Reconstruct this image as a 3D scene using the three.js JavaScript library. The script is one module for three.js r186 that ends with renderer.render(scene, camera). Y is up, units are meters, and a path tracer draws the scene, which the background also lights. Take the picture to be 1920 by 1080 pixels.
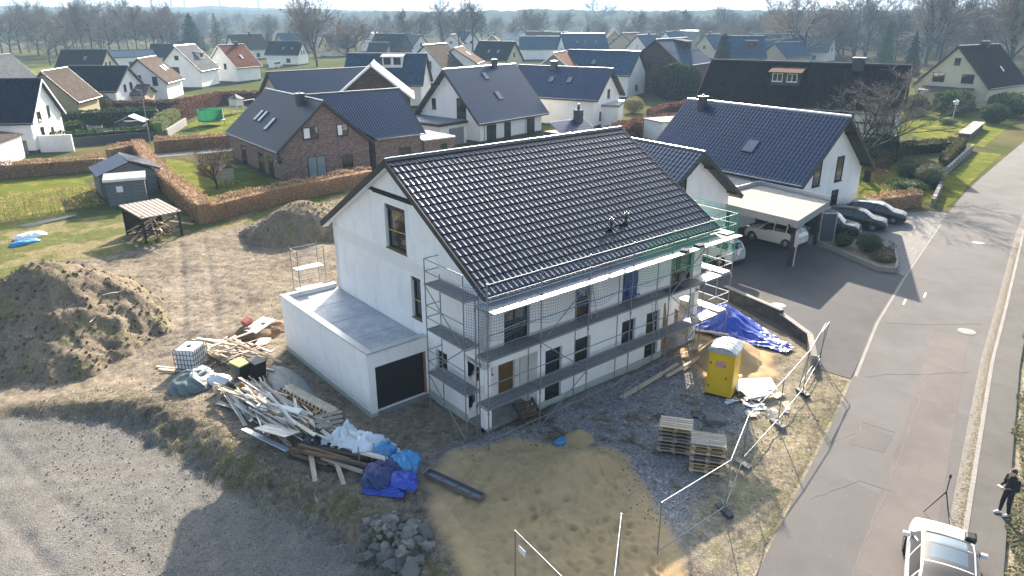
import * as THREE from 'three';
import { RoundedBoxGeometry } from 'three/addons/geometries/RoundedBoxGeometry.js';

// ---------- camera, sky, sun, exposure (site frame: x along the new house's facade, z towards the street, y up, metres) ----------
const scene = new THREE.Scene();
const camera = new THREE.PerspectiveCamera(43.84, 1920 / 1080, 0.3, 9000);
camera.position.set(-14.76, 15.35, 19.39);
{
  const p = 0.3636, c = Math.cos(p);
  camera.lookAt(-14.76 + 0.6394 * c, 15.35 - Math.sin(p), 19.39 - 0.7689 * c);
}
const SUN = new THREE.Vector3(0.712, 0, -0.702).normalize().multiplyScalar(Math.cos(0.4014)).add(new THREE.Vector3(0, Math.sin(0.4014), 0));
const renderer = new THREE.WebGLRenderer({ antialias: true });
renderer.toneMapping = THREE.LinearToneMapping;
renderer.toneMappingExposure = 6.6;
renderer.shadowMap.enabled = true;
{
  const w = 512, h = 256, d = new Float32Array(w * h * 4);
  for (let j = 0; j < h; j++) for (let i = 0; i < w; i++) {
    const th = ((i + 0.5) / w - 0.5) * Math.PI * 2, el = ((j + 0.5) / h - 0.5) * Math.PI;
    const x = Math.cos(el) * Math.cos(th), y = Math.sin(el), z = Math.cos(el) * Math.sin(th);
    const g = Math.acos(Math.min(1, x * SUN.x + y * SUN.y + z * SUN.z));
    const s = 1 - Math.exp(-Math.max(0, el) / 0.19);
    const au = 6.2 * Math.exp(-g / 0.18);
    const hz = [0.36, 0.355, 0.35], ze = [0.034, 0.056, 0.102], a = [1, 0.97, 0.9], k = (j * w + i) * 4;
    for (let c = 0; c < 3; c++) d[k + c] = y >= 0 ? hz[c] * (1 - s) + ze[c] * s + au * a[c] : hz[c] * 0.75;
    d[k + 3] = 1;
  }
  const sky = new THREE.DataTexture(d, w, h, THREE.RGBAFormat, THREE.FloatType);
  sky.mapping = THREE.EquirectangularReflectionMapping;
  sky.magFilter = THREE.LinearFilter; sky.minFilter = THREE.LinearFilter; sky.needsUpdate = true;
  scene.background = sky; scene.environment = sky;
}
const sun = new THREE.DirectionalLight(0xffeeda, 3.05);
sun.position.copy(SUN).multiplyScalar(120); sun.target.position.set(5, 0, -10);
sun.castShadow = true; sun.shadow.mapSize.set(4096, 4096);
Object.assign(sun.shadow.camera, { left: -90, right: 90, top: 90, bottom: -90, near: 1, far: 400 });
scene.add(sun, sun.target);
scene.fog = new THREE.FogExp2(0xffffff, 0.0004); scene.fog.color.setRGB(0.44, 0.69, 0.95);

// ---------- small tools ----------
function rng(a) { return () => { a |= 0; a = a + 0x6D2B79F5 | 0; let t = Math.imul(a ^ a >>> 15, 1 | a); t = t + Math.imul(t ^ t >>> 7, 61 | t) ^ t; return ((t ^ t >>> 14) >>> 0) / 4294967296; }; }
const V = (x, y, z) => new THREE.Vector3(x, y, z);
const PI = Math.PI, R = a => a * PI / 180, lerp = (a, b, t) => a + (b - a) * t, clamp = (x, a = 0, b = 1) => Math.min(b, Math.max(a, x));
const sstep = (a, b, x) => { const t = clamp((x - a) / (b - a)); return t * t * (3 - 2 * t); };
// tileable value noise: one 256x256 lattice
const LAT = new Float32Array(65536); { const r = rng(11); for (let i = 0; i < 65536; i++) LAT[i] = r(); }
function vn(x, y) {
  const xi = Math.floor(x), yi = Math.floor(y); let fx = x - xi, fy = y - yi; fx = fx * fx * (3 - 2 * fx); fy = fy * fy * (3 - 2 * fy);
  const a = xi & 255, b = (xi + 1) & 255, c = (yi & 255) << 8, e = ((yi + 1) & 255) << 8;
  return (LAT[a + c] * (1 - fx) + LAT[b + c] * fx) * (1 - fy) + (LAT[a + e] * (1 - fx) + LAT[b + e] * fx) * fy;
}
const fbm = (x, y, o = 4) => { let s = 0, a = 0.5, t = 0; for (let i = 0; i < o; i++) { s += a * vn(x + i * 37.3, y + i * 91.7); t += a; a *= 0.5; x *= 2; y *= 2; } return s / t; };
const names = {};
function numbered(n) { const k = names[n] = (names[n] ?? -1) + 1; return k ? n + '_' + String(k).padStart(3, '0') : n; }
function fin(o) { o.traverse(m => { if (m.isMesh) { m.castShadow = true; m.receiveShadow = true; } }); return o; }
function thing(name, label, category, pos = [0, 0, 0], turn = 0, group) {
  const o = new THREE.Group(); o.name = numbered(name); o.position.set(...pos); o.rotation.y = turn;
  o.userData = { label, category }; if (group) o.userData.group = group; scene.add(o); return o;
}
function part(parent, name, geo, mat, o = {}) {
  const m = new THREE.Mesh(geo, mat); m.name = name; m.castShadow = m.receiveShadow = true;
  if (o.pos) m.position.set(...o.pos); if (o.rot) m.rotation.set(...o.rot); if (o.kind) m.userData.kind = o.kind; if (o.label) m.userData.label = o.label;
  parent.add(m); return m;
}
function solo(name, label, category, geo, mat, pos = [0, 0, 0], rot = [0, 0, 0], group) {
  const m = new THREE.Mesh(geo, mat); m.name = numbered(name); m.position.set(...pos); m.rotation.set(...rot); m.castShadow = m.receiveShadow = true;
  m.userData = { label, category }; if (group) m.userData.group = group; scene.add(m); return m;
}
function struct(name, geo, mat, kind = 'structure', label) {
  const m = new THREE.Mesh(geo, mat); m.name = numbered(name); m.castShadow = m.receiveShadow = true; m.userData = { kind };
  if (label) m.userData.label = label; scene.add(m); return m;
}
function copyOf(o, pos, turn, label, group) {
  const c = o.clone(); c.name = numbered(o.name.replace(/_\d{3}$/, '')); c.position.set(...pos); c.rotation.y = turn;
  c.userData = { ...o.userData }; if (label) c.userData.label = label; if (group) c.userData.group = group; scene.add(c); return c;
}
// geometry collector: non-indexed triangles with normals and uv in metres
class GB {
  constructor() { this.p = []; this.n = []; this.u = []; this.c = null; }
  v(a, n, u, w) { this.p.push(a[0], a[1], a[2]); this.n.push(n[0], n[1], n[2]); this.u.push(u, w); }
  uvOf(a, n) { const x = Math.abs(n[0]), y = Math.abs(n[1]), z = Math.abs(n[2]); return y >= x && y >= z ? [a[0], a[2]] : x >= z ? [a[2], a[1]] : [a[0], a[1]]; }
  tri(a, b, c, na, nb, nc) {
    let n = na;
    if (!n) { const ux = b[0] - a[0], uy = b[1] - a[1], uz = b[2] - a[2], vx = c[0] - a[0], vy = c[1] - a[1], vz = c[2] - a[2]; n = [uy * vz - uz * vy, uz * vx - ux * vz, ux * vy - uy * vx]; const l = Math.hypot(...n) || 1; n = n.map(q => q / l); }
    for (const [q, m] of [[a, n], [b, nb || n], [c, nc || n]]) { const t = this.uvOf(q, n); this.v(q, m, t[0], t[1]); }
    return this;
  }
  quad(a, b, c, d) { this.tri(a, b, c); return this.tri(a, c, d); }
  // box centred at (x,y,z), optional Euler or Matrix4
  box(w, h, d, x = 0, y = 0, z = 0, rot) {
    let M = null; if (rot) { M = rot.isMatrix4 ? rot.clone() : new THREE.Matrix4().makeRotationFromEuler(new THREE.Euler(...rot)); M.setPosition(x, y, z); }
    const q = (sx, sy, sz) => { const a = [sx * w / 2, sy * h / 2, sz * d / 2]; if (!M) return [a[0] + x, a[1] + y, a[2] + z]; const t = V(...a).applyMatrix4(M); return [t.x, t.y, t.z]; };
    const c = [q(-1, -1, -1), q(1, -1, -1), q(1, 1, -1), q(-1, 1, -1), q(-1, -1, 1), q(1, -1, 1), q(1, 1, 1), q(-1, 1, 1)];
    this.quad(c[4], c[5], c[6], c[7]).quad(c[1], c[0], c[3], c[2]).quad(c[5], c[1], c[2], c[6]).quad(c[0], c[4], c[7], c[3]).quad(c[7], c[6], c[2], c[3]).quad(c[0], c[1], c[5], c[4]);
    return this;
  }
  bar(a, b, r, n = 6, r2 = r, cap = true) {
    const A = V(...a), B = V(...b), d = B.clone().sub(A); const L = d.length(); if (L < 1e-6) return this; d.divideScalar(L);
    const s = Math.abs(d.y) > 0.9 ? V(1, 0, 0) : V(0, 1, 0), e = s.cross(d).normalize(), f = d.clone().cross(e);
    const ring = (C, q) => Array.from({ length: n }, (_, i) => { const t = i / n * 2 * PI, m = e.clone().multiplyScalar(Math.cos(t)).addScaledVector(f, Math.sin(t)); return [[C.x + m.x * q, C.y + m.y * q, C.z + m.z * q], [m.x, m.y, m.z]]; });
    const P = ring(A, r), Q = ring(B, r2);
    for (let i = 0; i < n; i++) {
      const j = (i + 1) % n, u0 = i / n * 2 * PI * r, u1 = (i + 1) / n * 2 * PI * r;
      const w = [[P[i], 0, u0], [P[j], 0, u1], [Q[j], L, u1], [Q[i], L, u0]];
      for (const k of [0, 1, 2, 0, 2, 3]) this.v(w[k][0][0], w[k][0][1], w[k][1], w[k][2]);
      if (cap) { this.tri([B.x, B.y, B.z], Q[i][0], Q[j][0], [d.x, d.y, d.z]); this.tri([A.x, A.y, A.z], P[j][0], P[i][0], [-d.x, -d.y, -d.z]); }
    }
    return this;
  }
  path(pts, r, n = 6) { for (let i = 0; i + 1 < pts.length; i++) this.bar(pts[i], pts[i + 1], r, n); return this; }
  // prism from a polygon of [x,y] in the xy-plane, from z0 to z1
  prism(pts, z0, z1) {
    const sh = new THREE.Shape(pts.map(q => new THREE.Vector2(q[0], q[1]))); const f = THREE.ShapeUtils.triangulateShape(sh.getPoints(), []), P = sh.getPoints();
    const ccw = THREE.ShapeUtils.area(P) > 0;
    for (const t of f) { const [a, b, c] = t.map(i => P[i]); const o = ccw ? [a, b, c] : [a, c, b]; this.tri(...o.map(q => [q.x, q.y, z1])); this.tri(...[o[0], o[2], o[1]].map(q => [q.x, q.y, z0])); }
    for (let i = 0; i < P.length; i++) { const a = P[i], b = P[(i + 1) % P.length], [s, e] = ccw ? [a, b] : [b, a]; this.quad([s.x, s.y, z0], [e.x, e.y, z0], [e.x, e.y, z1], [s.x, s.y, z1]); }
    return this;
  }
  add(geo, M) {
    const g = geo.index ? geo.toNonIndexed() : geo, p = g.attributes.position, n = g.attributes.normal, t = V(0, 0, 0), N = M ? new THREE.Matrix3().getNormalMatrix(M) : null;
    for (let i = 0; i < p.count; i++) {
      t.fromBufferAttribute(p, i); if (M) t.applyMatrix4(M); const a = [t.x, t.y, t.z];
      t.fromBufferAttribute(n, i); if (N) t.applyMatrix3(N).normalize(); const b = [t.x, t.y, t.z], w = this.uvOf(a, b); this.v(a, b, w[0], w[1]);
    }
    return this;
  }
  geo() {
    const g = new THREE.BufferGeometry();
    g.setAttribute('position', new THREE.Float32BufferAttribute(this.p, 3)); g.setAttribute('normal', new THREE.Float32BufferAttribute(this.n, 3)); g.setAttribute('uv', new THREE.Float32BufferAttribute(this.u, 2));
    if (this.c) g.setAttribute('color', new THREE.Float32BufferAttribute(this.c, 3));
    return g;
  }
}
const gb = () => new GB();
const boxG = (w, h, d, x = 0, y = 0, z = 0) => gb().box(w, h, d, x, y, z).geo();
// flat sheet with a thin edge from a plan polygon of [x,z] at height y
function sheetG(pts, y, th = 0.3) {
  const g = gb().prism(pts.map(q => [q[0], -q[1]]), -th, 0).geo(); g.rotateX(-PI / 2); g.translate(0, y, 0);
  const p = g.attributes.position, n = g.attributes.normal, u = g.attributes.uv;
  for (let i = 0; i < p.count; i++) if (n.getY(i) > 0.5) u.setXY(i, p.getX(i), p.getZ(i));
  return g;
}
// ---------- textures and materials ----------
function tex(w, h, fn, o = {}) {
  const d = new Uint8Array(w * h * 4);
  for (let j = 0; j < h; j++) for (let i = 0; i < w; i++) { const c = fn(i / w, j / h, i, j), k = (j * w + i) * 4; d[k] = clamp(c[0], 0, 255); d[k + 1] = clamp(c[1], 0, 255); d[k + 2] = clamp(c[2], 0, 255); d[k + 3] = c.length > 3 ? c[3] : 255; }
  const t = new THREE.DataTexture(d, w, h); t.wrapS = t.wrapT = o.clamp ? THREE.ClampToEdgeWrapping : THREE.RepeatWrapping; t.magFilter = THREE.LinearFilter; t.minFilter = THREE.LinearMipmapLinearFilter; t.generateMipmaps = true;
  if (!o.data) t.colorSpace = THREE.SRGBColorSpace;
  if (o.m) t.repeat.set(1 / o.m[0], 1 / o.m[1]);
  t.needsUpdate = true; return t;
}
const cl = (t, rx, ry) => { const c = t.clone(); c.repeat.set(1 / rx, 1 / ry); c.needsUpdate = true; return c; };
const g3 = v => [v, v, v];
const nz = (u, v, f, o = 4) => fbm(u * f, v * f, o);     // f must divide 256 for seamless tiles
const T = {};
const rT = rng(5);
T.speck = tex(512, 512, (u, v) => { const a = nz(u, v, 8, 5), b = vn(u * 256, v * 256), c = vn(u * 128 + 7, v * 128); return g3(205 + (a - 0.5) * 60 + (b - 0.5) * 60 + (c > 0.84 ? 28 : 0) - (c < 0.15 ? 36 : 0)); });
T.fine = tex(512, 512, (u, v) => g3(128 + (vn(u * 256, v * 256) - 0.5) * 180 + (vn(u * 128, v * 128) - 0.5) * 110), { data: true });
T.pebble = tex(512, 512, (u, v) => g3(90 + 190 * Math.pow(vn(u * 128, v * 128), 2) - 60 * vn(u * 64 + 9, v * 64) + 50 * (vn(u * 32, v * 32 + 5) - 0.5)), { data: true });
T.plaster = tex(512, 512, (u, v) => { const a = nz(u, v, 4, 5), b = nz(u + 0.3, v, 16, 3), w = sstep(0.55, 0.72, nz(u * 1, v * 0.25, 16, 3)); return [236 - a * 16 + b * 8 - w * 6, 236 - a * 18 + b * 8 - w * 6, 234 - a * 20 + b * 8 - w * 5]; });
T.wood = tex(512, 256, (u, v) => { const g = vn(u * 8, v * 128) * 0.5 + vn(u * 16 + 5, v * 256) * 0.3 + nz(u, v, 4, 3) * 0.6; return [226 + (g - 0.7) * 110, 220 + (g - 0.7) * 110, 210 + (g - 0.7) * 110]; });
T.bark = tex(256, 256, (u, v) => { const g = vn(u * 16, v * 64) * 0.6 + nz(u, v, 32, 3) * 0.6; return g3(150 + (g - 0.6) * 190); });
T.brick = tex(1024, 512, (u, v) => {           // 4 m x 1.2 m, running bond
  const row = Math.floor(v * 16), x = u * 16 + (row & 1) * 0.5, ix = Math.floor(x) % 16, fx = x - Math.floor(x), fy = v * 16 - row, m = fx < 0.05 || fy < 0.15;
  if (m) return [132, 124, 116]; const k = LAT[(ix * 7 + row * 13) & 65535], q = LAT[(ix * 31 + row * 57 + 900) & 65535], n = vn(u * 256, v * 128) * 18;
  return [118 + k * 46 - (q > 0.8 ? 34 : 0) + n, 94 + k * 40 - (q > 0.8 ? 28 : 0) + n, 84 + k * 36 - (q > 0.8 ? 22 : 0) + n];
});
T.tileB = tex(512, 512, (u, v) => { const c = u * 16, r = v * 16, x = c - Math.floor(c), y = r - Math.floor(r); return g3(70 + 90 * Math.exp(-(((x - 0.75) / 0.2) ** 2)) + 80 * (1 - y)); }, { data: true });     // 16x16 tiles = 4.8 x 5.6 m
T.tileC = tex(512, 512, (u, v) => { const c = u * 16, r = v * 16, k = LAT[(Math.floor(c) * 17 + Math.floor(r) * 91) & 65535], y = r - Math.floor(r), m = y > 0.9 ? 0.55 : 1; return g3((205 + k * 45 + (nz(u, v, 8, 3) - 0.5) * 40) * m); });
T.paver = tex(512, 512, (u, v) => { const r = Math.floor(v * 20), x = u * 10 + (r & 1) * 0.5, fx = x - Math.floor(x), fy = v * 20 - r, k = LAT[((Math.floor(x) % 10) * 17 + r * 91) & 65535]; return fx < 0.06 || fy < 0.1 ? [120, 116, 108] : g3(188 + k * 40 + (vn(u * 256, v * 256) - 0.5) * 30); });
function mat(c, rough = 0.9, o = {}) { const m = new THREE.MeshPhysicalMaterial({ roughness: rough, ...o }); if (Array.isArray(c)) m.color.setRGB(...c); else m.color.set(c); return m; }
const M = {
  plaster: mat([1.0, 0.99, 0.975], 0.95, { map: cl(T.plaster, 5, 5), bumpMap: cl(T.fine, 1.2, 1.2), bumpScale: 0.003 }),
  plasterOld: mat([0.9, 0.885, 0.85], 0.95, { map: cl(T.plaster, 4, 4) }),
  cream: mat([0.66, 0.6, 0.44], 0.95, { map: cl(T.plaster, 4, 4) }),
  ochre: mat([0.42, 0.34, 0.2], 0.95, { map: cl(T.plaster, 4, 4) }),
  beige: mat([0.5, 0.42, 0.32], 0.95, { map: cl(T.plaster, 4, 4) }),
  greyWall: mat([0.3, 0.31, 0.32], 0.9, { map: cl(T.plaster, 4, 4) }),
  plinth: mat([0.5, 0.56, 0.5], 0.95, { map: cl(T.plaster, 3, 3) }),
  concrete: mat([0.36, 0.35, 0.33], 0.95, { map: cl(T.speck, 2, 2) }),
  slate: mat([0.05, 0.052, 0.06], 0.85),
  anth: mat([0.02, 0.021, 0.024], 0.5),
  black: mat([0.006, 0.006, 0.007], 0.6),
  glass: mat([0.012, 0.016, 0.02], 0.05, { clearcoat: 1, clearcoatRoughness: 0.03 }),
  skyglass: mat([0.12, 0.15, 0.18], 0.04, { clearcoat: 1, clearcoatRoughness: 0.02 }),
  whiteFrame: mat([0.75, 0.75, 0.75], 0.5),
  darkWood: mat([0.022, 0.016, 0.012], 0.8, { map: cl(T.wood, 1, 1) }),
  timber: mat([0.2, 0.125, 0.062], 0.8, { map: cl(T.wood, 1.2, 0.5) }),
  zinc: mat([0.42, 0.44, 0.46], 0.42, { metalness: 0.85, map: cl(T.speck, 1.5, 1.5) }),
  galv: mat([0.40, 0.43, 0.46], 0.5, { metalness: 0.65, map: cl(T.speck, 0.6, 0.6) }),
  alu: mat([0.7, 0.71, 0.72], 0.5, { metalness: 0.4, map: cl(T.speck, 0.8, 0.8) }),
  brick: mat([0.7, 0.7, 0.7], 0.92, { map: cl(T.brick, 4, 1.2) }),
};
// ---------- ground ----------
const lin2s = v => 255 * Math.pow(clamp(v), 1 / 2.2);
const bankPts = [[-60, -30], [-15.5, -17], [-13.6, -13.2], [-11.2, -10.4], [-8.2, -9.4], [-4.6, -8.6], [-1.8, -7.7], [0.6, -6.9], [3, -6.6], [8, -6.3], [30, -6]];   // [z, x]
function bankX(z) { for (let i = 0; i + 1 < bankPts.length; i++) { const a = bankPts[i], b = bankPts[i + 1]; if (z <= b[0]) return lerp(a[1], b[1], clamp((z - a[0]) / (b[0] - a[0]))); } return -6; }
const lotFade = z => sstep(-17.5, -9, z);
// flat areas: keep the terrain smooth under roads, drives and lawns
const roadL = [[-14, 15.6], [-6, 13.4], [1.3, 11.2], [5.9, 9.9], [12.6, 8.0], [22.6, 4.8], [32.3, 2.3], [46, -1.0], [56.5, -3.3], [64.9, -4.9], [84.4, -8.2], [150, -19]];
const kerbL = [[-14, 20.4], [-4, 17.6], [6.4, 14.8], [9.3, 14], [15.5, 12.3], [22.1, 10.5], [29.1, 8.8], [47.6, 4.2], [60, 1.4], [84.4, -2.4], [150, -13]];
function yAtX(line, x) { for (let i = 0; i + 1 < line.length; i++) { const a = line[i], b = line[i + 1]; if (x <= b[0]) return lerp(a[1], b[1], clamp((x - a[0]) / (b[0] - a[0]))); } return line[line.length - 1][1]; }
function inPoly(p, x, z) { let c = false; for (let i = 0, j = p.length - 1; i < p.length; j = i++) { const a = p[i], b = p[j]; if ((a[1] > z) !== (b[1] > z) && x < (b[0] - a[0]) * (z - a[1]) / (b[1] - a[1]) + a[0]) c = !c; } return c; }
function sdPoly(p, x, z) { let d = 1e9; for (let i = 0, j = p.length - 1; i < p.length; j = i++) { const a = p[i], b = p[j], ex = b[0] - a[0], ez = b[1] - a[1], t = clamp(((x - a[0]) * ex + (z - a[1]) * ez) / (ex * ex + ez * ez)), dx = x - a[0] - ex * t, dz = z - a[1] - ez * t; d = Math.min(d, dx * dx + dz * dz); } d = Math.sqrt(d); return inPoly(p, x, z) ? d : -d; }
const grassLine = [[-40, -26], [-20, -27.5], [-12.5, -31.2], [-10.7, -33.1], [-8.4, -34.6], [-6.4, -33.8], [-3.4, -34.8], [1, -36.1], [4.2, -35.8], [10, -37.2], [18, -39.6], [60, -42]];   // [x, z]: lawn lies beyond
const sandPoly = [[-1.9, 0.4], [0.6, 1.2], [2.9, 3.4], [3.2, 4.6], [1.7, 6.8], [0.3, 9.0], [-2.4, 12.4], [-5.4, 13], [-5.2, 8.5], [-5.0, 5.4], [-4.7, 3.2], [-4.6, 2.2], [-3.6, 1.2]];
const sand2 = [[11.6, 0.8], [13.2, -1.2], [15.2, 0.4], [15.1, 3.2], [13.4, 4.8], [11.6, 4.4], [10.4, 2.6]];
function groundY(x, z) {
  const d = (x - bankX(z)) * 0.9 + (fbm(x * 0.9, z * 0.9, 3) - 0.5) * 0.9 * lotFade(z);
  let y = -0.6 * lotFade(z) * (1 - sstep(-0.55, 0.75, d));
  const rd = yAtX(roadL, x) - z, quiet = sstep(0.1, 1.4, rd) * sstep(0, 1.2, z - yAtX(grassLine, x)) * (1 - sstep(14.6, 15.6, x));
  const onPlot = sstep(0.2, 1.2, d);
  y += quiet * ((fbm(x * 0.35 + 3, z * 0.35, 4) - 0.5) * 0.34 * onPlot + (fbm(x * 2.1, z * 2.1 + 7, 3) - 0.5) * lerp(0.05, 0.13, onPlot));
  y += (1 - sstep(0.2, 1.1, Math.abs(d - 0.1))) * lotFade(z) * (fbm(x * 3.2, z * 3.2, 4) - 0.5) * 0.55;      // crumbled bank face
  for (const [a, b, c2, s] of [[-12.6, 0.32, 0.02, 1], [-9.6, -0.12, 0.03, 0.8], [-15, 0.1, -0.02, 0.7]]) { const xc = a + b * z + c2 * z * z * 0.3; for (const o of [-0.85, 0.85]) y -= 0.05 * s * (0.4 + fbm(x * 0.8, z * 0.8 + a, 2)) * Math.exp(-(((x - xc - o) / 0.2) ** 2)) * (1 - onPlot * 0.8); }
  { const xc = -5.2 - (z + 18) * 0.28; if (z < -13 && z > -34) for (const o of [-0.85, 0.85]) y -= 0.07 * Math.exp(-(((x - xc - o) / 0.22) ** 2)) * (0.5 + fbm(x * 3, z * 2, 2)); }
  if (x > 15 && z > -13 && z < 8) y -= 0.03 * sstep(15, 16, x);
  if (x > -3.2 && x < 13.8 && z > -12.6 && z < 0.2) y = Math.min(y, -0.06);
  return y;
}
{
  const X0 = -32, Z0 = -46, S = 66, N = 440;
  const p = new Float32Array((N + 1) * (N + 1) * 3), u = new Float32Array((N + 1) * (N + 1) * 2), ix = [];
  for (let j = 0; j <= N; j++) for (let i = 0; i <= N; i++) { const k = j * (N + 1) + i, x = X0 + S * i / N, z = Z0 + S * j / N; p.set([x, groundY(x, z), z], k * 3); u.set([i / N, j / N], k * 2); if (i < N && j < N) ix.push(k, k + N + 1, k + 1, k + 1, k + N + 1, k + N + 2); }
  const g = new THREE.BufferGeometry(); g.setAttribute('position', new THREE.BufferAttribute(p, 3)); g.setAttribute('uv', new THREE.BufferAttribute(u, 2)); g.setIndex(ix); g.computeVertexNormals();
  const r = rng(77), n2 = 2048;
  const map = tex(n2, n2, (a, b) => {
    const x = X0 + S * a, z = Z0 + S * b;
    const n1 = fbm(x * 0.5 + 5, z * 0.5, 4), nf = fbm(x * 3, z * 3 + 31, 3), nn = r(), st = vn(x * 14, z * 14);
    // earth: clods, straw-coloured bits and stones
    let c = [0.21, 0.176, 0.13], k = 0.55 + 0.6 * n1 + 0.6 * (nf - 0.5) + (nn - 0.5) * 0.6 + (vn(x * 7 + 50, z * 7) - 0.5) * 0.45; if (st > 0.84) k *= 1.35; if (st < 0.14) k *= 0.7;
    let R_ = c[0] * k, G_ = c[1] * k, B_ = c[2] * k;
    const mix = (w, cr, cg, cb, kk) => { if (w <= 0) return; R_ = lerp(R_, cr * kk, w); G_ = lerp(G_, cg * kk, w); B_ = lerp(B_, cb * kk, w); };
    const d = (x - bankX(z)) * 0.9 + (n1 - 0.5) * 0.9, lf = lotFade(z);
    // pale wheel track leading up to the back of the plot
    const tr = Math.exp(-(((x + 5.5 + (z + 18) * 0.28) / 1.9) ** 2)) * sstep(-34, -24, z) * (1 - sstep(-15, -10, z)); mix(tr * 0.7 * sstep(0.3, 0.6, nf + 0.1), 0.23, 0.2, 0.165, k);
    // crushed stone in the lower yard
    const gk = 0.55 + 0.6 * nn + 0.4 * (nf - 0.3) + (st > 0.85 ? 0.2 : 0); mix(sstep(0.15, -0.5, d) * sstep(-19, -15.5, z), lerp(0.145, 0.175, n1), lerp(0.142, 0.165, n1), lerp(0.136, 0.142, n1), gk);
    // grey chippings in front of the house
    const fr = sstep(-0.3, 0.8, z + (n1 - 0.5) * 2) * sstep(11.5, 9.5, x + (nf - 0.5) * 2) * sstep(-3.6, -1.6, x) * sstep(0.5, 2, yAtX(roadL, x) - z - 0.9); mix(fr * sstep(0.34, 0.5, nf * 0.6 + n1 * 0.5), 0.27, 0.275, 0.28, 0.35 + 0.75 * nn + (st > 0.75 ? 0.5 : 0));
    // dry verge beside the road
    const vd = yAtX(roadL, x) - z, vw = sstep(3.6, 2.2, vd + (n1 - 0.5) * 1.6) * sstep(0.5, 3, x + (z - 6) * 0.3); mix(vw, 0.29, 0.25, 0.185, k); mix(vw * sstep(0.52, 0.62, nf) * 0.7, 0.2, 0.19, 0.1, k);
    // sand
    const s1 = Math.max(Math.min(sdPoly(sandPoly, x, z), x - bankX(z) - 1), sdPoly(sand2, x, z)) + (n1 - 0.5) * 1.2; mix(sstep(-0.35, 0.25, s1), 0.45, 0.33, 0.18, 0.8 + 0.3 * nf + (nn - 0.5) * 0.14);
    // rough grass at the back
    const gl = yAtX(grassLine, x) - z + (n1 - 0.5) * 3.4, gw = sstep(-0.3, 0.9, gl); mix(gw, 0.125, 0.14, 0.035, 0.6 + 0.5 * nf + (nn - 0.5) * 0.5); mix(gw * sstep(0.46, 0.62, n1) * 0.85, 0.25, 0.205, 0.11, 0.7 + 0.5 * nf + (nn - 0.5) * 0.3);
    // grass tufts on the bank
    const bw = (1 - sstep(0.3, 1.3, Math.abs(d - 0.4))) * lf; mix(bw * sstep(0.5, 0.62, nf * 0.5 + n1 * 0.5) * 0.8, 0.1, 0.1, 0.04, 0.6 + nn * 0.5);
    return [lin2s(R_), lin2s(G_), lin2s(B_)];
  }, { clamp: true });
  const bt = T.pebble.clone(); bt.repeat.set(S / 2.6, S / 2.6); bt.needsUpdate = true;
  struct('ground', g, mat([1, 1, 1], 1, { specularIntensity: 0.1, map, bumpMap: bt, bumpScale: 0.018 }));
  // meadow and gardens beyond, out to the horizon, with the plot cut out of it
  const sh = new THREE.Shape([[-3500, -3500], [3500, -3500], [3500, 3500], [-3500, 3500]].map(q => new THREE.Vector2(...q)));
  sh.holes.push(new THREE.Path([[X0, -Z0 - S], [X0, -Z0], [X0 + S, -Z0], [X0 + S, -Z0 - S]].map(q => new THREE.Vector2(...q))));
  const fg = new THREE.ShapeGeometry(sh); fg.rotateX(-PI / 2); const fp = fg.attributes.position, fu = fg.attributes.uv; for (let i = 0; i < fp.count; i++) fu.setXY(i, fp.getX(i), fp.getZ(i));
  T.meadow = tex(1024, 1024, (u, v) => { const a = nz(u, v, 4, 5), b = nz(u + 0.4, v, 16, 4), n = rT(), w = sstep(0.45, 0.6, a); const k = 0.65 + 0.5 * b + (n - 0.5) * 0.35; return [lin2s(lerp(0.085, 0.12, w) * k), lin2s(lerp(0.1, 0.11, w) * k), lin2s(lerp(0.035, 0.05, w) * k)]; });
  struct('field', fg, mat([1, 1, 1], 1, { specularIntensity: 0, map: cl(T.meadow, 60, 60) }));
}
// ---------- mounds of earth and sand ----------
function moundG(rx, rz, h, seed, N = 90, pw = 1.2, sx = 0, rough = 1) {
  const p = [], u = [], ix = [];
  for (let j = 0; j <= N; j++) for (let i = 0; i <= N; i++) {
    const a = i / N * 2 - 1, b = j / N * 2 - 1, x = a * rx * 1.25, z = b * rz * 1.25, w = 1 + (fbm(x * 0.55 + seed, z * 0.55, 3) - 0.5) * 0.55;
    const r = Math.hypot((a * 1.25 - sx * (1 - Math.min(1, Math.hypot(a, b)))) , b * 1.25) / w;
    let y = h * (1 - Math.pow(clamp(Math.sqrt(r * r + 0.012), 0, 1.4), pw)); if (y > 0) y *= 1 + (fbm(x * 0.9 + seed * 3, z * 0.9, 3) - 0.5) * 0.14 * rough;
    y += (fbm(x * 2.4 + seed, z * 2.4, 4) - 0.5) * 0.2 * rough * sstep(-0.3, 0.5, y) + (fbm(x * 6 + seed, z * 6, 3) - 0.5) * 0.13 * rough; y = Math.max(y, -0.5);
    p.push(x, y, z); u.push(x, z); const k = j * (N + 1) + i; if (i < N && j < N) ix.push(k, k + N + 1, k + 1, k + 1, k + N + 1, k + N + 2);
  }
  const g = new THREE.BufferGeometry(); g.setAttribute('position', new THREE.Float32BufferAttribute(p, 3)); g.setAttribute('uv', new THREE.Float32BufferAttribute(u, 2)); g.setIndex(ix); g.computeVertexNormals(); return g;
}
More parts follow.
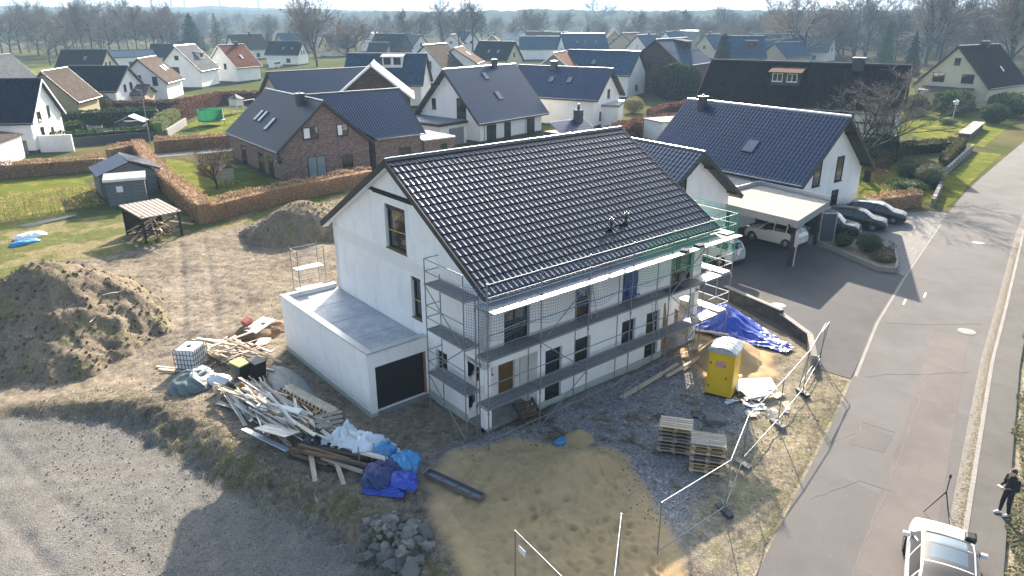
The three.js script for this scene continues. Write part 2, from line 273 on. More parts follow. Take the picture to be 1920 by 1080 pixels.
T.earth = tex(1024, 1024, (u, v) => { const a = nz(u, v, 8, 4), b = nz(u, v + 0.3, 32, 3), n = rT(), s = vn(u * 128, v * 128), gr = sstep(0.56, 0.66, nz(u + 0.5, v, 8, 4)); let k = 0.55 + 0.55 * a + 0.35 * b + (n - 0.5) * 0.5; if (s > 0.88) k *= 1.5; if (s < 0.12) k *= 0.6; return [lin2s(lerp(0.225, 0.19, gr) * k), lin2s(lerp(0.185, 0.174, gr) * k), lin2s(lerp(0.134, 0.1, gr) * k)]; });
T.sand = tex(512, 512, (u, v) => { const a = nz(u, v, 8, 4), n = rT(); const k = 0.82 + 0.32 * a + (n - 0.5) * 0.18; return [lin2s(0.455 * k), lin2s(0.335 * k), lin2s(0.182 * k)]; });
M.earth = mat([1, 1, 1], 1, { specularIntensity: 0.1, map: cl(T.earth, 7, 7), bumpMap: cl(T.pebble, 2, 2), bumpScale: 0.05 });
M.sand = mat([1, 1, 1], 1, { specularIntensity: 0.1, map: cl(T.sand, 3, 3), bumpMap: cl(T.fine, 0.9, 0.9), bumpScale: 0.012 });
solo('earth_mound', 'tall pointed mound of dug brown earth beside the wheel track', 'earth mound', moundG(6.4, 6.0, 4.4, 3, 190, 1.05, 0, 0.8), M.earth, [-11.3, -0.15, -21.9]);
solo('earth_mound', 'smooth grey-brown earth mound behind the new house in front of the beech hedge', 'earth mound', moundG(4.9, 4.0, 2.5, 9, 140, 1.5, 0, 0.5), M.earth, [6.6, -0.1, -31.2]);
solo('sand_heap', 'small heap of yellow sand behind the portable toilet', 'sand heap', moundG(1.9, 1.6, 1.15, 21, 60, 1.3, 0, 0.35), M.sand, [13.0, -0.05, 2.2]);
solo('sand_heap', 'little sand cone by the gravel in front of the trodden sand', 'sand heap', moundG(0.5, 0.45, 0.3, 5, 24, 1.4, 0, 0.3), M.sand, [2.6, 0.02, 2.6]);
{ // trodden sand spread over the yard
  const r = rng(3), x0 = -7.4, x1 = 4.4, z0 = -0.6, z1 = 14, s = 0.065, nx = Math.round((x1 - x0) / s), n_ = Math.round((z1 - z0) / s), H = new Float32Array((nx + 1) * (n_ + 1));
  const p = [], u = [], ix = [];
  for (let j = 0; j <= n_; j++) for (let i = 0; i <= nx; i++) {
    const x = x0 + i * s, z = z0 + j * s, d = sdPoly(sandPoly, x, z) + (fbm(x * 0.5 + 5, z * 0.5, 4) - 0.5) * 1.2, m = sstep(-0.4, 1.4, d) * sstep(0.7, 1.9, x - bankX(z));
    H[j * (nx + 1) + i] = groundY(x, z) + lerp(-0.2, 0.1, m) + m * ((fbm(x * 0.7, z * 0.7, 3) - 0.4) * 0.26 + (fbm(x * 3.1, z * 3.1, 3) - 0.5) * 0.11) + 0.62 * Math.exp(-(((x - 0.9) / 1.15) ** 2) - (((z - 4.1) / 1.0) ** 2));
  }
  for (let k = 0; k < 1500; k++) {          // foot prints
    const fx = lerp(x0, x1, r()), fz = lerp(z0, z1, r()), a = r() * PI, rx = 0.09 + r() * 0.09, rz = 0.06 + r() * 0.05, dp = 0.025 + r() * 0.05, ci = Math.round((fx - x0) / s), cj = Math.round((fz - z0) / s);
    for (let j = -5; j <= 5; j++) for (let i = -5; i <= 5; i++) { const ii = ci + i, jj = cj + j; if (ii < 0 || jj < 0 || ii > nx || jj > n_) continue; const dx = i * s, dz = j * s, e = ((dx * Math.cos(a) + dz * Math.sin(a)) / rx) ** 2 + ((-dx * Math.sin(a) + dz * Math.cos(a)) / rz) ** 2; H[jj * (nx + 1) + ii] += -dp * Math.exp(-e) + dp * 0.35 * Math.exp(-((Math.sqrt(e) - 1.9) ** 2) * 3); }
  }
  for (let j = 0; j <= n_; j++) for (let i = 0; i <= nx; i++) { const k = j * (nx + 1) + i, x = x0 + i * s, z = z0 + j * s; p.push(x, H[k], z); u.push(x, z); if (i < nx && j < n_) ix.push(k, k + nx + 1, k + 1, k + 1, k + nx + 1, k + nx + 2); }
  const g = new THREE.BufferGeometry(); g.setAttribute('position', new THREE.Float32BufferAttribute(p, 3)); g.setAttribute('uv', new THREE.Float32BufferAttribute(u, 2)); g.setIndex(ix); g.computeVertexNormals();
  struct('sand', g, M.sand, 'stuff', 'trodden yellow sand full of footprints spread in front of the house');
}
// ---------- street, pavement, drives ----------
const asphaltT = tex(1024, 1024, (u, v) => { const a = nz(u, v, 4, 5), b = nz(u + 0.2, v + 0.6, 16, 3), n = rT(), s = vn(u * 256, v * 256); const k = 0.72 + 0.42 * a + 0.12 * b + (n - 0.5) * 0.34 + (s > 0.88 ? 0.22 : 0); return [lin2s(0.108 * k), lin2s(0.103 * k), lin2s(0.1 * k)]; });
M.road = mat([1.1, 1.1, 1.1], 0.9, { specularIntensity: 0.4, map: cl(asphaltT, 8, 8), bumpMap: cl(T.fine, 1, 1), bumpScale: 0.006 });
M.pave = mat([0.98, 0.98, 0.93], 0.9, { specularIntensity: 0.4, map: cl(asphaltT, 5, 5), bumpMap: cl(T.fine, 1, 1), bumpScale: 0.006 });
M.drive = mat([0.7, 0.72, 0.76], 0.9, { specularIntensity: 0.4, map: cl(asphaltT, 6, 6), bumpMap: cl(T.fine, 1, 1), bumpScale: 0.006 });
M.patch = mat([0.95, 0.93, 0.92], 0.9, { specularIntensity: 0.4, map: cl(asphaltT, 3, 3) });
M.patchRed = mat([1.1, 1.03, 1.0], 0.9, { specularIntensity: 0.4, map: cl(asphaltT, 4, 4) });
M.tar = mat([0.02, 0.02, 0.02], 0.6);
M.paver = mat([0.24, 0.235, 0.225], 0.9, { map: cl(T.paver, 2, 2) });
M.kerb = mat([0.33, 0.315, 0.285], 0.9, { map: cl(T.speck, 1, 1) });
M.gutter = mat([0.3, 0.28, 0.235], 0.95, { map: cl(T.speck, 0.7, 0.7), bumpMap: cl(T.pebble, 2, 2), bumpScale: 0.02 });
M.iron = mat([0.3, 0.28, 0.26], 0.7, { map: cl(T.speck, 0.5, 0.5) });
{
  const off = (line, d) => line.map((q, i) => { const a = line[Math.max(0, i - 1)], b = line[Math.min(line.length - 1, i + 1)], l = Math.hypot(b[0] - a[0], b[1] - a[1]); return [q[0] - (b[1] - a[1]) / l * d, q[1] + (b[0] - a[0]) / l * d]; });     // + is towards the far pavement
  const band = (a, b) => [...a, ...[...b].reverse()];
  struct('road', sheetG(band(roadL, off(kerbL, -0.42)), 0.02), M.road);
  struct('road_gutter', sheetG(band(off(kerbL, -0.42), off(kerbL, -0.02)), 0.024), M.gutter);
  struct('kerb', sheetG(band(off(kerbL, -0.02), off(kerbL, 0.12)), 0.13), M.kerb);
  struct('pavement', sheetG(band(off(kerbL, 0.12), off(kerbL, 1.12)), 0.115), M.pave);
  struct('road_edge_strip', sheetG(band([[15.8, 7.02], [22.6, 4.86], [32.3, 2.36], [46, -0.95]], [[15.8, 6.78], [22.6, 4.6], [32.3, 2.1], [46, -1.2]].map(q => [q[0], q[1] + 0.38])), 0.026), M.kerb);
  // asphalt drive of the neighbouring plot
  struct('driveway', sheetG([[15.2, 5.6], [17.2, 4.2], [19.3, -2.4], [20.2, -12], [33.2, -12], [33.2, -3.4], [31.3, 2.7], [22.6, 4.9], [15.4, 7.05]], 0.012), M.drive);
  struct('parking_bay', sheetG([[31.4, 2.6], [32.5, -1], [33.4, -5.8], [44, -5.6], [46.5, -4.6], [49.5, -3.2], [50, -1.9], [46, -0.9]], 0.016), M.paver);
  // repairs and joints in the road surface
  struct('road_patch', sheetG([[10.2, 9.6], [11.9, 9.2], [12.2, 10.4], [10.6, 10.7]], 0.024, 0.02), M.patch);
  struct('road_patch', sheetG([[2, 13.5], [14.2, 10.2], [24, 7.3], [24.3, 8.9], [14.6, 11.8], [8.5, 13.6], [2.5, 15.4]].map(q => [q[0], q[1] - 0.12]), 0.0235, 0.02), M.patchRed);
  const crack = (pts, w0) => { const w = w0 * 0.7, a = []; for (let i = 0; i + 1 < pts.length; i++) for (let k = 0; k < 8; k++) { const x = lerp(pts[i][0], pts[i + 1][0], k / 8), z = lerp(pts[i][1], pts[i + 1][1], k / 8); a.push([x, z + (fbm(x * 2.3, z * 2.3, 3) - 0.5) * 0.22]); } struct('road_joint', sheetG(band(off(a, -w), off(a, w)), 0.028, 0.02), M.tar); };
  crack([[2.2, 13.3], [8, 11.9], [12, 10.9], [16, 9.8], [17.6, 9.3], [18.6, 9.2], [20, 9.9]], 0.02); crack([[9.6, 9.05], [11.4, 9.4], [12.1, 9.1], [12.4, 10.5]], 0.018); crack([[16, 7.4], [17.2, 8.0], [18.4, 9.1], [20.5, 10.4]], 0.016); crack([[5.9, 10.4], [8.2, 10.9], [8.5, 12.2]], 0.014); crack([[23, 5.2], [24.6, 6.9], [27, 8.7]], 0.014);
  crack([[4.4, 16.4], [9, 15.05], [15, 13.3], [24, 10.95]].map(q => [q[0], q[1]]), 0.012);
  for (const [x, z] of [[26.4, 4.6], [28.4, 4.9]]) struct('road_marking', sheetG([[x, z], [x + 0.9, z - 0.25], [x + 0.93, z - 0.17], [x + 0.03, z + 0.08]], 0.03, 0.02), M.whiteFrame);
  for (const [x, z, y, w] of [[20.83, 0.17, 0.012, 'in the asphalt driveway'], [25.07, 8.4, 0.02, 'beside the kerb opposite the driveway'], [42.68, 2.9, 0.02, 'in the street beside the tree shadow']]) {
    const m = thing('manhole_cover', 'round pale manhole cover ' + w, 'manhole cover', [x, y, z]);
    part(m, 'frame', new THREE.CylinderGeometry(0.43, 0.43, 0.02, 32), M.concrete, { pos: [0, 0.006, 0] }); part(m, 'lid', new THREE.CylinderGeometry(0.32, 0.32, 0.02, 32), M.iron, { pos: [0, 0.012, 0] });
  }
  // lawns
  T.lawn = tex(1024, 1024, (u, v) => { const a = nz(u, v, 8, 4), b = nz(u, v + 0.5, 32, 3), n = rT(); const k = 0.6 + 0.45 * a + 0.25 * b + (n - 0.5) * 0.4, w = sstep(0.5, 0.68, a); return [lin2s(lerp(0.15, 0.21, w) * k), lin2s(lerp(0.175, 0.195, w) * k), lin2s(lerp(0.034, 0.05, w) * k)]; });
  M.lawn = mat([1, 1, 1], 1, { specularIntensity: 0, map: cl(T.lawn, 9, 9), bumpMap: cl(T.fine, 0.7, 0.7), bumpScale: 0.03 });
  for (const [pts, y] of [
    [[[-14, -49.5], [-3, -50.2], [-2.5, -62], [0, -65], [-10, -68]], 0.02], [[[2.5, -38.6], [18, -42], [16, -47], [12, -61], [9.2, -63], [7.2, -69.5], [4.5, -58]], 0.03],
    [[[15.5, -74], [17, -95], [28, -112], [33, -105], [24, -80]], 0.02], [[[66, -52], [80, -58], [84, -48], [70, -40]], 0.02], [[[57, -66], [64, -60], [62, -48], [54, -49]], 0.02],
    [[[44, -6.4], [56, -8], [70, -13], [64, -22], [52, -20], [45, -16]], 0.02], [[[52, -2.6], [65, -5.3], [84, -8.8], [84, -11], [66, -8], [52, -6]], 0.015], [[[88, -12], [120, -18], [120, -30], [92, -27]], 0.02],
    [[[20, -170], [60, -190], [40, -260], [-40, -260], [-30, -180]], 0.02]]) struct('lawn', sheetG(pts, y), M.lawn);
  struct('lane', sheetG([[7.1, -70.3], [15, -69.2], [22, -68], [30, -66], [30, -68.5], [22, -70.4], [15.8, -71.5], [7.8, -72.8], [-20, -77], [-20, -74]], 0.03), M.road);
  struct('garden_path', sheetG([[44.6, -5.6], [58, -9.2], [60, -8.2], [47, -4.4]], 0.03), M.paver);
}
// ---------- the new house ----------
// profile of a roof tile across its width: rising pan, then a steeper right flank
const rollAt = t => t < 0.64 ? 0.042 * Math.pow(t / 0.64, 1.25) : lerp(0.042, 0.0, (t - 0.64) / 0.36);
M.glaze = mat([0.005, 0.008, 0.024], 0.09);
M.glaze2 = mat([0.007, 0.011, 0.03], 0.11);
M.glaze3 = mat([0.004, 0.007, 0.02], 0.08);
M.ridge = mat([0.03, 0.032, 0.04], 0.22, { clearcoat: 1, clearcoatRoughness: 0.1 });
M.membrane = mat([0.62, 0.66, 0.7], 0.5, { map: cl(T.speck, 3, 3) });
M.gutterDark = mat([0.16, 0.17, 0.18], 0.6, { metalness: 0.5 });
M.sheet = mat([0.5, 0.52, 0.54], 0.35, { metalness: 0.7 });
M.foil = new THREE.MeshPhysicalMaterial({ color: 0xdfe6ea, roughness: 0.25, transmission: 0.55, thickness: 0 });
M.tapeY = mat([0.6, 0.46, 0.06], 0.6);
M.sillWood = mat([0.3, 0.21, 0.085], 0.8, { map: cl(T.wood, 1, 0.4) });
// wall sheet in the xy-plane with openings, thickness t behind z = 0
function wallG(outline, holes, t) {
  const sh = new THREE.Shape(outline.map(q => new THREE.Vector2(...q)));
  for (const [x0, y0, x1, y1] of holes) sh.holes.push(new THREE.Path([[x0, y0], [x0, y1], [x1, y1], [x1, y0]].map(q => new THREE.Vector2(...q))));
  const g = new THREE.ExtrudeGeometry(sh, { depth: t, bevelEnabled: false }); g.translate(0, 0, -t); return g;
}
// window in an opening [x0,y0,x1,y1], its face 'back' behind the wall's face; local xy-plane, z out
function windowIn(parent, [x0, y0, x1, y1], o = {}) {
  const w = x1 - x0, h = y1 - y0, f = o.f ?? 0.075, z = -(o.back ?? 0.16), F = gb();
  F.box(w, f, 0.08, 0, f / 2, z).box(w, f, 0.08, 0, h - f / 2, z).box(f, h - 2 * f, 0.08, -w / 2 + f / 2, h / 2, z).box(f, h - 2 * f, 0.08, w / 2 - f / 2, h / 2, z);
  for (const s of o.mull ?? []) F.box(f, h - 2 * f, 0.07, -w / 2 + w * s, h / 2, z);
  for (const s of o.trans ?? []) F.box(w - 2 * f, f * 0.8, 0.072, 0, h * s, z);
  const win = part(parent, 'window', F.geo(), o.mat ?? M.anth, { pos: [(x0 + x1) / 2, y0, o.z ?? 0], rot: [0, o.turn ?? 0, 0] });
  if (o.at) win.position.set(...o.at);
  part(win, 'pane', boxG(w - 1.6 * f, h - 1.6 * f, 0.012, 0, h / 2, z - 0.01), o.glass ?? M.glass);
  if (o.sill !== false) part(win, 'sill', boxG(w + 0.06, 0.04, 0.2, 0, -0.015, -0.06), o.sillMat ?? M.sillWood);
  if (o.box) part(win, 'shutter_box', boxG(w - 0.02, o.box, 0.06, 0, h - o.box / 2, z + 0.07), M.anth);
  if (o.tape) part(win, 'warning_tape', gb().box(w - 0.1, 0.035, 0.004, 0, h * 0.42, z + 0.05, [0, 0, 0.05]).geo(), M.tapeY);
  return win;
}
const HL = 13.35, HW = 11.97, RT = 9.93, RP = 0.601, roofAt = z => RT - RP * Math.abs(z + HW / 2);
{
  const H = thing('new_house', 'white rendered new house with glossy black tiled gable roof under construction', 'house');
  const B = thing('unused', '', ''); scene.remove(B);
  // street front with the two open porch corners
  const fw = [[0.97, 3.3, 2.27, 5.25], [4.76, 3.4, 5.72, 5.2], [7.66, 3.4, 8.67, 5.2], [11.0, 3.3, 12.66, 5.25], [3.14, 0.15, 4.09, 2.55], [4.84, 1.35, 5.77, 2.55], [7.77, 1.4, 8.69, 2.55], [9.45, 0.15, 10.4, 2.5]];
  const yb = -0.15, ye = 6.0;
  const front = part(H, 'front_wall', wallG([[0, 2.72], [2.72, 2.72], [2.72, yb], [10.66, yb], [10.66, 2.72], [HL, 2.72], [HL, ye], [0, ye]], fw, 0.34), M.plaster);
  const gab = (holes, low) => wallG([[0, 2.72], ...(low ? [[-1.1, 2.72], [-1.1, yb]] : [[-1.1, 2.72], [-1.1, yb]]), [-HW, yb], [-HW, roofAt(-HW) - 0.3], [-HW / 2, RT - 0.3], [0, roofAt(0) - 0.3]].map(q => [-q[0], q[1]]), holes, 0.34);
  // gable wall: plane x = 0, drawn with its own x = -z
  const gh = [[5.21, 6.0, 6.84, 7.95], [4.26, 3.33, 5.0, 5.2], [2.5, 1.5, 3.3, 2.45]];
  const left = part(H, 'gable_wall', gab(gh.map(q => [q[0], q[1], q[2], q[3]])), M.plaster, { rot: [0, PI / 2, 0] });
  left.scale.set(1, 1, -1); left.rotation.y = PI / 2;      // local x -> -z, outside towards -x
  const right = part(H, 'gable_wall', gab([[3, 3.3, 4.4, 5.2], [6, 6, 7.4, 7.9]]), M.plaster, { rot: [0, PI / 2, 0], pos: [HL, 0, 0] });
  part(H, 'rear_wall', wallG([[0, yb], [HL, yb], [HL, ye], [0, ye]], [[2, 0, 4, 2.4], [9, 0, 11, 2.4]], 0.34), M.plaster, { pos: [HL, 0, -HW], rot: [0, PI, 0] });
  part(H, 'upper_floor', boxG(HL - 0.7, 0.3, HW - 0.7, HL / 2, 2.87, -HW / 2), M.concrete);
  part(H, 'attic_floor', boxG(HL - 0.7, 0.25, HW - 0.7, HL / 2, 5.85, -HW / 2), M.concrete);
  part(H, 'ground_slab', boxG(HL - 0.02, 0.25, HW - 0.02, HL / 2, -0.03, -HW / 2), M.concrete);
  part(H, 'party_wall', boxG(0.3, 5.7, HW - 0.75, HL / 2, 2.85, -HW / 2), M.plasterOld);
  // porch recesses
  for (const [x0, x1, s] of [[0.0, 2.72, 1], [10.66, HL, -1]]) {
    const px = s > 0 ? x0 + 0.17 : x1 - 0.17;
    part(H, 'porch_post', gb().box(0.32, 2.9, 0.32, px, 1.27, -0.17).geo(), M.plaster);
    part(H, 'porch_wall', wallG([[x0 + 0.02, yb], [x1 - 0.02, yb], [x1 - 0.02, 2.72], [x0 + 0.02, 2.72]], s > 0 ? [[1.55, 0.1, 2.45, 2.3], [0.45, 1.7, 1.25, 2.4]] : [[10.9, 0.1, 11.9, 2.3]], 0.3), M.plaster, { pos: [0, 0, -1.1] });
    part(H, 'porch_return_wall', boxG(0.3, 2.85, 0.75, s > 0 ? x1 + 0.15 : x0 - 0.15, 1.28, -0.72), M.plaster);
    part(H, 'porch_soffit', boxG(x1 - x0, 0.2, 1.1, (x0 + x1) / 2, 2.83, -0.72), M.plasterOld);
  }
  part(H, 'post_packing', gb().box(0.3, 0.16, 0.3, 0.17, 0.02, -0.17).geo(), M.timber, { label: 'timber packing below the corner post' });
  const d = part(H, 'front_door', gb().box(0.9, 2.2, 0.06, 2.0, 1.2, -1.28).geo(), mat([0.2, 0.105, 0.032], 0.7, { map: cl(T.wood, 2, 0.5) }), { label: 'temporary brown chipboard front door' });
  part(d, 'handle', gb().box(0.12, 0.025, 0.05, 1.68, 1.15, -1.22).geo(), M.galv);
  windowIn(H, [0.45, 1.7, 1.25, 2.4], { z: -1.1, tape: 1 });
  part(H, 'front_door', gb().box(1.0, 2.2, 0.06, 11.4, 1.2, -1.28).geo(), mat([0.2, 0.105, 0.032], 0.7, { map: cl(T.wood, 2, 0.5) }), { label: 'temporary chipboard door in the second porch' });
  fw.forEach((q, i) => windowIn(H, q, { mull: [0, 3].includes(i) ? [0.5] : [], tape: i !== 2, back: 0.18 }));
  for (const q of gh) { const w = windowIn(H, q, { tape: 1, box: q[3] - q[1] > 1.8 ? 0.22 : 0, back: 0.18 }); w.position.set(0, q[1], -(q[0] + q[2]) / 2); w.rotation.y = -PI / 2; }
  // plinth of pale green insulation
  part(H, 'plinth', gb().box(0.05, 0.45, HW - 1.1, -0.03, 0.05, -HW / 2 - 0.55).box(7.94, 0.42, 0.05, 6.69, 0.04, 0.03).geo(), M.plinth);
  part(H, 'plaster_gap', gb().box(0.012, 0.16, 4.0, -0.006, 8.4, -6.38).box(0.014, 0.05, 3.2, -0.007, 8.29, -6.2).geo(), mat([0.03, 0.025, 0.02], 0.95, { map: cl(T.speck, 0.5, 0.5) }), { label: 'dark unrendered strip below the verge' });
  part(H, 'render_band', gb().box(0.008, 0.55, 11.2, -0.004, 5.6, -HW / 2 - 0.2).geo(), M.plasterOld, { label: 'greyer band of base render at ceiling height' });
  // roof
  const oE = 0.53, og = 0.33, pit = Math.atan(RP), SL = (HW / 2 + oE) / Math.cos(pit);
  const roof = part(H, 'roof', (() => { const g = gb(); for (const s of [1, -1]) { const m = new THREE.Matrix4().makeRotationX(s * pit); const mid = V(HL / 2, RT - 0.18 - RP * (HW / 2 + oE) / 2, -HW / 2 + s * (HW / 2 + oE) / 2); g.box(HL + 2 * og - 0.04, 0.2, SL - 0.02, mid.x, mid.y, mid.z, m); } return g.geo(); })(), M.slate);
  for (const x of [-og - 0.02, HL + og + 0.02]) for (const s of [1, -1]) part(roof, 'verge_board', gb().box(0.045, 0.24, SL, x, RT - 0.13 - RP * (HW / 2 + oE) / 2, -HW / 2 + s * (HW / 2 + oE) / 2, new THREE.Matrix4().makeRotationX(s * pit)).geo(), s > 0 && x < 0 ? M.anth : M.anth);
  part(roof, 'verge_soffit', gb().box(0.3, 0.03, SL - 0.05, -0.16, RT - 0.31 - RP * (HW / 2 + oE) / 2, -HW / 2 + (HW / 2 + oE) / 2, new THREE.Matrix4().makeRotationX(pit)).box(0.3, 0.03, SL - 0.05, -0.16, RT - 0.31 - RP * (HW / 2 + oE) / 2, -HW / 2 - (HW / 2 + oE) / 2, new THREE.Matrix4().makeRotationX(-pit)).geo(), M.whiteFrame);
  // tiles: pan and roll, with a rounded nose over the tile below
  const NC = 53, NR = 19, tw = (HL + 2 * og) / NC, tl = SL / NR;
  const tileG = (() => {
    const n = 12, g = new THREE.BufferGeometry(), p = [], ix = [], nose = t => Math.exp(-(((t - 0.8) / 0.17) ** 2));
    const rows = [[-0.05, 0.0, 0], [tl * 0.4, 0.014, 0], [tl * 0.7, 0.025, 0], [tl * 0.84, 0.030, 0.008], [tl - 0.008, 0.034, 0.022], [tl, 0.026, 0.018], [tl, -0.016, 0]];
    for (const [y, h, f] of rows) for (let i = 0; i <= n; i++) { const t = i / n; p.push(t * tw * 1.02, h + rollAt(t) * 0.6 * (h < 0 ? 0.6 : 1) + f * nose(t), y); }
    for (let r = 0; r + 1 < rows.length; r++) for (let i = 0; i < n; i++) { const a = r * (n + 1) + i, b = a + n + 1; ix.push(a, b, a + 1, a + 1, b, b + 1); }
    g.setAttribute('position', new THREE.Float32BufferAttribute(p, 3)); g.setIndex(ix); g.computeVertexNormals();
    const u = new Float32Array(p.length / 3 * 2); for (let i = 0; i < p.length / 3; i++) { u[2 * i] = p[3 * i]; u[2 * i + 1] = p[3 * i + 2]; } g.setAttribute('uv', new THREE.BufferAttribute(u, 2)); return g;
  })();
  const r = rng(8), rest = [], place = (c, k, s) => { const dd = k * tl; return new THREE.Matrix4().compose(V(s > 0 ? -og + c * tw : HL + og - c * tw, RT - 0.062 - dd * Math.sin(pit), -HW / 2 + s * dd * Math.cos(pit)), new THREE.Quaternion().setFromEuler(new THREE.Euler(pit + (r() - 0.5) * 0.014, s > 0 ? 0 : PI, (r() - 0.5) * 0.016, 'YXZ')), V(1, 1, 1)); };
  let n = 0; const mats = [M.glaze, M.glaze, M.glaze2, M.glaze3];
  for (let k = NR - 1; k >= 0; k--) for (let c = 0; c < NC; c++) {
    const m = place(c, k, 1);
    if (k >= NR - 6 && n < 300) { const t = part(roof, n ? 'tile_' + String(n).padStart(3, '0') : 'tile', tileG, mats[Math.floor(r() * 4)]); m.decompose(t.position, t.quaternion, t.scale); n++; } else rest.push(m);
  }
  for (let k = 0; k < NR; k++) for (let c = 0; c < NC; c++) rest.push(place(c, k, -1));
  const inst = new THREE.InstancedMesh(tileG, M.glaze, rest.length); rest.forEach((m, i) => { inst.setMatrixAt(i, m); const q = 0.8 + r() * 0.4; inst.setColorAt(i, new THREE.Color().setRGB(q, q, q)); }); inst.name = 'tile_field'; inst.userData.kind = 'stuff'; roof.add(inst);
  for (let i = 0; i < 35; i++) part(roof, 'ridge_tile', (() => { const w = (HL + 2 * og) / 35, x = -og + i * w; return gb().bar([x, RT - 0.045, -HW / 2], [x + w * 1.05, RT - 0.035, -HW / 2], 0.115, 10, 0.125).geo(); })(), M.ridge);
  part(roof, 'gutter', (() => { const g = gb(), z0 = oE + 0.07, y0 = roofAt(oE) - 0.12; for (let i = 0; i < 8; i++) { const a = PI + i / 8 * PI, b = PI + (i + 1) / 8 * PI, q = 0.075; g.quad([-og, y0 + q * Math.sin(a), z0 + q * Math.cos(a)], [HL + og, y0 + q * Math.sin(a), z0 + q * Math.cos(a)], [HL + og, y0 + q * Math.sin(b), z0 + q * Math.cos(b)], [-og, y0 + q * Math.sin(b), z0 + q * Math.cos(b)]); } g.bar([-og, y0, z0 + 0.075], [HL + og, y0, z0 + 0.075], 0.012); return g.geo(); })(), M.gutterDark);
  part(roof, 'eave_soffit', boxG(HL + 2 * og - 0.1, 0.04, 0.5, HL / 2, 5.7, 0.26), M.whiteFrame);
  // two vent pipes on the slope
  for (const [x, z] of [[7.55, -0.75], [8.6, -0.85]]) { const y = roofAt(z); const p = part(roof, 'vent_pipe', gb().bar([x, y - 0.1, z], [x, y + 0.36, z], 0.07, 14).bar([x, y - 0.02, z + 0.02], [x, y + 0.06, z], 0.16, 14, 0.09).geo(), M.anth); part(p, 'vent_cap', gb().bar([x, y + 0.36, z], [x, y + 0.43, z], 0.095, 14).bar([x, y + 0.45, z], [x, y + 0.49, z], 0.085, 14, 0.02).geo(), M.zinc); }
  part(H, 'hanging_sheet', (() => { const g = gb(); for (let j = 0; j < 6; j++) for (let i = 0; i < 4; i++) { const q = (a, b) => [7.72 + a * 0.2 + b * 0.05 * Math.sin(a * 2), 4.95 - b * 0.22, 0.02 + 0.12 * Math.sin(a * 1.7 + b) * b / 6]; g.quad(q(i, j + 1), q(i + 1, j + 1), q(i + 1, j), q(i, j)); } return g.geo(); })(), mat([0.03, 0.05, 0.16], 0.7), { label: 'dark blue sheet hanging in an upper window' });

  // ---- garage ----
  const G = thing('garage', 'white flat-roofed garage with black door opening beside the new house', 'garage', [0, 0, 0]);
  const gx = -2.85, gz0 = -3.94, gz1 = -12.33, gh_ = 2.78;
  part(G, 'front_wall', wallG([[gx, yb], [-0.02, yb], [-0.02, gh_], [gx, gh_]], [[gx + 0.32, 0.12, -0.12, 2.12]], 0.26), M.plaster, { pos: [0, 0, gz0] });
  part(G, 'side_wall', wallG([[gz1, yb], [gz0 - 0.26, yb], [gz0 - 0.26, gh_], [gz1, gh_]].map(q => [-q[0], q[1]]), [], 0.26), M.plaster).rotation.y = PI / 2;
  G.children[1].position.set(gx + 0.26, 0, 0);
  part(G, 'rear_wall', boxG(2.55, gh_ + 0.15, 0.25, gx + 0.28 + 1.28, gh_ / 2 - 0.07, gz1 + 0.13), M.plaster);
  part(G, 'roof', boxG(-gx - 0.3, 0.2, gz0 - gz1 - 0.5, gx / 2 + 0.12, 2.52, (gz0 + gz1) / 2), M.membrane);
  part(G, 'roof_edge', gb().box(0.3, 0.05, gz0 - gz1 + 0.06, gx + 0.13, gh_ + 0.02, (gz0 + gz1) / 2).box(-gx - 0.32, 0.052, 0.32, gx / 2 + 0.14, gh_ + 0.021, gz0 - 0.13).box(-gx - 0.32, 0.052, 0.3, gx / 2 + 0.14, gh_ + 0.021, gz1 + 0.13).geo(), M.sheet);
  for (const z of [-6, -8.1, -10.2]) part(G, 'roof_seam', boxG(-gx - 0.62, 0.012, 0.09, gx / 2 + 0.14, 2.626, z), M.membrane);
  part(G, 'door', gb().box(2.36, 2.02, 0.06, gx + 0.32 + 1.2, 1.12, gz0 - 0.16).geo(), M.black);
  part(G, 'door_post', boxG(0.05, 2.0, 0.2, -0.145, 1.12, gz0 - 0.1), mat([0.35, 0.14, 0.12], 0.8));
  part(G, 'threshold', boxG(2.41, 0.14, 0.3, gx + 0.32 + 1.2, 0.03, gz0 - 0.02), M.concrete);
  part(G, 'plinth', gb().box(0.04, 0.34, gz0 - gz1, gx - 0.02, -0.0, (gz0 + gz1) / 2).box(-gx, 0.26, 0.04, gx / 2, -0.04, gz0 + 0.02).geo(), M.plinth);
}
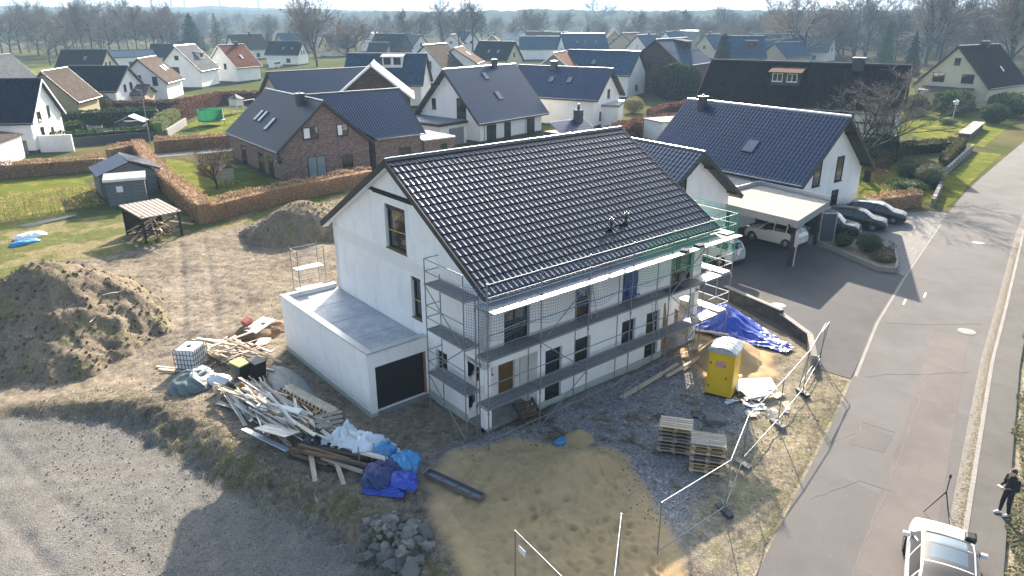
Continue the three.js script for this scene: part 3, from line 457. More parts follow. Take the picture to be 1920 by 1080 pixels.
// ---------- scaffolding ----------
M.deck = mat([0.33, 0.345, 0.36], 0.6, { metalness: 0.45, map: cl(T.speck, 0.8, 0.8) });
M.deckAlu = mat([0.62, 0.63, 0.64], 0.5, { metalness: 0.3, map: cl(T.speck, 1.2, 1.2) });
M.netB = mat([0.1, 0.15, 0.25], 0.8); M.netG = mat([0.03, 0.33, 0.17], 0.8);
{
  const S = thing('scaffold', 'galvanised tube scaffold with steel decks along the front of the new house', 'scaffold');
  const bx = [-0.6, 1.97, 4.54, 7.11, 9.68, 12.25, 14.4], zi = 0.28, zo = 1.0, lv = [1.67, 3.67, 5.62], r = 0.024;
  const pipe = (a, b, q = r) => gb().bar(a, b, q, 7).geo();
  const gy = -0.12;
  for (const x of bx) {
    for (const z of [zi, zo]) { part(S, 'standard', gb().bar([x, gy, z], [x, z === zo ? 6.68 : 5.9, z], r, 8).bar([x, gy - 0.02, z], [x, gy + 0.03, z], 0.075, 8).geo(), M.galv); for (const y of lv) part(S, 'coupler', gb().bar([x, y - 0.22, z], [x, y - 0.12, z], 0.04, 8).geo(), M.galv); }
    for (const y of lv) part(S, 'transom', pipe([x, y - 0.06, zi], [x, y - 0.06, zo]), M.galv);
  }
  for (let i = 0; i + 1 < bx.length; i++) {
    const x0 = bx[i], x1 = bx[i + 1];
    for (const y of lv) {
      for (const dz of [0, 1]) { const w = 0.33, z = zi + 0.19 + dz * 0.345, alu = y > 5 || i === bx.length - 2; const dk = part(S, 'deck', gb().box(x1 - x0 - 0.05, 0.05, w, (x0 + x1) / 2, y, z).geo(), alu ? M.deckAlu : M.deck); part(dk, 'deck_edge', gb().box(x1 - x0 - 0.06, 0.075, 0.012, (x0 + x1) / 2, y - 0.02, z + (dz ? w / 2 : -w / 2)).geo(), M.galv); }
      if (y > 5) part(S, 'bracket_deck', boxG(x1 - x0 - 0.05, 0.05, 0.34, (x0 + x1) / 2, y, zo + 0.22), M.deckAlu);
      for (const h of [0.5, 1.0]) part(S, 'guard_rail', pipe([x0, y + h, zo], [x1, y + h, zo], 0.019), M.galv);
    }
    if (i === 1 || i === 4) for (let k = 0; k < 3; k++) part(S, 'diagonal_brace', pipe([k % 2 ? x1 : x0, k ? lv[k - 1] : 0, zo + 0.05], [k % 2 ? x0 : x1, lv[k], zo + 0.05], 0.021), M.galv);
    part(S, 'ledger', pipe([x0, 0.35, zo], [x1, 0.35, zo], 0.019), M.galv);
  }
  // access ladders between decks
  const ladder = (x, z, y0, y1, lean, name = 'ladder') => { const g = gb(), n = Math.round((y1 - y0) / 0.28); for (const s of [-0.17, 0.17]) g.bar([x + s, y0, z], [x + s + lean, y1, z], 0.018, 6); for (let k = 1; k < n; k++) { const t = k / n, xx = x + lean * t; g.bar([xx - 0.17, lerp(y0, y1, t), z], [xx + 0.17, lerp(y0, y1, t), z], 0.013, 5); } part(S, name, g.geo(), M.alu); };
  ladder(5.2, 0.7, 3.7, 6.0, -0.55); ladder(9.3, 0.75, 1.7, 3.9, -0.4); ladder(12.0, 0.8, 0, 1.9, -0.35);
  // return along the gable
  const xs = [-0.95, -0.28], zs = [0.05, -2.42], lg = [2.0, 3.9, 5.8];
  for (const z of zs) for (const x of xs) { part(S, 'standard', gb().bar([x, gy - 0.1, z], [x, x < -0.5 ? 6.8 : 6.0, z], r, 8).bar([x, gy - 0.12, z], [x, gy - 0.07, z], 0.075, 8).geo(), M.galv); }
  for (const y of lg) {
    for (const z of zs) part(S, 'transom', pipe([xs[0], y - 0.06, z], [xs[1], y - 0.06, z]), M.galv);
    for (const k of [0, 1]) { const dk = part(S, 'deck', boxG(0.32, 0.05, 2.42, xs[0] + 0.17 + k * 0.335, y, (zs[0] + zs[1]) / 2), M.deck); part(dk, 'deck_edge', boxG(0.012, 0.075, 2.42, xs[0] + 0.17 + k * 0.335 + (k ? 0.16 : -0.16), y - 0.02, (zs[0] + zs[1]) / 2), M.galv); }
    for (const h of [0.5, 1.0]) part(S, 'guard_rail', pipe([xs[0], y + h, zs[0]], [xs[0], y + h, zs[1]], 0.019), M.galv);
    for (const h of [0.5, 1.0]) part(S, 'guard_rail', pipe([xs[0], y + h, zs[1]], [xs[1], y + h, zs[1]], 0.019), M.galv);
  }
  for (const [y0, y1, s] of [[0.1, 2.0, 0], [2.0, 3.9, 1], [3.9, 5.8, 0]]) part(S, 'diagonal_brace', pipe([xs[0] - 0.05, y0, zs[s]], [xs[0] - 0.05, y1, zs[1 - s]], 0.021), M.galv);
  // hanging side nets
  const net = (name, m, P, nu, nv, sag, label) => {      // P(u,v) -> point; strands as thin ribbons facing outward and inward
    const g = gb(), w = 0.0065, q = (u, v) => { const p = P(u, v); const k = sag * Math.sin(u * nu * 0.5 + v * 3) * 0.5 + sag * 4 * v * (1 - v); return [p[0], p[1], p[2] + k * 0.4]; };
    for (let i = 0; i <= nu; i++) for (let j = 0; j < nv; j += 2) { const a = q(i / nu, j / nv), b = q(i / nu, Math.min(1, (j + 2) / nv)); g.quad([a[0] - w, a[1], a[2]], [a[0] + w, a[1], a[2]], [b[0] + w, b[1], b[2]], [b[0] - w, b[1], b[2]]); }
    for (let j = 0; j <= nv; j++) for (let i = 0; i < nu; i += 2) { const a = q(i / nu, j / nv), b = q(Math.min(1, (i + 2) / nu), j / nv); g.quad([a[0], a[1] - w, a[2]], [b[0], b[1] - w, b[2]], [b[0], b[1] + w, b[2]], [a[0], a[1] + w, a[2]]); }
    part(S, name, g.geo(), m, { label });
  };
  net('side_net', M.netB, (u, v) => [-0.6 + u * 8.2, 6.62 - v * (2.1 + 0.12 * Math.sin(u * 20)), 1.04], 66, 17, 0.1, 'blue safety net along the upper lift');
  net('side_net', M.netG, (u, v) => [7.6 + u * 6.8, 6.62 - v * (2.0 + 0.15 * Math.sin(u * 14)), 1.05], 60, 18, 0.1, 'green safety net along the upper lift');
  net('side_net', M.netB, (u, v) => [-0.97 + u * 0.4, 6.5 - v * 2.4, 0.1 + u * 0.92], 10, 22, 0.02, 'blue safety net round the corner');
  { const g = gb(), w = 0.0075; for (let i = 0; i <= 26; i++) { const z = 1.05 - i * 0.1; g.quad([14.45, 4.6, z - w], [14.45, 4.6, z + w], [14.45, 6.9, z + w], [14.45, 6.9, z - w]); } for (let j = 0; j <= 23; j++) { const y = 4.6 + j * 0.1; g.quad([14.45, y - w, 1.05], [14.45, y + w, 1.05], [14.45, y + w, -1.55], [14.45, y - w, -1.55]); } part(S, 'side_net', g.geo(), M.netG, { label: 'green safety net closing the far end' }); }
  // end return on the far gable
  const ex = [13.72, 14.42], ez = [1.0, -1.5];
  for (const x of ex) part(S, 'standard', gb().bar([x, gy, ez[1]], [x, 6.8, ez[1]], r, 8).geo(), M.galv);
  for (const y of lv) { part(S, 'deck', boxG(0.66, 0.05, 2.4, 14.07, y + 0.06, -0.27), M.deckAlu); for (const h of [0.5, 1]) part(S, 'guard_rail', pipe([14.42, y + h, 1], [14.42, y + h, -1.5], 0.019), M.galv); part(S, 'diagonal_brace', pipe([14.46, y - 1.6, -1.5], [14.46, y, 1], 0.021), M.galv); }
  for (const [x, z, a] of [[10.3, 1.15, 0.3], [11.4, 1.1, -0.2]]) solo('roof_tile_stack', 'few dark roof tiles left lying on the top scaffold deck', 'roof tiles', gb().box(0.42, 0.05, 0.33, 0, 0.03, 0).box(0.4, 0.04, 0.33, 0.02, 0.075, 0.01, [0, 0.1, 0]).geo(), M.slate, [x, 5.645, z], [0, a, 0], 'tiles left on the scaffold');
  solo('rubber_mat', 'dark mat lying on the middle scaffold deck', 'mat', boxG(1.0, 0.02, 0.5), M.anth, [10.4, 3.71, 0.7], [0, 0.02, 0]);
  for (const [x, a] of [[11.25, 0.12], [11.6, 0.16]]) solo('plank', 'yellow pine plank leaning in the second porch', 'plank', gb().box(0.24, 2.7, 0.04, 0, 1.35, 0).geo(), mat([0.36, 0.23, 0.09], 0.8, { map: cl(T.wood, 0.6, 2) }), [x, 0.06, -0.35], [-a, 0, 0.02], 'planks in the porch');
  // small tower at the rear corner by the garage
  const t = thing('scaffold', 'short scaffold tower behind the garage at the rear corner', 'scaffold', [-0.9, 0, -13.1]);
  for (const x of [-0.75, 0.65]) for (const z of [-0.45, 0.35]) part(t, 'standard', gb().bar([x, -0.1, z], [x, 4.7, z], r, 8).geo(), M.galv);
  for (const y of [2.5, 3.6]) part(t, 'deck', boxG(1.4, 0.05, 0.6, -0.05, y, -0.05), M.deckAlu);
  for (const y of [3.1, 4.1, 4.6]) for (const z of [-0.45, 0.35]) part(t, 'guard_rail', gb().bar([-0.75, y, z], [0.65, y, z], 0.019, 6).geo(), M.galv);
  for (const y of [3.1, 4.1, 4.6]) part(t, 'guard_rail', gb().bar([-0.75, y, -0.45], [-0.75, y, 0.35], 0.019, 6).geo(), M.galv);
}
// ---------- building-site clutter ----------
const wd = (r, g, b, x = 1, y = 0.35) => mat([r, g, b], 0.85, { map: cl(T.wood, x, y), bumpMap: cl(T.wood, x, y), bumpScale: 0.003 });
M.wGrey = wd(0.42, 0.40, 0.37); M.wPale = wd(0.62, 0.55, 0.45); M.wWhite = wd(0.78, 0.76, 0.72); M.wBrown = wd(0.17, 0.115, 0.072); M.wDark = wd(0.06, 0.05, 0.04); M.wPine = wd(0.46, 0.31, 0.14); M.wPink = wd(0.55, 0.44, 0.4); M.wBlue = wd(0.6, 0.64, 0.68);
M.plasticW = mat([0.75, 0.77, 0.78], 0.4); M.binBlack = mat([0.02, 0.021, 0.022], 0.55); M.yellow = mat([0.66, 0.42, 0.01], 0.45); M.yellowPale = mat([0.5, 0.5, 0.08], 0.5);
M.tarpB = mat([0.006, 0.045, 0.36], 0.38, { clearcoat: 0.4, clearcoatRoughness: 0.3 }); M.tarpN = mat([0.012, 0.03, 0.12], 0.45); M.bagB = new THREE.MeshPhysicalMaterial({ color: 0x2f86bd, roughness: 0.35, clearcoat: 0.4 }); M.foilW = mat([0.62, 0.68, 0.72], 0.35, { clearcoat: 0.5, clearcoatRoughness: 0.2 }); M.tarpG = mat([0.12, 0.15, 0.15], 0.5);
// crumpled heap: a dome with folds
function crumpleG(rx, ry, rz, seed, fold = 0.3, det = 40) {
  const g = new THREE.SphereGeometry(1, det, Math.round(det * 0.6)), p = g.attributes.position, o = seed * 17.3;
  for (let i = 0; i < p.count; i++) {
    let x = p.getX(i), y = p.getY(i), z = p.getZ(i); const a = Math.atan2(z, x);
    const rid = (f, q) => 1 - Math.abs(2 * vn(x * f + o + q, z * f + y * f * 0.7 + o) - 1);
    const k = 1 + fold * (0.7 * (rid(2.2, 0) - 0.5) + 0.45 * (rid(4.6, 9) - 0.5) + 0.25 * (rid(9, 3) - 0.5)) + 0.3 * (fbm(Math.cos(a) * 1.3 + o, Math.sin(a) * 1.3, 2) - 0.5);
    p.setXYZ(i, x * rx * k, Math.max(y, -0.08) * ry * k, z * rz * k);
  }
  g.computeVertexNormals(); return g;
}
// board lying at [x,z], heading a, at height y above ground
function board(name, label, group, m, L, w, t, x, y, z, a, tilt = 0, roll = 0, cat = 'board') {
  const o = solo(name, label, cat, gb().box(L, t, w).geo(), m, [x, y, z], [0, 0, 0], group); o.rotation.set(roll, a, tilt, 'YXZ'); return o;
}
{
  const r = rng(42), pick = a => a[Math.floor(r() * a.length)];
  // B: long heap of boards on the edge of the bank
  for (let i = 0; i < 78; i++) {
    const t = r(), s = (r() - 0.5) * 2, cx = lerp(-6.3, -5.5, t) + s * 0.8, cz = lerp(-8.4, -3.6, t) + (r() - 0.5) * 1.2, L = 1.4 + r() * r() * 2.8, w = 0.05 + r() * 0.13, lay = i / 78;
    board('scrap_board', 'weathered timber offcut lying in the long heap of boards on the bank edge', 'boards heaped on the bank edge', pick([M.wGrey, M.wPale, M.wWhite, M.wWhite, M.wWhite, M.wPale, M.wBrown, M.wPink, M.wGrey, M.wBlue]), L, w, 0.02 + r() * 0.03, cx, groundY(cx, cz) + 0.1 + lay * 0.75 * (1 - s * s * 0.7), cz, -1.5 + (r() - 0.5) * (r() > 0.82 ? 1.8 : 0.42), (r() - 0.5) * 0.22, (r() - 0.5) * 0.5);
  }
  for (let i = 0; i < 46; i++) { const t = r(), s = (r() - 0.5) * 2, cx = lerp(-6.4, -5.4, t) + s * 0.95, cz = lerp(-8.8, -3.4, t) + (r() - 0.5), L = 1.3 + r() * 2.2; board('white_lath', 'thin white painted lath scattered over the long heap of boards on the bank edge', 'white laths on the bank heap', pick([M.wWhite, M.wWhite, M.wBlue, M.wPale]), L, 0.03 + r() * 0.05, 0.02, cx, groundY(cx, cz) + 0.35 + r() * 0.5 * (1 - s * s * 0.7), cz, -1.5 + (r() - 0.5) * 0.7, (r() - 0.5) * 0.2, 0, 'lath'); }
  // A: heap behind the tank and the bins
  for (let i = 0; i < 44; i++) {
    const t = r(), s = (r() - 0.5) * 2, cx = lerp(-5.8, -4.5, t) + s * 0.7, cz = lerp(-14.4, -11.6, t) + (r() - 0.5) * 1.3, L = 0.9 + r() * 2.2, w = 0.04 + r() * 0.13;
    board('scrap_board', 'pale timber offcut in the loose heap behind the wheeled bins', 'boards heaped behind the bins', pick([M.wPale, M.wWhite, M.wGrey, M.wPink, M.wPale, M.wBrown]), L, w, 0.02 + r() * 0.03, cx, groundY(cx, cz) + 0.1 + i / 44 * 0.6 * (1 - s * s * 0.6), cz, (r() > 0.3 ? -1.15 : 0.35) + (r() - 0.5) * 0.7, (r() - 0.5) * 0.2, (r() - 0.5) * 0.4);
  }
  // C: dark old beams running to the tarpaulins
  for (let i = 0; i < 24; i++) {
    const t = r(), k = i % 6, cx = lerp(-6.0, -4.9, t) + (k - 2.5) * 0.13, cz = lerp(-2.7, -0.8, t) + (r() - 0.5) * 0.4, L = 1.4 + r() * 1.6;
    board('old_beam', 'dark rotten beam in the stack between the board heap and the blue tarpaulin', 'dark old beams', pick([M.wDark, M.wDark, M.wBrown, M.wGrey]), L, 0.09 + r() * 0.07, 0.06 + r() * 0.05, cx, groundY(cx, cz) + 0.08 + Math.floor(i / 6) * 0.12, cz, -Math.atan2(2.2, 1.15) + (r() - 0.5) * 0.25, (r() - 0.5) * 0.06, 0, 'beam');
  }
  // pieces that stand out
  board('white_sheet', 'large flat white panel with a cut corner on the heap of boards', undefined, M.wWhite, 1.7, 0.75, 0.03, -6.6, 0.62, -4.4, -1.25, 0.1, -0.22, 'panel');
  board('blue_sheet', 'long pale blue sheet sliding down the bank edge of the board heap', undefined, mat([0.42, 0.5, 0.56], 0.5), 2.4, 0.3, 0.03, -7.0, 0.28, -4.6, -1.2, -0.08, -0.3, 'panel');
  board('shower_tray', 'narrow oval-ended glossy bluish panel among the boards', undefined, mat([0.5, 0.56, 0.6], 0.2), 1.8, 0.36, 0.03, -5.9, 0.78, -5.6, -1.05, 0.02, 0.1, 'panel');
  { const t = thing('door_frame_box', 'long open cardboard-brown trough with a toothed inner edge beside the boards', 'trough', [-4.7, 0.2, -5.9], -1.38); part(t, 'side', boxG(3.3, 0.42, 0.05, 0, 0.2, 0.26), M.wPine); part(t, 'lid', gb().box(3.3, 0.04, 0.5, 0, 0.36, -0.08, [0.3, 0, 0]).geo(), M.wPale); for (let i = 0; i < 13; i++) part(t, 'tooth', boxG(0.1, 0.1, 0.05, -1.5 + i * 0.25, 0.44, 0.2), M.wBrown); }
  for (const [x, z, a, y] of [[-5.2, -4.6, 0.4, 0.55], [-5.5, -4.2, 1.2, 0.6], [-5.15, -4.15, -0.5, 0.5]]) board('pine_board', 'fresh yellow pine board on the end of the board heap', 'yellow pine boards', M.wPine, 0.95, 0.2, 0.04, x, y, z, a, 0.15, 0.1);
  board('leaning_plank', 'single pale plank leaning down the bank from the dark beams', undefined, M.wPale, 2.3, 0.18, 0.035, -6.5, -0.02, -1.5, -Math.atan2(2.4, -0.85), -0.36, 0, 'plank');
  board('leaning_plank', 'short pale plank leaning beside the longer one below the dark beams', undefined, M.wPale, 1.1, 0.16, 0.035, -5.75, 0.12, -1.0, -Math.atan2(1.4, -0.3), -0.4, 0, 'plank');
  board('white_board', 'clean white board on the dark beams beside the blue tarpaulin', undefined, M.wWhite, 1.0, 0.22, 0.04, -4.6, 0.62, -0.55, -1.0, -0.1, 0);
  for (const [x, z] of [[-8.0, -14.0], [-8.0, -13.6], [-7.95, -13.3]]) board('pallet_board', 'pale pallet board lying beside the caged water tank', 'boards beside the tank', M.wPale, 1.1, 0.12, 0.03, x, groundY(x, z) + 0.05 + r() * 0.05, z, -0.9 + r() * 0.1, 0, 0);
}
{ // caged water tank
  const t = thing('water_tank', 'white plastic water tank in a steel cage', 'water tank', [-7.05, groundY(-7, -13.3) - 0.02, -13.3], 0.75);
  part(t, 'tank', new RoundedBoxGeometry(1.1, 0.95, 0.92, 3, 0.08), M.plasticW, { pos: [0, 0.64, 0] });
  part(t, 'pallet_base', gb().box(1.2, 0.04, 1.0, 0, 0.14, 0).box(1.2, 0.1, 0.1, 0, 0.07, 0.42).box(1.2, 0.1, 0.1, 0, 0.07, -0.42).box(1.2, 0.1, 0.1, 0, 0.07, 0).geo(), M.wPale);
  const c = gb(); for (let i = 0; i <= 7; i++) { const x = -0.58 + i * 1.16 / 7; for (const z of [-0.49, 0.49]) c.bar([x, 0.16, z], [x, 1.14, z], 0.015, 5); } for (let i = 0; i <= 6; i++) { const z = -0.49 + i * 0.98 / 6; for (const x of [-0.58, 0.58]) c.bar([x, 0.16, z], [x, 1.14, z], 0.015, 5); }
  for (let j = 0; j <= 4; j++) { const y = 0.18 + j * 0.24; for (const z of [-0.49, 0.49]) c.bar([-0.58, y, z], [0.58, y, z], 0.015, 5); for (const x of [-0.58, 0.58]) c.bar([x, y, -0.49], [x, y, 0.49], 0.015, 5); }
  part(t, 'cage', c.geo(), mat([0.09, 0.09, 0.095], 0.6)); part(t, 'filler_cap', gb().bar([0, 1.1, 0], [0, 1.16, 0], 0.11, 16).geo(), M.anth);
}
function bin(label, x, z, a, lidM) {
  const t = thing('wheeled_bin', label, 'bin', [x, groundY(x, z), z], a);
  const g = gb(), q = (w, d, y) => [[-w / 2, y, -d / 2], [w / 2, y, -d / 2], [w / 2, y, d / 2], [-w / 2, y, d / 2]], A = q(0.44, 0.5, 0.06), B = q(0.56, 0.68, 0.98); for (let i = 0; i < 4; i++) { const j = (i + 1) % 4; g.quad(A[j], A[i], B[i], B[j]); } g.quad(A[0], A[1], A[2], A[3]);
  part(t, 'body', g.geo(), M.binBlack); part(t, 'lid', new RoundedBoxGeometry(0.6, 0.08, 0.76, 2, 0.03), lidM, { pos: [0, 1.02, 0.02], rot: [0.06, 0, 0] });
  part(t, 'handle', gb().bar([-0.22, 0.97, -0.42], [0.22, 0.97, -0.42], 0.018, 6).geo(), M.binBlack);
  for (const s of [-1, 1]) part(t, 'wheel', new THREE.CylinderGeometry(0.1, 0.1, 0.05, 16).rotateZ(PI / 2), M.black, { pos: [s * 0.25, 0.1, -0.28] });
  return t;
}
bin('black wheeled bin with pale yellow lid', -5.85, -10.25, 0.3, M.yellowPale); bin('black wheeled bin with black lid', -5.2, -9.95, 0.15, M.binBlack);
{ const t = bin('black bin with bright yellow lid lying on its side below the standing bins', -6.45, -9.75, 1.9, M.yellow); t.rotation.set(0, 1.9, PI / 2 - 0.1, 'YXZ'); t.position.y += 0.32; t.scale.setScalar(0.75); }
{
  solo('grey_sheeting', 'crumpled grey-green sheeting with rubbish heaped on the bank below the water tank', 'sheeting', crumpleG(1.1, 0.5, 0.75, 4, 0.5), M.tarpG, [-7.55, 0.02, -11.4], [0, 0.7, 0]);
  solo('rubbish_sack', 'white rubbish sack lying between the grey sheeting and the bins', 'sack', crumpleG(0.62, 0.3, 0.34, 6, 0.35), M.foilW, [-6.75, 0.05, -10.9], [0, -0.6, 0]);
  solo('foam_block', 'pale insulation block on top of the grey sheeting', 'foam block', new RoundedBoxGeometry(0.6, 0.12, 0.4, 2, 0.02), M.plasticW, [-7.2, 0.52, -11.5], [0.1, 0.4, 0.15]);
  solo('plaster_bucket', 'cream mortar bucket in front of the grey sheeting', 'bucket', new THREE.LatheGeometry([[0.001, 0], [0.13, 0], [0.16, 0.3], [0.17, 0.3], [0.17, 0.32], [0.15, 0.32], [0.125, 0.02], [0.001, 0.02]].map(q => new THREE.Vector2(...q)), 20), mat([0.55, 0.5, 0.3], 0.6), [-7.05, groundY(-7.05, -9.9), -9.9]);
  solo('green_sheeting', 'dark green-grey tarpaulin lying flat behind the board heap', 'tarpaulin', crumpleG(0.75, 0.16, 2.0, 8, 0.5), M.tarpG, [-4.55, 0.05, -8.2], [0, -0.1, 0]);
  solo('net_sack', 'black netted sack of rubble beside the slatted pallet', 'sack', crumpleG(0.6, 0.4, 0.36, 9, 0.5), mat([0.02, 0.024, 0.03], 0.5), [-5.55, 0.2, -3.3], [0, 0.5, 0]);
  solo('plastic_film', 'heap of crumpled white plastic film behind the dark beams', 'plastic film', crumpleG(1.25, 0.55, 0.62, 2, 0.55, 56), M.foilW, [-4.45, 0.15, -1.85], [0, -0.9, 0]);
  solo('plastic_film', 'taller bundle of bluish clear film against the slatted pallet', 'plastic film', crumpleG(0.5, 0.75, 0.42, 12, 0.5, 48), M.foilW, [-4.75, 0.2, -2.5], [0, 0.3, 0]);
  solo('blue_sack', 'light blue plastic sack stuffed full on the ground by the sand', 'sack', crumpleG(0.58, 0.5, 0.5, 5, 0.5, 48), M.bagB, [-3.75, 0.1, 0.0], [0, 0.2, 0]);
  solo('blue_sack', 'light blue plastic sack leaning on the white film', 'sack', crumpleG(0.42, 0.42, 0.36, 15, 0.5, 48), M.bagB, [-4.0, 0.3, -0.75], [0, 1.2, 0]);
  // folded tarpaulins: layered slabs
  const tarpFold = (seed, w, d, n, h) => {      // loosely folded layers with wavy, sagging edges
    const g = gb(), q = rng(seed), NX = 26, NZ = 18;
    for (let k = 0; k < n; k++) {
      const sx = 1 - q() * 0.14, sz = 1 - q() * 0.12, ox = (q() - 0.5) * 0.12, oz = (q() - 0.5) * 0.12, b = new THREE.PlaneGeometry(w * sx, d * sz, NX, NZ).rotateX(-PI / 2), p = b.attributes.position;
      for (let i = 0; i < p.count; i++) { const x = p.getX(i), z = p.getZ(i), e = Math.max(Math.abs(x) / (w * sx / 2), Math.abs(z) / (d * sz / 2)), rid = f => 1 - Math.abs(2 * vn(x * f + seed * 9 + k * 3, z * f + k * 5) - 1); p.setXYZ(i, x + ox + 0.05 * (vn(z * 5 + k, k) - 0.5), h * (k + 1) - h * 1.5 * Math.pow(e, 7) + 0.05 * (rid(3) - 0.5) + 0.025 * (rid(8) - 0.5), z + oz + 0.05 * (vn(x * 5, k + 4) - 0.5)); }
      b.computeVertexNormals(); g.add(b);
    }
    return g.geo();
  };
  solo('blue_tarpaulin', 'bright blue folded tarpaulin stack at the edge of the sand', 'tarpaulin', tarpFold(3, 0.95, 0.8, 5, 0.07), M.tarpB, [-4.35, 0.12, 0.95], [0.12, -0.55, -0.1]);
  solo('blue_tarpaulin', 'bright blue tarpaulin spread under the darker one', 'tarpaulin', tarpFold(7, 1.5, 0.95, 3, 0.06), M.tarpB, [-4.85, 0.1, 0.6], [0.1, -0.9, 0.14]);
  solo('navy_tarpaulin', 'dark navy tarpaulin lying on the bright blue one with a stone on it', 'tarpaulin', crumpleG(0.72, 0.36, 0.62, 31, 0.42, 60), M.tarpN, [-4.7, 0.25, 0.15], [0, 0.4, 0]);
  const sp = thing('slatted_pallet', 'grey slatted pallet standing upright at the end of the board heap', 'pallet', [-4.95, 0.12, -3.25], -0.35); for (let i = 0; i < 6; i++) part(sp, 'slat', boxG(1.05, 0.12, 0.025, 0, 0.12 + i * 0.19, 0.05), M.wGrey); for (const x of [-0.5, 0.5]) part(sp, 'stringer', boxG(0.07, 1.2, 0.09, x, 0.6, 0), M.wDark); sp.rotation.x = -0.12;
  const rk = thing('trestle', 'thin steel trestle standing over the dark beams', 'trestle', [-4.75, 0.1, -0.35], -0.7); for (const x of [-0.5, 0.45]) part(rk, 'post', gb().bar([x, -0.2, 0], [x, 1.05, 0], 0.022, 6).geo(), M.galv); part(rk, 'cross_bar', gb().bar([-0.5, 0.8, 0], [0.45, 0.95, 0], 0.018, 6).geo(), M.galv);
  // sheets behind the garage corner
  solo('white_sheet', 'large white insulation sheet lying on timber behind the garage', 'sheet', boxG(1.5, 0.06, 0.8), M.plasticW, [-3.2, 0.5, -14.8], [0.05, 0.5, 0.08]);
  solo('white_sheet', 'small pale sheet on the ground behind the garage', 'sheet', boxG(0.8, 0.05, 0.55), M.plasticW, [-3.6, 0.2, -13.4], [0.02, 0.9, -0.05]);
  solo('brushwood', 'brown heap of brushwood under the white sheet behind the garage', 'brushwood', crumpleG(1.3, 0.45, 0.8, 44, 0.6), M.wBrown, [-3.2, 0, -14.9]);
  solo('red_crate', 'faded red crate on the rubbish behind the garage', 'crate', new RoundedBoxGeometry(0.5, 0.3, 0.35, 2, 0.03), mat([0.4, 0.12, 0.1], 0.6), [-3.6, 0.62, -15.4], [0.2, 0.4, 0.2]);
}
{ // quarry stones tipped on the bank
  const r = rng(90), vars = [];
  for (let k = 0; k < 7; k++) { const g = new THREE.IcosahedronGeometry(1, k % 2), p = g.attributes.position; for (let i = 0; i < p.count; i++) { const x = p.getX(i), y = p.getY(i), z = p.getZ(i), q = Math.round(x * 50) * 7 + Math.round(y * 50) * 131 + Math.round(z * 50) * 17 + k * 997, s = 0.62 + 0.62 * LAT[(q & 65535)]; p.setXYZ(i, clamp(x * s, -0.8, 0.9), clamp(y * s, -0.42, 0.5), clamp(z * s, -0.65, 0.7)); } const q = gb(); for (let i = 0; i < p.count; i += 3) q.tri(...[0, 1, 2].map(j => [p.getX(i + j), p.getY(i + j), p.getZ(i + j)])); vars.push(q.geo()); }
  const sm = [[0.38, 0.38, 0.34], [0.5, 0.47, 0.41], [0.29, 0.305, 0.3], [0.58, 0.54, 0.48]].map(c => mat(c, 0.9, { map: cl(T.speck, 0.6, 0.6), bumpMap: cl(T.pebble, 0.8, 0.8), bumpScale: 0.02 }));
  for (let i = 0; i < 140; i++) {
    const t = r(), a = r() * 2 * PI, q = Math.sqrt(r()), x = -6.0 + Math.cos(a) * q * 0.95 + t * 0.1, z = 3.1 + Math.sin(a) * q * 1.45, s = 0.07 + r() * r() * 0.3;
    const o = solo('quarry_stone', 'rough grey quarry stone in the pile tipped against the sand', 'stone', vars[i % 7], sm[Math.floor(r() * 4)], [x, groundY(x, z) + s * 0.3 + (1 - q) * 0.42 * r(), z], [r() * 0.8, r() * 6, r() * 0.8], 'quarry stones'); o.scale.set(s * (0.9 + r() * 0.5), s, s);
  }
  const put = (n, lab, x, z, s, m, y = 0) => { const o = solo(n, lab, 'stone', vars[3], m, [x, groundY(x, z) + s * 0.25 + y, z], [0.1, r() * 6, 0.05]); o.scale.set(s * 1.3, s * 0.8, s); };
  put('boulder', 'rounded boulder on the chippings behind the pallet stacks', 7.6, 5.3, 0.42, sm[0]); put('stone', 'square stone weighing down the navy tarpaulin', -4.55, 0.3, 0.2, sm[3], 0.48); put('stone', 'pale stones dumped at the foot of the earth mound', -12.6, -19.5, 0.35, sm[3]); put('concrete_chunk', 'broken concrete chunk at the foot of the tall earth mound', -12.2, -17.6, 0.3, sm[1]);
  // loose pebbles and clods
  const peb = new THREE.InstancedMesh(vars[1], sm[1], 9000), Mx = new THREE.Matrix4(), E = new THREE.Euler();
  for (let i = 0; i < 9000; i++) {
    let x, z; const k = r(); if (k < 0.4) { x = lerp(-2, 11, r()); z = lerp(0.3, 8, r()); } else if (k < 0.75) { x = lerp(-14, -6, r()); z = lerp(-14, 8, r()); } else { x = lerp(-9, 8, r()); z = lerp(-32, -13, r()); }
    const s = 0.012 + r() * r() * 0.035; Mx.compose(V(x, groundY(x, z) + s * 0.2, z), new THREE.Quaternion().setFromEuler(E.set(r() * 3, r() * 6, r() * 3)), V(s * 1.3, s, s)); peb.setMatrixAt(i, Mx); const c = 0.6 + r() * 0.8; peb.setColorAt(i, new THREE.Color().setRGB(c, c * 0.98, c * 0.94));
  }
  peb.name = 'loose_gravel'; peb.userData = { kind: 'stuff', label: 'loose pebbles and clods scattered over the building plot', category: 'gravel' }; scene.add(peb);
}
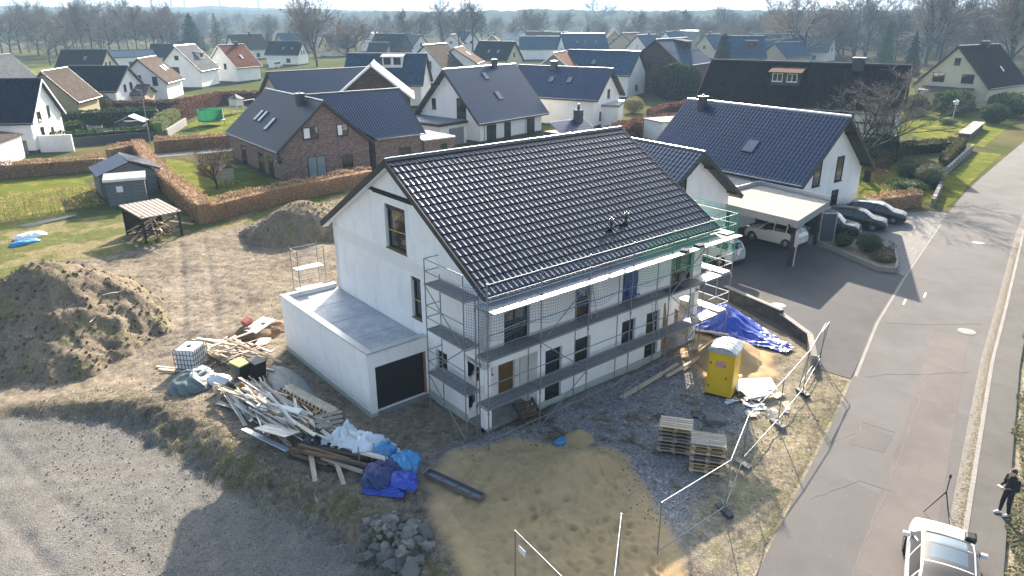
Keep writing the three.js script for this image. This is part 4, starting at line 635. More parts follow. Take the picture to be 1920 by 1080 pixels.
{ // clods and stones on the two earth mounds
  const r = rng(8), ico = new THREE.IcosahedronGeometry(1, 0), src = scene.children.filter(c => c.name.startsWith('earth_mound')), n = 5200, im = new THREE.InstancedMesh(ico, M.earth, n), m = new THREE.Matrix4();
  for (let i = 0; i < n; i++) { const o = src[i % 4 ? 0 : 1], p = o.geometry.attributes.position; let k; do k = Math.floor(r() * p.count); while (p.getY(k) < 0.1); const s = 0.015 + Math.pow(r(), 6) * 0.08; m.compose(V(p.getX(k), p.getY(k), p.getZ(k)).add(o.position).add(V((r() - 0.5) * 0.1, s * 0.2, (r() - 0.5) * 0.1)), new THREE.Quaternion().setFromEuler(new THREE.Euler(r() * 3, r() * 6, r() * 3)), V(s * 1.4, s, s)); im.setMatrixAt(i, m); const c = 0.75 + r() * 0.9; im.setColorAt(i, new THREE.Color().setRGB(c, c * 0.97, c * 0.92)); }
  im.name = 'loose_clods'; im.userData = { kind: 'stuff', label: 'earth clods and stones lying on the mounds', category: 'clods' }; scene.add(im);
  for (const [x, y, z, a, L] of [[-9.2, 2.3, -19.3, 0.5, 1.2], [-7.5, 1.3, -19.8, -0.4, 0.9], [-10.2, 1.6, -17.8, 1.1, 0.7], [-6.0, 0.35, -21.5, 0.2, 1.1]]) solo('root', 'pale root sticking out of the tall earth mound', 'root', gb().path([[0, 0, 0], [L * 0.4, 0.05, 0.05], [L * 0.75, 0.0, -0.03], [L, 0.12, 0.06]], 0.022, 5).geo(), M.wPale, [x, y, z], [0, a, -0.2], 'roots in the mound');
}
{ // steel trough on the sand
  const t = thing('steel_trough', 'long galvanised steel drainage channel lying on the sand', 'channel', [-3.1, 0.16, 2.24], -Math.atan2(2.42, 0.63));
  part(t, 'base', boxG(2.5, 0.02, 0.3, 0, 0.02, 0), M.galv); for (const s of [-1, 1]) part(t, 'side', boxG(2.5, 0.16, 0.02, 0, 0.09, s * 0.16), M.zinc); for (const s of [-1, 1]) part(t, 'end_plate', boxG(0.02, 0.16, 0.3, s * 1.24, 0.09, 0), M.zinc);
  for (const x of [-0.6, 0.1, 0.7]) part(t, 'cross_rib', boxG(0.03, 0.04, 0.29, x, 0.05, 0), M.galv);
}
// ---------- pallets ----------
{
  const mk = (m1, m2) => {
    const t = new THREE.Group(); t.name = 'pallet';
    for (let i = 0; i < 5; i++) part(t, 'top_board', boxG(1.2, 0.022, i % 2 ? 0.1 : 0.14, 0, 0.133, -0.33 + i * 0.165), m1);
    for (const x of [-0.53, 0, 0.53]) { part(t, 'cross_board', boxG(0.14, 0.022, 0.8, x, 0.111, 0), m1); for (const z of [-0.33, 0, 0.33]) part(t, 'block', boxG(0.14, 0.078, 0.12, x, 0.061, z), m2); }
    for (const z of [-0.33, 0, 0.33]) part(t, 'bottom_board', boxG(1.2, 0.022, 0.12, 0, 0.011, z), m2);
    return t;
  };
  const protos = [mk(M.wPale, M.wPine), mk(M.wGrey, M.wBrown), mk(M.wPine, M.wPale), mk(M.wGrey, M.wGrey)], r = rng(14);
  const stack = (x, z, a, n, lab, grp, tint) => { let y = groundY(x, z) + 0.01; for (let i = 0; i < n; i++) { const top = i === n - 1, o = protos[tint(i)].clone(); o.name = numbered('pallet'); o.position.set(x + (r() - 0.5) * 0.06, y, z + (r() - 0.5) * 0.06); o.rotation.y = a + (r() - 0.5) * 0.05; o.userData = { label: top ? lab[1] : lab[0], category: 'pallet', group: grp }; scene.add(o); y += 0.146; } return y; };
  let y = stack(4.65, 7.05, 0.62 + PI / 2, 8, ['wooden pallet within the taller of the two pallet stacks', 'pale pallet just under the grey slatted frame on the taller stack'], 'pallets in the taller stack', i => [0, 2, 0, 1, 3, 1, 2, 0][i]);
  const f = thing('slatted_grate', 'grey frame of narrow close slats lying on top of the taller pallet stack', 'slatted frame', [4.62, y + 0.01, 7.02], 0.62 + PI / 2); for (let i = 0; i < 8; i++) part(f, 'slat', boxG(1.2, 0.03, 0.085, 0, 0.1, -0.38 + i * 0.109), M.wGrey); for (const x of [-0.5, 0, 0.5]) part(f, 'stringer', boxG(0.08, 0.08, 0.84, x, 0.045, 0), M.wGrey);
  stack(4.75, 5.5, 0.62 + PI / 2, 8, ['wooden pallet within the lower of the two pallet stacks', 'weathered brown pallet on top of the lower pallet stack'], 'pallets in the lower stack', i => [1, 3, 1, 1, 3, 1, 1, 0][i]);
}
// ---------- building-site fence ----------
M.wire = mat([0.22, 0.22, 0.22], 0.8);
{
  const H = 1.95, proto = (L => { const t = new THREE.Group(); for (const x of [0, L]) part(t, 'post', gb().bar([x, 0, 0], [x, H, 0], 0.021, 8).geo(), M.galv); for (const y of [0.15, H - 0.02]) part(t, 'rail', gb().bar([0, y, 0], [L, y, 0], 0.019, 8).geo(), M.galv); const g = gb(); for (let i = 1; i < 31; i++) g.bar([L * i / 31, 0.15, 0], [L * i / 31, H - 0.02, 0], 0.0016, 3, 0.0016, false); for (let j = 1; j < 8; j++) g.bar([0, 0.15 + j * 0.226, 0.004], [L, 0.15 + j * 0.226, 0.004], 0.0012, 3, 0.0012, false); part(t, 'wire_mesh', g.geo(), M.wire, { kind: 'stuff' }); return t; });
  const panel = (a, b, label, y = 0.12, tilt = 0) => { const L = Math.hypot(b[0] - a[0], b[1] - a[1]), t = proto(L); t.name = numbered('mesh_fence'); t.position.set(a[0], y, a[1]); t.rotation.set(tilt, -Math.atan2(b[1] - a[1], b[0] - a[0]), 0, 'YXZ'); t.userData = { label, category: 'fence panel', group: 'building-site fence panels' }; scene.add(t); return t; };
  const F = [[15.8, 5.35], [12.49, 6.37], [9.33, 7.07], [5.93, 7.71], [3.06, 8.92], [-0.31, 8.87]];
  panel(F[0], F[1], 'mesh fence panel joining the end of the dark block wall'); panel([16.1, 5.15], [12.75, 6.05], 'second mesh fence panel doubled up against the one by the block wall', 0.1, -0.1); panel(F[1], F[2], 'mesh fence panel beside the broken white sheets'); panel(F[2], F[3], 'mesh fence panel between the white rubble and the taller pallet stack'); panel(F[3], F[4], 'mesh fence panel standing right beside the taller pallet stack'); panel(F[4], F[5], 'mesh fence panel at the edge of the trodden sand');
  const p1 = panel([-4.43, 7.11], [-4.75, 10.4], 'mesh fence panel standing in the sand with a small white sign', 0.15); part(p1, 'sign', boxG(0.32, 0.2, 0.01, 0.35, 1.5, 0.02), M.whiteFrame);
  panel([-1.64, 8.49], [-4.2, 10.5], 'mesh fence panel set at an angle in the trodden sand', 0.15);
  const foot = gb().box(0.7, 0.13, 0.23, 0, 0.065, 0).box(0.1, 0.02, 0.1, 0.1, 0.14, 0).geo();
  for (const [x, z, a, m, l] of [[...F[1], 1.2, M.binBlack, 'black fence foot between the doubled panels and the white rubble'], [...F[2], 1.3, M.concrete, 'grey fence foot at the edge of the white rubble'], [...F[3], 1.4, M.concrete, 'pale concrete fence foot close to the taller pallet stack'], [...F[4], 1.25, M.slate, 'slate-grey fence foot where the fence turns towards the sand'], [7.5, 4.5, 0.5, M.binBlack, 'loose black fence foot lying between the pallets and the toilet']]) { const o = thing('fence_block', l, 'fence foot', [x, groundY(x, z) - 0.01, z], a); part(o, 'block', foot, m); for (let i = 0; i < 4; i++) part(o, 'socket', gb().bar([-0.24 + i * 0.13, 0.125, -0.05 + (i % 2) * 0.1], [-0.24 + i * 0.13, 0.134, -0.05 + (i % 2) * 0.1], 0.025, 8).geo(), M.black); }
}
// ---------- portable toilet ----------
{
  const t = thing('portable_toilet', 'yellow portable toilet cabin with white domed roof', 'portable toilet', [9.97, groundY(9.97, 3.97) - 0.02, 3.97], R(-70.6));
  const W = 1.08; part(t, 'cabin', gb().box(W, 2.0, W, 0, 1.12, 0).geo(), M.yellow); part(t, 'base', boxG(W + 0.06, 0.12, W + 0.06, 0, 0.06, 0), M.binBlack);
  const d = part(t, 'door', gb().box(0.8, 1.85, 0.03, -0.08, 1.08, W / 2 + 0.012).geo(), mat([0.7, 0.45, 0.012], 0.4)); part(d, 'handle', boxG(0.04, 0.1, 0.04, 0.26, 1.0, W / 2 + 0.04), M.black); for (const y of [0.5, 1.6]) part(d, 'hinge', boxG(0.05, 0.09, 0.03, -0.44, y, W / 2 + 0.035), M.black);
  for (const s of [-1, 1]) for (const q of [-1, 1]) part(t, 'corner_post', boxG(0.07, 2.0, 0.07, s * (W / 2 - 0.02), 1.12, q * (W / 2 - 0.02)), M.yellow);
  part(t, 'roof', gb().prism([[-0.62, 0], [0.62, 0], [0.62, 0.07], [0.34, 0.24], [0, 0.29], [-0.34, 0.24], [-0.62, 0.07]], -0.61, 0.61).geo(), mat([0.6, 0.64, 0.66], 0.4, { map: cl(T.speck, 2, 2) }), { pos: [0, 2.12, 0] });
  for (const z of [-0.4, -0.13, 0.13, 0.4]) part(t, 'roof_rib', gb().prism([[-0.6, 0.075], [-0.34, 0.25], [0, 0.3], [0.34, 0.25], [0.6, 0.075], [0.6, 0.05], [0, 0.2], [-0.6, 0.05]], z - 0.03, z + 0.03).geo(), M.whiteFrame, { pos: [0, 2.125, 0] });
  const c = document.createElement('canvas'); c.width = 256; c.height = 160; const x = c.getContext('2d'); x.fillStyle = '#a3161d'; x.fillRect(0, 0, 256, 160); x.strokeStyle = '#e9dcd8'; x.lineWidth = 6; x.strokeRect(8, 8, 240, 144); const q = rng(6); x.fillStyle = '#f0e6e4'; for (const [y, h] of [[24, 34], [70, 26], [108, 30]]) for (let k = 22; k < 225; k += 22) x.fillRect(k, y + q() * 5, 9 + q() * 8, h * (0.6 + q() * 0.4));
  const ct = new THREE.CanvasTexture(c); ct.colorSpace = THREE.SRGBColorSpace;
  for (const [px, pz, a] of [[0.0, W / 2 + 0.031, 0], [W / 2 + 0.004, 0.05, PI / 2]]) part(t, 'sign', new THREE.PlaneGeometry(a ? 0.34 : 0.42, a ? 0.22 : 0.28), mat([1, 1, 1], 0.5, { map: ct }), { pos: [px, 1.6, pz], rot: [0, a, 0] });
  for (let i = 0; i < 4; i++) part(t, 'vent_slot', boxG(0.5, 0.03, 0.02, 0, 2.0 - i * 0.05, W / 2 + 0.002), M.yellowPale);
}
{ // broken white sheets beside the toilet, blue tarpaulin heap, boards at the far porch
  const r = rng(71);
  for (let i = 0; i < 46; i++) { const a = r() * 6.28, q = Math.sqrt(r()), x = 10.35 + Math.cos(a) * q * 1.5, z = 5.6 + Math.sin(a) * q * 1.15, s = 0.08 + r() * r() * 0.5; solo('broken_sheet', 'broken piece of white plasterboard in the rubble beside the toilet', 'plasterboard piece', boxG(s * 1.5, 0.025, s), [M.plasticW, M.plasticW, M.wPale, M.concrete][Math.floor(r() * 4)], [x, groundY(x, z) + 0.06 + r() * 0.16 * (1 - q), z], [(r() - 0.5) * 0.6, r() * 6, (r() - 0.5) * 0.6], 'plasterboard rubble'); }
  board('plasterboard', 'largest whole white plasterboard sheet on the rubble', undefined, M.plasticW, 1.7, 0.9, 0.03, 11.1, 0.3, 4.85, -0.7, 0.05, 0.1, 'sheet'); board('plasterboard', 'second white plasterboard sheet overlapping the largest one', undefined, M.plasticW, 1.3, 0.6, 0.03, 10.6, 0.28, 5.3, -0.3, -0.05, 0.12, 'sheet');
  solo('yellow_canister', 'small yellow canister behind the toilet', 'canister', new RoundedBoxGeometry(0.3, 0.35, 0.3, 3, 0.06), M.yellow, [11.2, 0.2, 4.0], [0, 0.4, 0]);
  // big blue tarpaulin over a heap with a tail
  const N = 70, g = new THREE.PlaneGeometry(5.6, 3.4, N, 44), p = g.attributes.position; g.rotateX(-PI / 2);
  for (let i = 0; i < p.count; i++) { const x = p.getX(i), z = p.getZ(i), t = clamp((x + 2.8) / 5.6), w = lerp(1, 0.28, sstep(0.35, 1, t)), rid = f => 1 - Math.abs(2 * vn(x * f + 40, z * f * 1.4 + 8) - 1); const h = 1.15 * Math.exp(-(((x + 1.1) / 1.5) ** 2) - ((z / 1.15) ** 2)) + 0.12 * (rid(1.6) - 0.3) + 0.07 * (rid(3.7) - 0.4) + 0.03 * rid(8); p.setXYZ(i, x + 0.12 * rid(2.1), Math.max(0.02, h), z * w + 0.15 * (rid(1.3) - 0.5) + t * t * 0.2); }
  g.computeVertexNormals(); solo('blue_tarpaulin', 'large blue tarpaulin draped over a heap in front of the block wall', 'tarpaulin', g, M.tarpB, [16.0, 0.0, 0.9], [0, R(-88), 0]);
  for (let i = 0; i < 5; i++) board('white_board', 'white lath on the flat stack between the toilet and the scaffold end', 'white laths', M.wWhite, 1.9, 0.16, 0.05, 13.0 + i * 0.09, 0.14 + (i % 2) * 0.06, 1.0 + i * 0.15, -0.35, 0, 0);
  for (let i = 0; i < 3; i++) board('white_board', 'grey plank leaning against the scaffold end by the blue tarpaulin', 'grey planks', M.wGrey, 2.4, 0.22, 0.04, 13.9, 0.3 + i * 0.06, -0.3 + i * 0.25, -1.3, 0.1, 0);
  board('long_beam', 'long pale beam lying along the foot of the facade', undefined, M.wPale, 4.4, 0.14, 0.12, 8.2, 0.12, 1.5, 0.1, 0, 0, 'beam'); board('long_beam', 'second long beam beside the wall with pipes on it', undefined, M.wPale, 3.2, 0.12, 0.1, 10.6, 0.14, 1.6, 0.08, 0, 0, 'beam');
  const tr = thing('steel_trestle', 'low steel trestle standing on the chippings below the scaffold', 'trestle', [6.2, 0, 1.7], 0.25); for (const x of [-0.7, 0.7]) for (const z of [-0.3, 0.3]) part(tr, 'leg', gb().bar([x, -0.05, z], [x, 0.75, z], 0.02, 6).geo(), M.galv); for (const z of [-0.3, 0.3]) { part(tr, 'rail', gb().bar([-0.7, 0.74, z], [0.7, 0.74, z], 0.02, 6).geo(), M.galv); part(tr, 'brace', gb().bar([-0.7, 0.1, z], [0.7, 0.7, z], 0.015, 6).geo(), M.galv); } for (const x of [-0.7, 0.7]) part(tr, 'end_rail', gb().bar([x, 0.74, -0.3], [x, 0.74, 0.3], 0.02, 6).geo(), M.galv);
  const st = thing('site_steps', 'rough wooden steps leaning in the open porch corner', 'steps', [2.0, 0.0, 0.35], -0.15); for (let i = 0; i < 4; i++) part(st, 'tread', boxG(0.9, 0.04, 0.22, 0, 0.1 + i * 0.13, 0.3 - i * 0.24), M.wBrown); for (const x of [-0.45, 0.45]) part(st, 'stringer', gb().box(0.06, 0.14, 1.2, x, 0.26, -0.05, [0.5, 0, 0]).geo(), M.wDark);
  solo('blue_film', 'scrap of light blue film on the chippings', 'plastic film', crumpleG(0.35, 0.06, 0.18, 51, 0.5, 24), M.bagB, [2.0, groundY(2, 2.6) + 0.02, 2.3]);
  // dark block retaining wall with coping, block by block
  const line = [[19.5, -2.5], [18.7, 1.6], [17.4, 3.9], [15.2, 5.35]], w = thing('block_wall', 'low dark concrete-block retaining wall with stepped pale coping beside the driveway', 'wall');
  const bg = boxG(0.39, 0.185, 0.22), ms = [0.075, 0.095, 0.06].map(v => mat([v, v * 0.98, v * 0.92], 0.95, { map: cl(T.speck, 0.8, 0.8) }));
  for (let s = 0; s + 1 < line.length; s++) { const a = line[s], b = line[s + 1], L = Math.hypot(b[0] - a[0], b[1] - a[1]), n = Math.round(L / 0.4), an = -Math.atan2(b[1] - a[1], b[0] - a[0]), rows = [5, 4, 4][s]; for (let j = 0; j < rows; j++) for (let i = 0; i < n; i++) { const t = (i + (j % 2 ? 0.9 : 0.5)) / n; if (t > 1) continue; part(w, 'block', bg, ms[Math.floor(r() * 3)], { pos: [lerp(a[0], b[0], t) + (r() - 0.5) * 0.012, -0.2 + j * 0.19 + 0.05, lerp(a[1], b[1], t) + (r() - 0.5) * 0.012], rot: [0, an, 0] }); } const m = [(a[0] + b[0]) / 2, (a[1] + b[1]) / 2]; part(w, 'coping', boxG(L, 0.05, 0.28), M.kerb, { pos: [m[0], -0.22 + rows * 0.19 + 0.01, m[1]], rot: [0, an, 0] }); }
}
// ---------- vehicles ----------
const paint = (r, g, b) => mat([r, g, b], 0.4, { specularIntensity: 0.5, clearcoat: r < 0.05 ? 0.7 : 1, clearcoatRoughness: 0.04 });
M.tyre = mat([0.012, 0.012, 0.012], 0.9); M.rim = mat([0.5, 0.51, 0.52], 0.3, { metalness: 0.8 }); M.tail = mat([0.3, 0.012, 0.01], 0.2, { clearcoat: 1 }); M.lampGlass = mat([0.6, 0.62, 0.64], 0.1, { clearcoat: 1, metalness: 0.3 }); M.plate = mat([0.75, 0.75, 0.72], 0.5); M.carGlass = mat([0.01, 0.013, 0.016], 0.04, { clearcoat: 1, clearcoatRoughness: 0.02 }); M.roofGlass = mat([0.02, 0.05, 0.08], 0.03, { clearcoat: 1, clearcoatRoughness: 0.02, ior: 1.8 });
const pw = (pts, x) => { for (let i = 0; i + 1 < pts.length; i++) { const a = pts[i], b = pts[i + 1]; if (x <= b[0]) { const t = clamp((x - a[0]) / (b[0] - a[0])); return lerp(a[1], b[1], t * t * (3 - 2 * t) * 0.35 + t * 0.65); } } return pts[pts.length - 1][1]; };
// front at +x; top = roofline along the length, belt = window-sill line
function car(o) {
  const { L, W, top, belt, ws, rs, wb } = o, hw = W / 2, sill = 0.24, t = thing('parked_car', o.label, o.cat ?? 'car', o.pos, o.turn);
  const width = x => { const e = Math.abs(x) / (L / 2); return hw * (1 - 0.02 * e - 0.16 * Math.pow(e, 9)); };
  const S = (x, s) => {
    const yt = pw(top, x), yb = Math.min(pw(belt, x), yt - 0.07), w = width(x), g = clamp((yt - yb) / 0.55), wr = w * (1 - 0.27 * g) - 0.03;
    const end = sstep(L / 2 - 0.28, L / 2, Math.abs(x)), s0 = sill + end * 0.06;
    if (s < 0.45) { const q = s / 0.45; return [x, lerp(s0, yb, q), w * (0.955 + 0.045 * Math.sin(q * PI))]; }
    if (s < 0.8) { const q = (s - 0.45) / 0.35; return [x, lerp(yb, yt - 0.055, q), lerp(w * 0.955, wr, Math.pow(q, 1.15))]; }
    const q = (s - 0.8) / 0.2; return [x, yt - 0.055 * Math.pow(1 - q, 2.2), wr * (1 - q)];
  };
  const skin = (x0, x1, s0, s1, nx, ns, off, sides = [1, -1]) => {       // patch of the body surface lifted by off
    const g = new THREE.BufferGeometry(), p = [], ix = [];
    for (const sd of sides) {
      const b = p.length / 3;
      for (let i = 0; i <= nx; i++) for (let j = 0; j <= ns; j++) {
        const x = typeof x0 === 'function' ? lerp(x0(j / ns), x1(j / ns), i / nx) : lerp(x0, x1, i / nx), s = lerp(s0, s1, j / ns), a = S(x, s), e = 0.004, dx = S(x + e, s), ds = S(x, s + (s > 0.98 ? -e : e)); let u = [dx[0] - a[0], dx[1] - a[1], dx[2] - a[2]], v = [ds[0] - a[0], ds[1] - a[1], ds[2] - a[2]]; if (s > 0.98) v = v.map(q => -q);
        let n = [u[1] * v[2] - u[2] * v[1], u[2] * v[0] - u[0] * v[2], u[0] * v[1] - u[1] * v[0]]; const l = Math.hypot(...n) || 1; n = n.map(q => -q / l); if (n[1] < -0.3) n = n.map(q => -q);
        p.push(a[0] + n[0] * off, a[1] + n[1] * off, (a[2] + n[2] * off) * sd);
      }
      for (let i = 0; i < nx; i++) for (let j = 0; j < ns; j++) { const k = b + i * (ns + 1) + j, f = [k, k + 1, k + ns + 1, k + 1, k + ns + 2, k + ns + 1]; ix.push(...(sd > 0 ? f.reverse() : f)); }
    }
    g.setAttribute('position', new THREE.Float32BufferAttribute(p, 3)); g.setIndex(ix); g.computeVertexNormals(); const u = new Float32Array(p.length / 3 * 2); g.setAttribute('uv', new THREE.BufferAttribute(u, 2)); return g;
  };
  const h = L / 2, bg = gb().add(skin(-h, h, 0, 1, 90, 34, 0));
  for (const e of [-h, h]) for (let i = 0; i < 20; i++) { const a = S(e, i / 20), b = S(e, (i + 1) / 20), q = k => [k[0], k[1], -k[2]]; e > 0 ? bg.quad(q(a), a, b, q(b)) : bg.quad(a, q(a), q(b), b); }
  bg.box(L * 0.96, 0.06, W * 0.86, 0, sill + 0.02, 0);
  part(t, 'body', bg.geo(), o.paint);
  const wsx = j => lerp(ws[0], ws[1], 0), glass = o.glass ?? M.carGlass;
  part(t, 'windscreen', skin(ws[1] - (o.sunroof ? 0.06 : 0), ws[0] - 0.05, 0.825, 1, 10, 8, 0.006), glass);
  part(t, 'rear_window', skin(rs[0] + 0.1, rs[1] - 0.03, 0.84, 1, 8, 8, 0.006), glass);
  const cut = o.pillars, g0 = 0.48, g1 = 0.775;      // side windows between pillars, raked with the screens
  for (let i = 0; i + 1 < cut.length; i++) { const a = cut[i] + 0.04, b = cut[i + 1] - 0.04, ra = i ? 0 : (o.rakeR ?? 0.25), rb = i + 2 === cut.length ? (o.rakeF ?? 0.55) : 0; for (const sd of [1, -1]) part(t, 'side_window', skin(q => a + ra * q, q => b - rb * q, g0, g1, 6, 5, 0.006, [sd]), glass); }
  if (o.sunroof) { part(t, 'sunroof', skin(o.sunroof[0], o.sunroof[1], 0.86, 1, 6, 8, 0.005), M.roofGlass); part(t, 'sunroof', skin(o.sunroof[2], o.sunroof[3], 0.86, 1, 6, 8, 0.005), M.roofGlass); part(t, 'roof_panel', skin(o.sunroof[2] - 0.8, ws[1] - 0.06, 0.812, 1, 14, 10, 0.003), M.anth); }
  if (o.roofM) part(t, 'roof_panel', skin(rs[1] + 0.05, ws[1] - 0.05, 0.805, 1, 12, 10, 0.004), o.roofM);
  for (const sd of [1, -1]) {
    for (const x of [wb / 2 + (o.wo ?? 0.05), -wb / 2 + (o.wo ?? 0.05)]) {
      const r = o.wr ?? 0.33, w = part(t, 'wheel', new THREE.CylinderGeometry(r + 0.055, r + 0.055, 0.03, 28).rotateX(PI / 2), M.black, { pos: [x, r, sd * (hw - 0.035)] });
      part(w, 'tyre', new THREE.TorusGeometry(r - 0.07, 0.085, 10, 28), M.tyre, { pos: [0, 0, sd * 0.0] });
      const rg = gb().add(new THREE.TorusGeometry(r - 0.12, 0.018, 6, 24)); for (let k = 0; k < 5; k++) { const a = k / 5 * 2 * PI; rg.bar([0, 0, 0], [Math.cos(a) * (r - 0.12), Math.sin(a) * (r - 0.12), 0], 0.035, 5, 0.022); } rg.bar([0, 0, -0.03], [0, 0, 0.03], 0.05, 10); part(w, 'rim', rg.geo(), M.rim, { pos: [0, 0, sd * 0.045] });
    }
    part(t, 'headlight', skin(h - 0.36, h - 0.05, 0.3, 0.42, 6, 3, 0.006, [sd]), M.lampGlass);
    part(t, 'tail_light', skin(-h + 0.02, -h + 0.3, o.tl?.[0] ?? 0.3, o.tl?.[1] ?? 0.44, 5, 3, 0.006, [sd]), M.tail);
    const mx = ws[0] - 0.5, my = pw(belt, mx) + 0.08; part(t, 'mirror', new RoundedBoxGeometry(0.14, 0.13, 0.2, 2, 0.04), o.mirrorM ?? o.paint, { pos: [mx, my, sd * (hw + 0.06)] });
    part(t, 'sill_trim', skin(-h * 0.72, h * 0.72, 0.01, 0.07, 10, 2, 0.008, [sd]), M.anth);
    for (const x of o.handles ?? [0.05, -0.85]) part(t, 'door_handle', boxG(0.16, 0.03, 0.03, x, pw(belt, x) - 0.1, sd * (hw - 0.005)), o.paint);
    if (o.rails) part(t, 'roof_rail', gb().path([0, 1, 2, 3, 4].map(k => { const x = lerp(rs[1], ws[1] - 0.25, k / 4), a = S(x, 0.8); return [x, a[1] + 0.05, a[2] * sd * 0.98]; }), 0.018, 6).geo(), o.railM ?? M.alu);
  }
  part(t, 'front_plate', boxG(0.015, 0.11, 0.5, h + 0.005, 0.45, 0), M.plate); part(t, 'rear_plate', boxG(0.015, 0.11, 0.5, -h - 0.005, o.plateY ?? 0.62, 0), M.plate);
  part(t, 'grille', gb().box(0.02, 0.16, W * 0.45, h - 0.002, 0.62, 0).box(0.02, 0.12, W * 0.6, h - 0.002, 0.33, 0).geo(), M.black);
  part(t, 'rear_bumper_trim', boxG(0.03, 0.16, W * 0.78, -h + 0.0, 0.34, 0), M.anth);
  if (o.spare) { const s = part(t, 'spare_wheel', new THREE.CylinderGeometry(0.33, 0.33, 0.18, 28).rotateZ(PI / 2), o.paint, { pos: [-h - 0.1, 0.92, 0.08] }); part(s, 'cover_ring', new THREE.TorusGeometry(0.3, 0.03, 8, 28).rotateY(PI / 2), M.rim, { pos: [-0.08, 0, 0] }); }
  return t;
}
const suvTop = [[-2.1, 0.85], [-2.02, 1.08], [-1.72, 1.56], [-1.2, 1.66], [-0.2, 1.69], [0.35, 1.6], [1.05, 1.06], [1.7, 0.97], [2.0, 0.84], [2.1, 0.62]], suvBelt = [[-2.1, 1.0], [0, 0.96], [1.2, 0.93], [2.1, 0.75]];
car({ label: 'silver off-road car with spare wheel on the tailgate beside the carport', L: 3.9, W: 1.72, top: suvTop.map(q => [q[0] * 0.93, q[1] + 0.02]), belt: suvBelt, ws: [1.0, 0.3], rs: [-1.93, -1.62], wb: 2.35, wr: 0.36, pillars: [-1.75, -1.05, -0.2, 0.98], rakeF: 0.5, paint: paint(0.42, 0.43, 0.44), spare: 1, rails: 1, railM: M.anth, pos: [25.1, 0.012, -7.2], turn: R(86) });
car({ label: 'white compact SUV parked under the carport', L: 4.15, W: 1.78, top: suvTop, belt: suvBelt, ws: [1.08, 0.34], rs: [-2.05, -1.7], wb: 2.6, wr: 0.34, pillars: [-1.85, -1.15, -0.2, 1.02], paint: paint(0.62, 0.61, 0.58), rails: 1, tl: [0.32, 0.42], pos: [31.6, 0.012, -6.6], turn: R(92) });
const estTop = [[-2.3, 0.8], [-2.2, 1.05], [-1.75, 1.38], [-1.0, 1.47], [0.1, 1.48], [0.55, 1.4], [1.3, 1.0], [1.95, 0.9], [2.2, 0.78], [2.3, 0.6]], estBelt = [[-2.3, 0.98], [0, 0.93], [1.3, 0.9], [2.3, 0.72]];
car({ label: 'dark blue SUV next to the white gable wall', L: 4.4, W: 1.82, top: suvTop.map(q => [q[0] * 1.045, q[1]]), belt: suvBelt, ws: [1.12, 0.36], rs: [-2.15, -1.8], wb: 2.65, wr: 0.36, pillars: [-1.9, -1.2, -0.2, 1.05], paint: paint(0.008, 0.012, 0.03), rails: 1, pos: [37.0, 0.018, -5.4], turn: R(-72) });
car({ label: 'black estate car between the dark blue SUV and the silver-roofed estate', L: 4.55, W: 1.8, top: estTop, belt: estBelt, ws: [1.3, 0.55], rs: [-2.2, -1.75], wb: 2.7, wr: 0.33, pillars: [-1.95, -1.2, -0.1, 1.25], paint: paint(0.007, 0.007, 0.009), rails: 1, railM: M.black, pos: [40.2, 0.018, -5.0], turn: R(-72) });
car({ label: 'black estate car with pale roof rails nearest the beech hedge by the street', L: 4.5, W: 1.79, top: estTop, belt: estBelt, ws: [1.3, 0.55], rs: [-2.2, -1.75], wb: 2.68, wr: 0.33, pillars: [-1.95, -1.2, -0.1, 1.25], paint: paint(0.012, 0.013, 0.015), rails: 1, roofM: paint(0.2, 0.2, 0.21), pos: [43.4, 0.018, -4.9], turn: R(-72) });
car({ label: 'white car with panoramic glass roof parked half on the pavement', L: 4.5, W: 1.84, top: [[-2.25, 0.8], [-2.15, 1.02], [-1.6, 1.4], [-0.8, 1.56], [0.1, 1.58], [0.6, 1.5], [1.35, 1.06], [1.9, 0.98], [2.15, 0.86], [2.25, 0.62]], belt: estBelt, ws: [1.4, 0.62], rs: [-2.15, -1.6], wb: 2.7, wr: 0.34, pillars: [-1.85, -1.15, -0.1, 1.3], paint: paint(0.74, 0.75, 0.76), sunroof: [0.02, 0.52, -0.62, -0.04], pos: [4.75, 0.03, 14.85], turn: R(21) });
{ // camera bag on the bonnet beside the windscreen
  solo('camera_bag', 'black bag standing on the bonnet of the white car', 'bag', new RoundedBoxGeometry(0.34, 0.24, 0.3, 3, 0.07), M.binBlack, [6.25, 1.18, 14.95], [0, 0.4, 0.2]);
  const t = thing('tripod', 'black camera tripod standing on the road in front of the white car', 'tripod', [8.35, 0.03, 13.55], 0.3); for (let k = 0; k < 3; k++) { const a = k * 2.094 + 0.4; part(t, 'leg', gb().bar([Math.cos(a) * 0.48, 0, Math.sin(a) * 0.48], [0, 0.95, 0], 0.012, 6, 0.02).geo(), M.black); }
  part(t, 'column', gb().bar([0, 0.85, 0], [0, 1.5, 0], 0.016, 8).geo(), M.black); part(t, 'head', gb().box(0.07, 0.14, 0.07, 0, 1.55, 0).geo(), M.black);
}
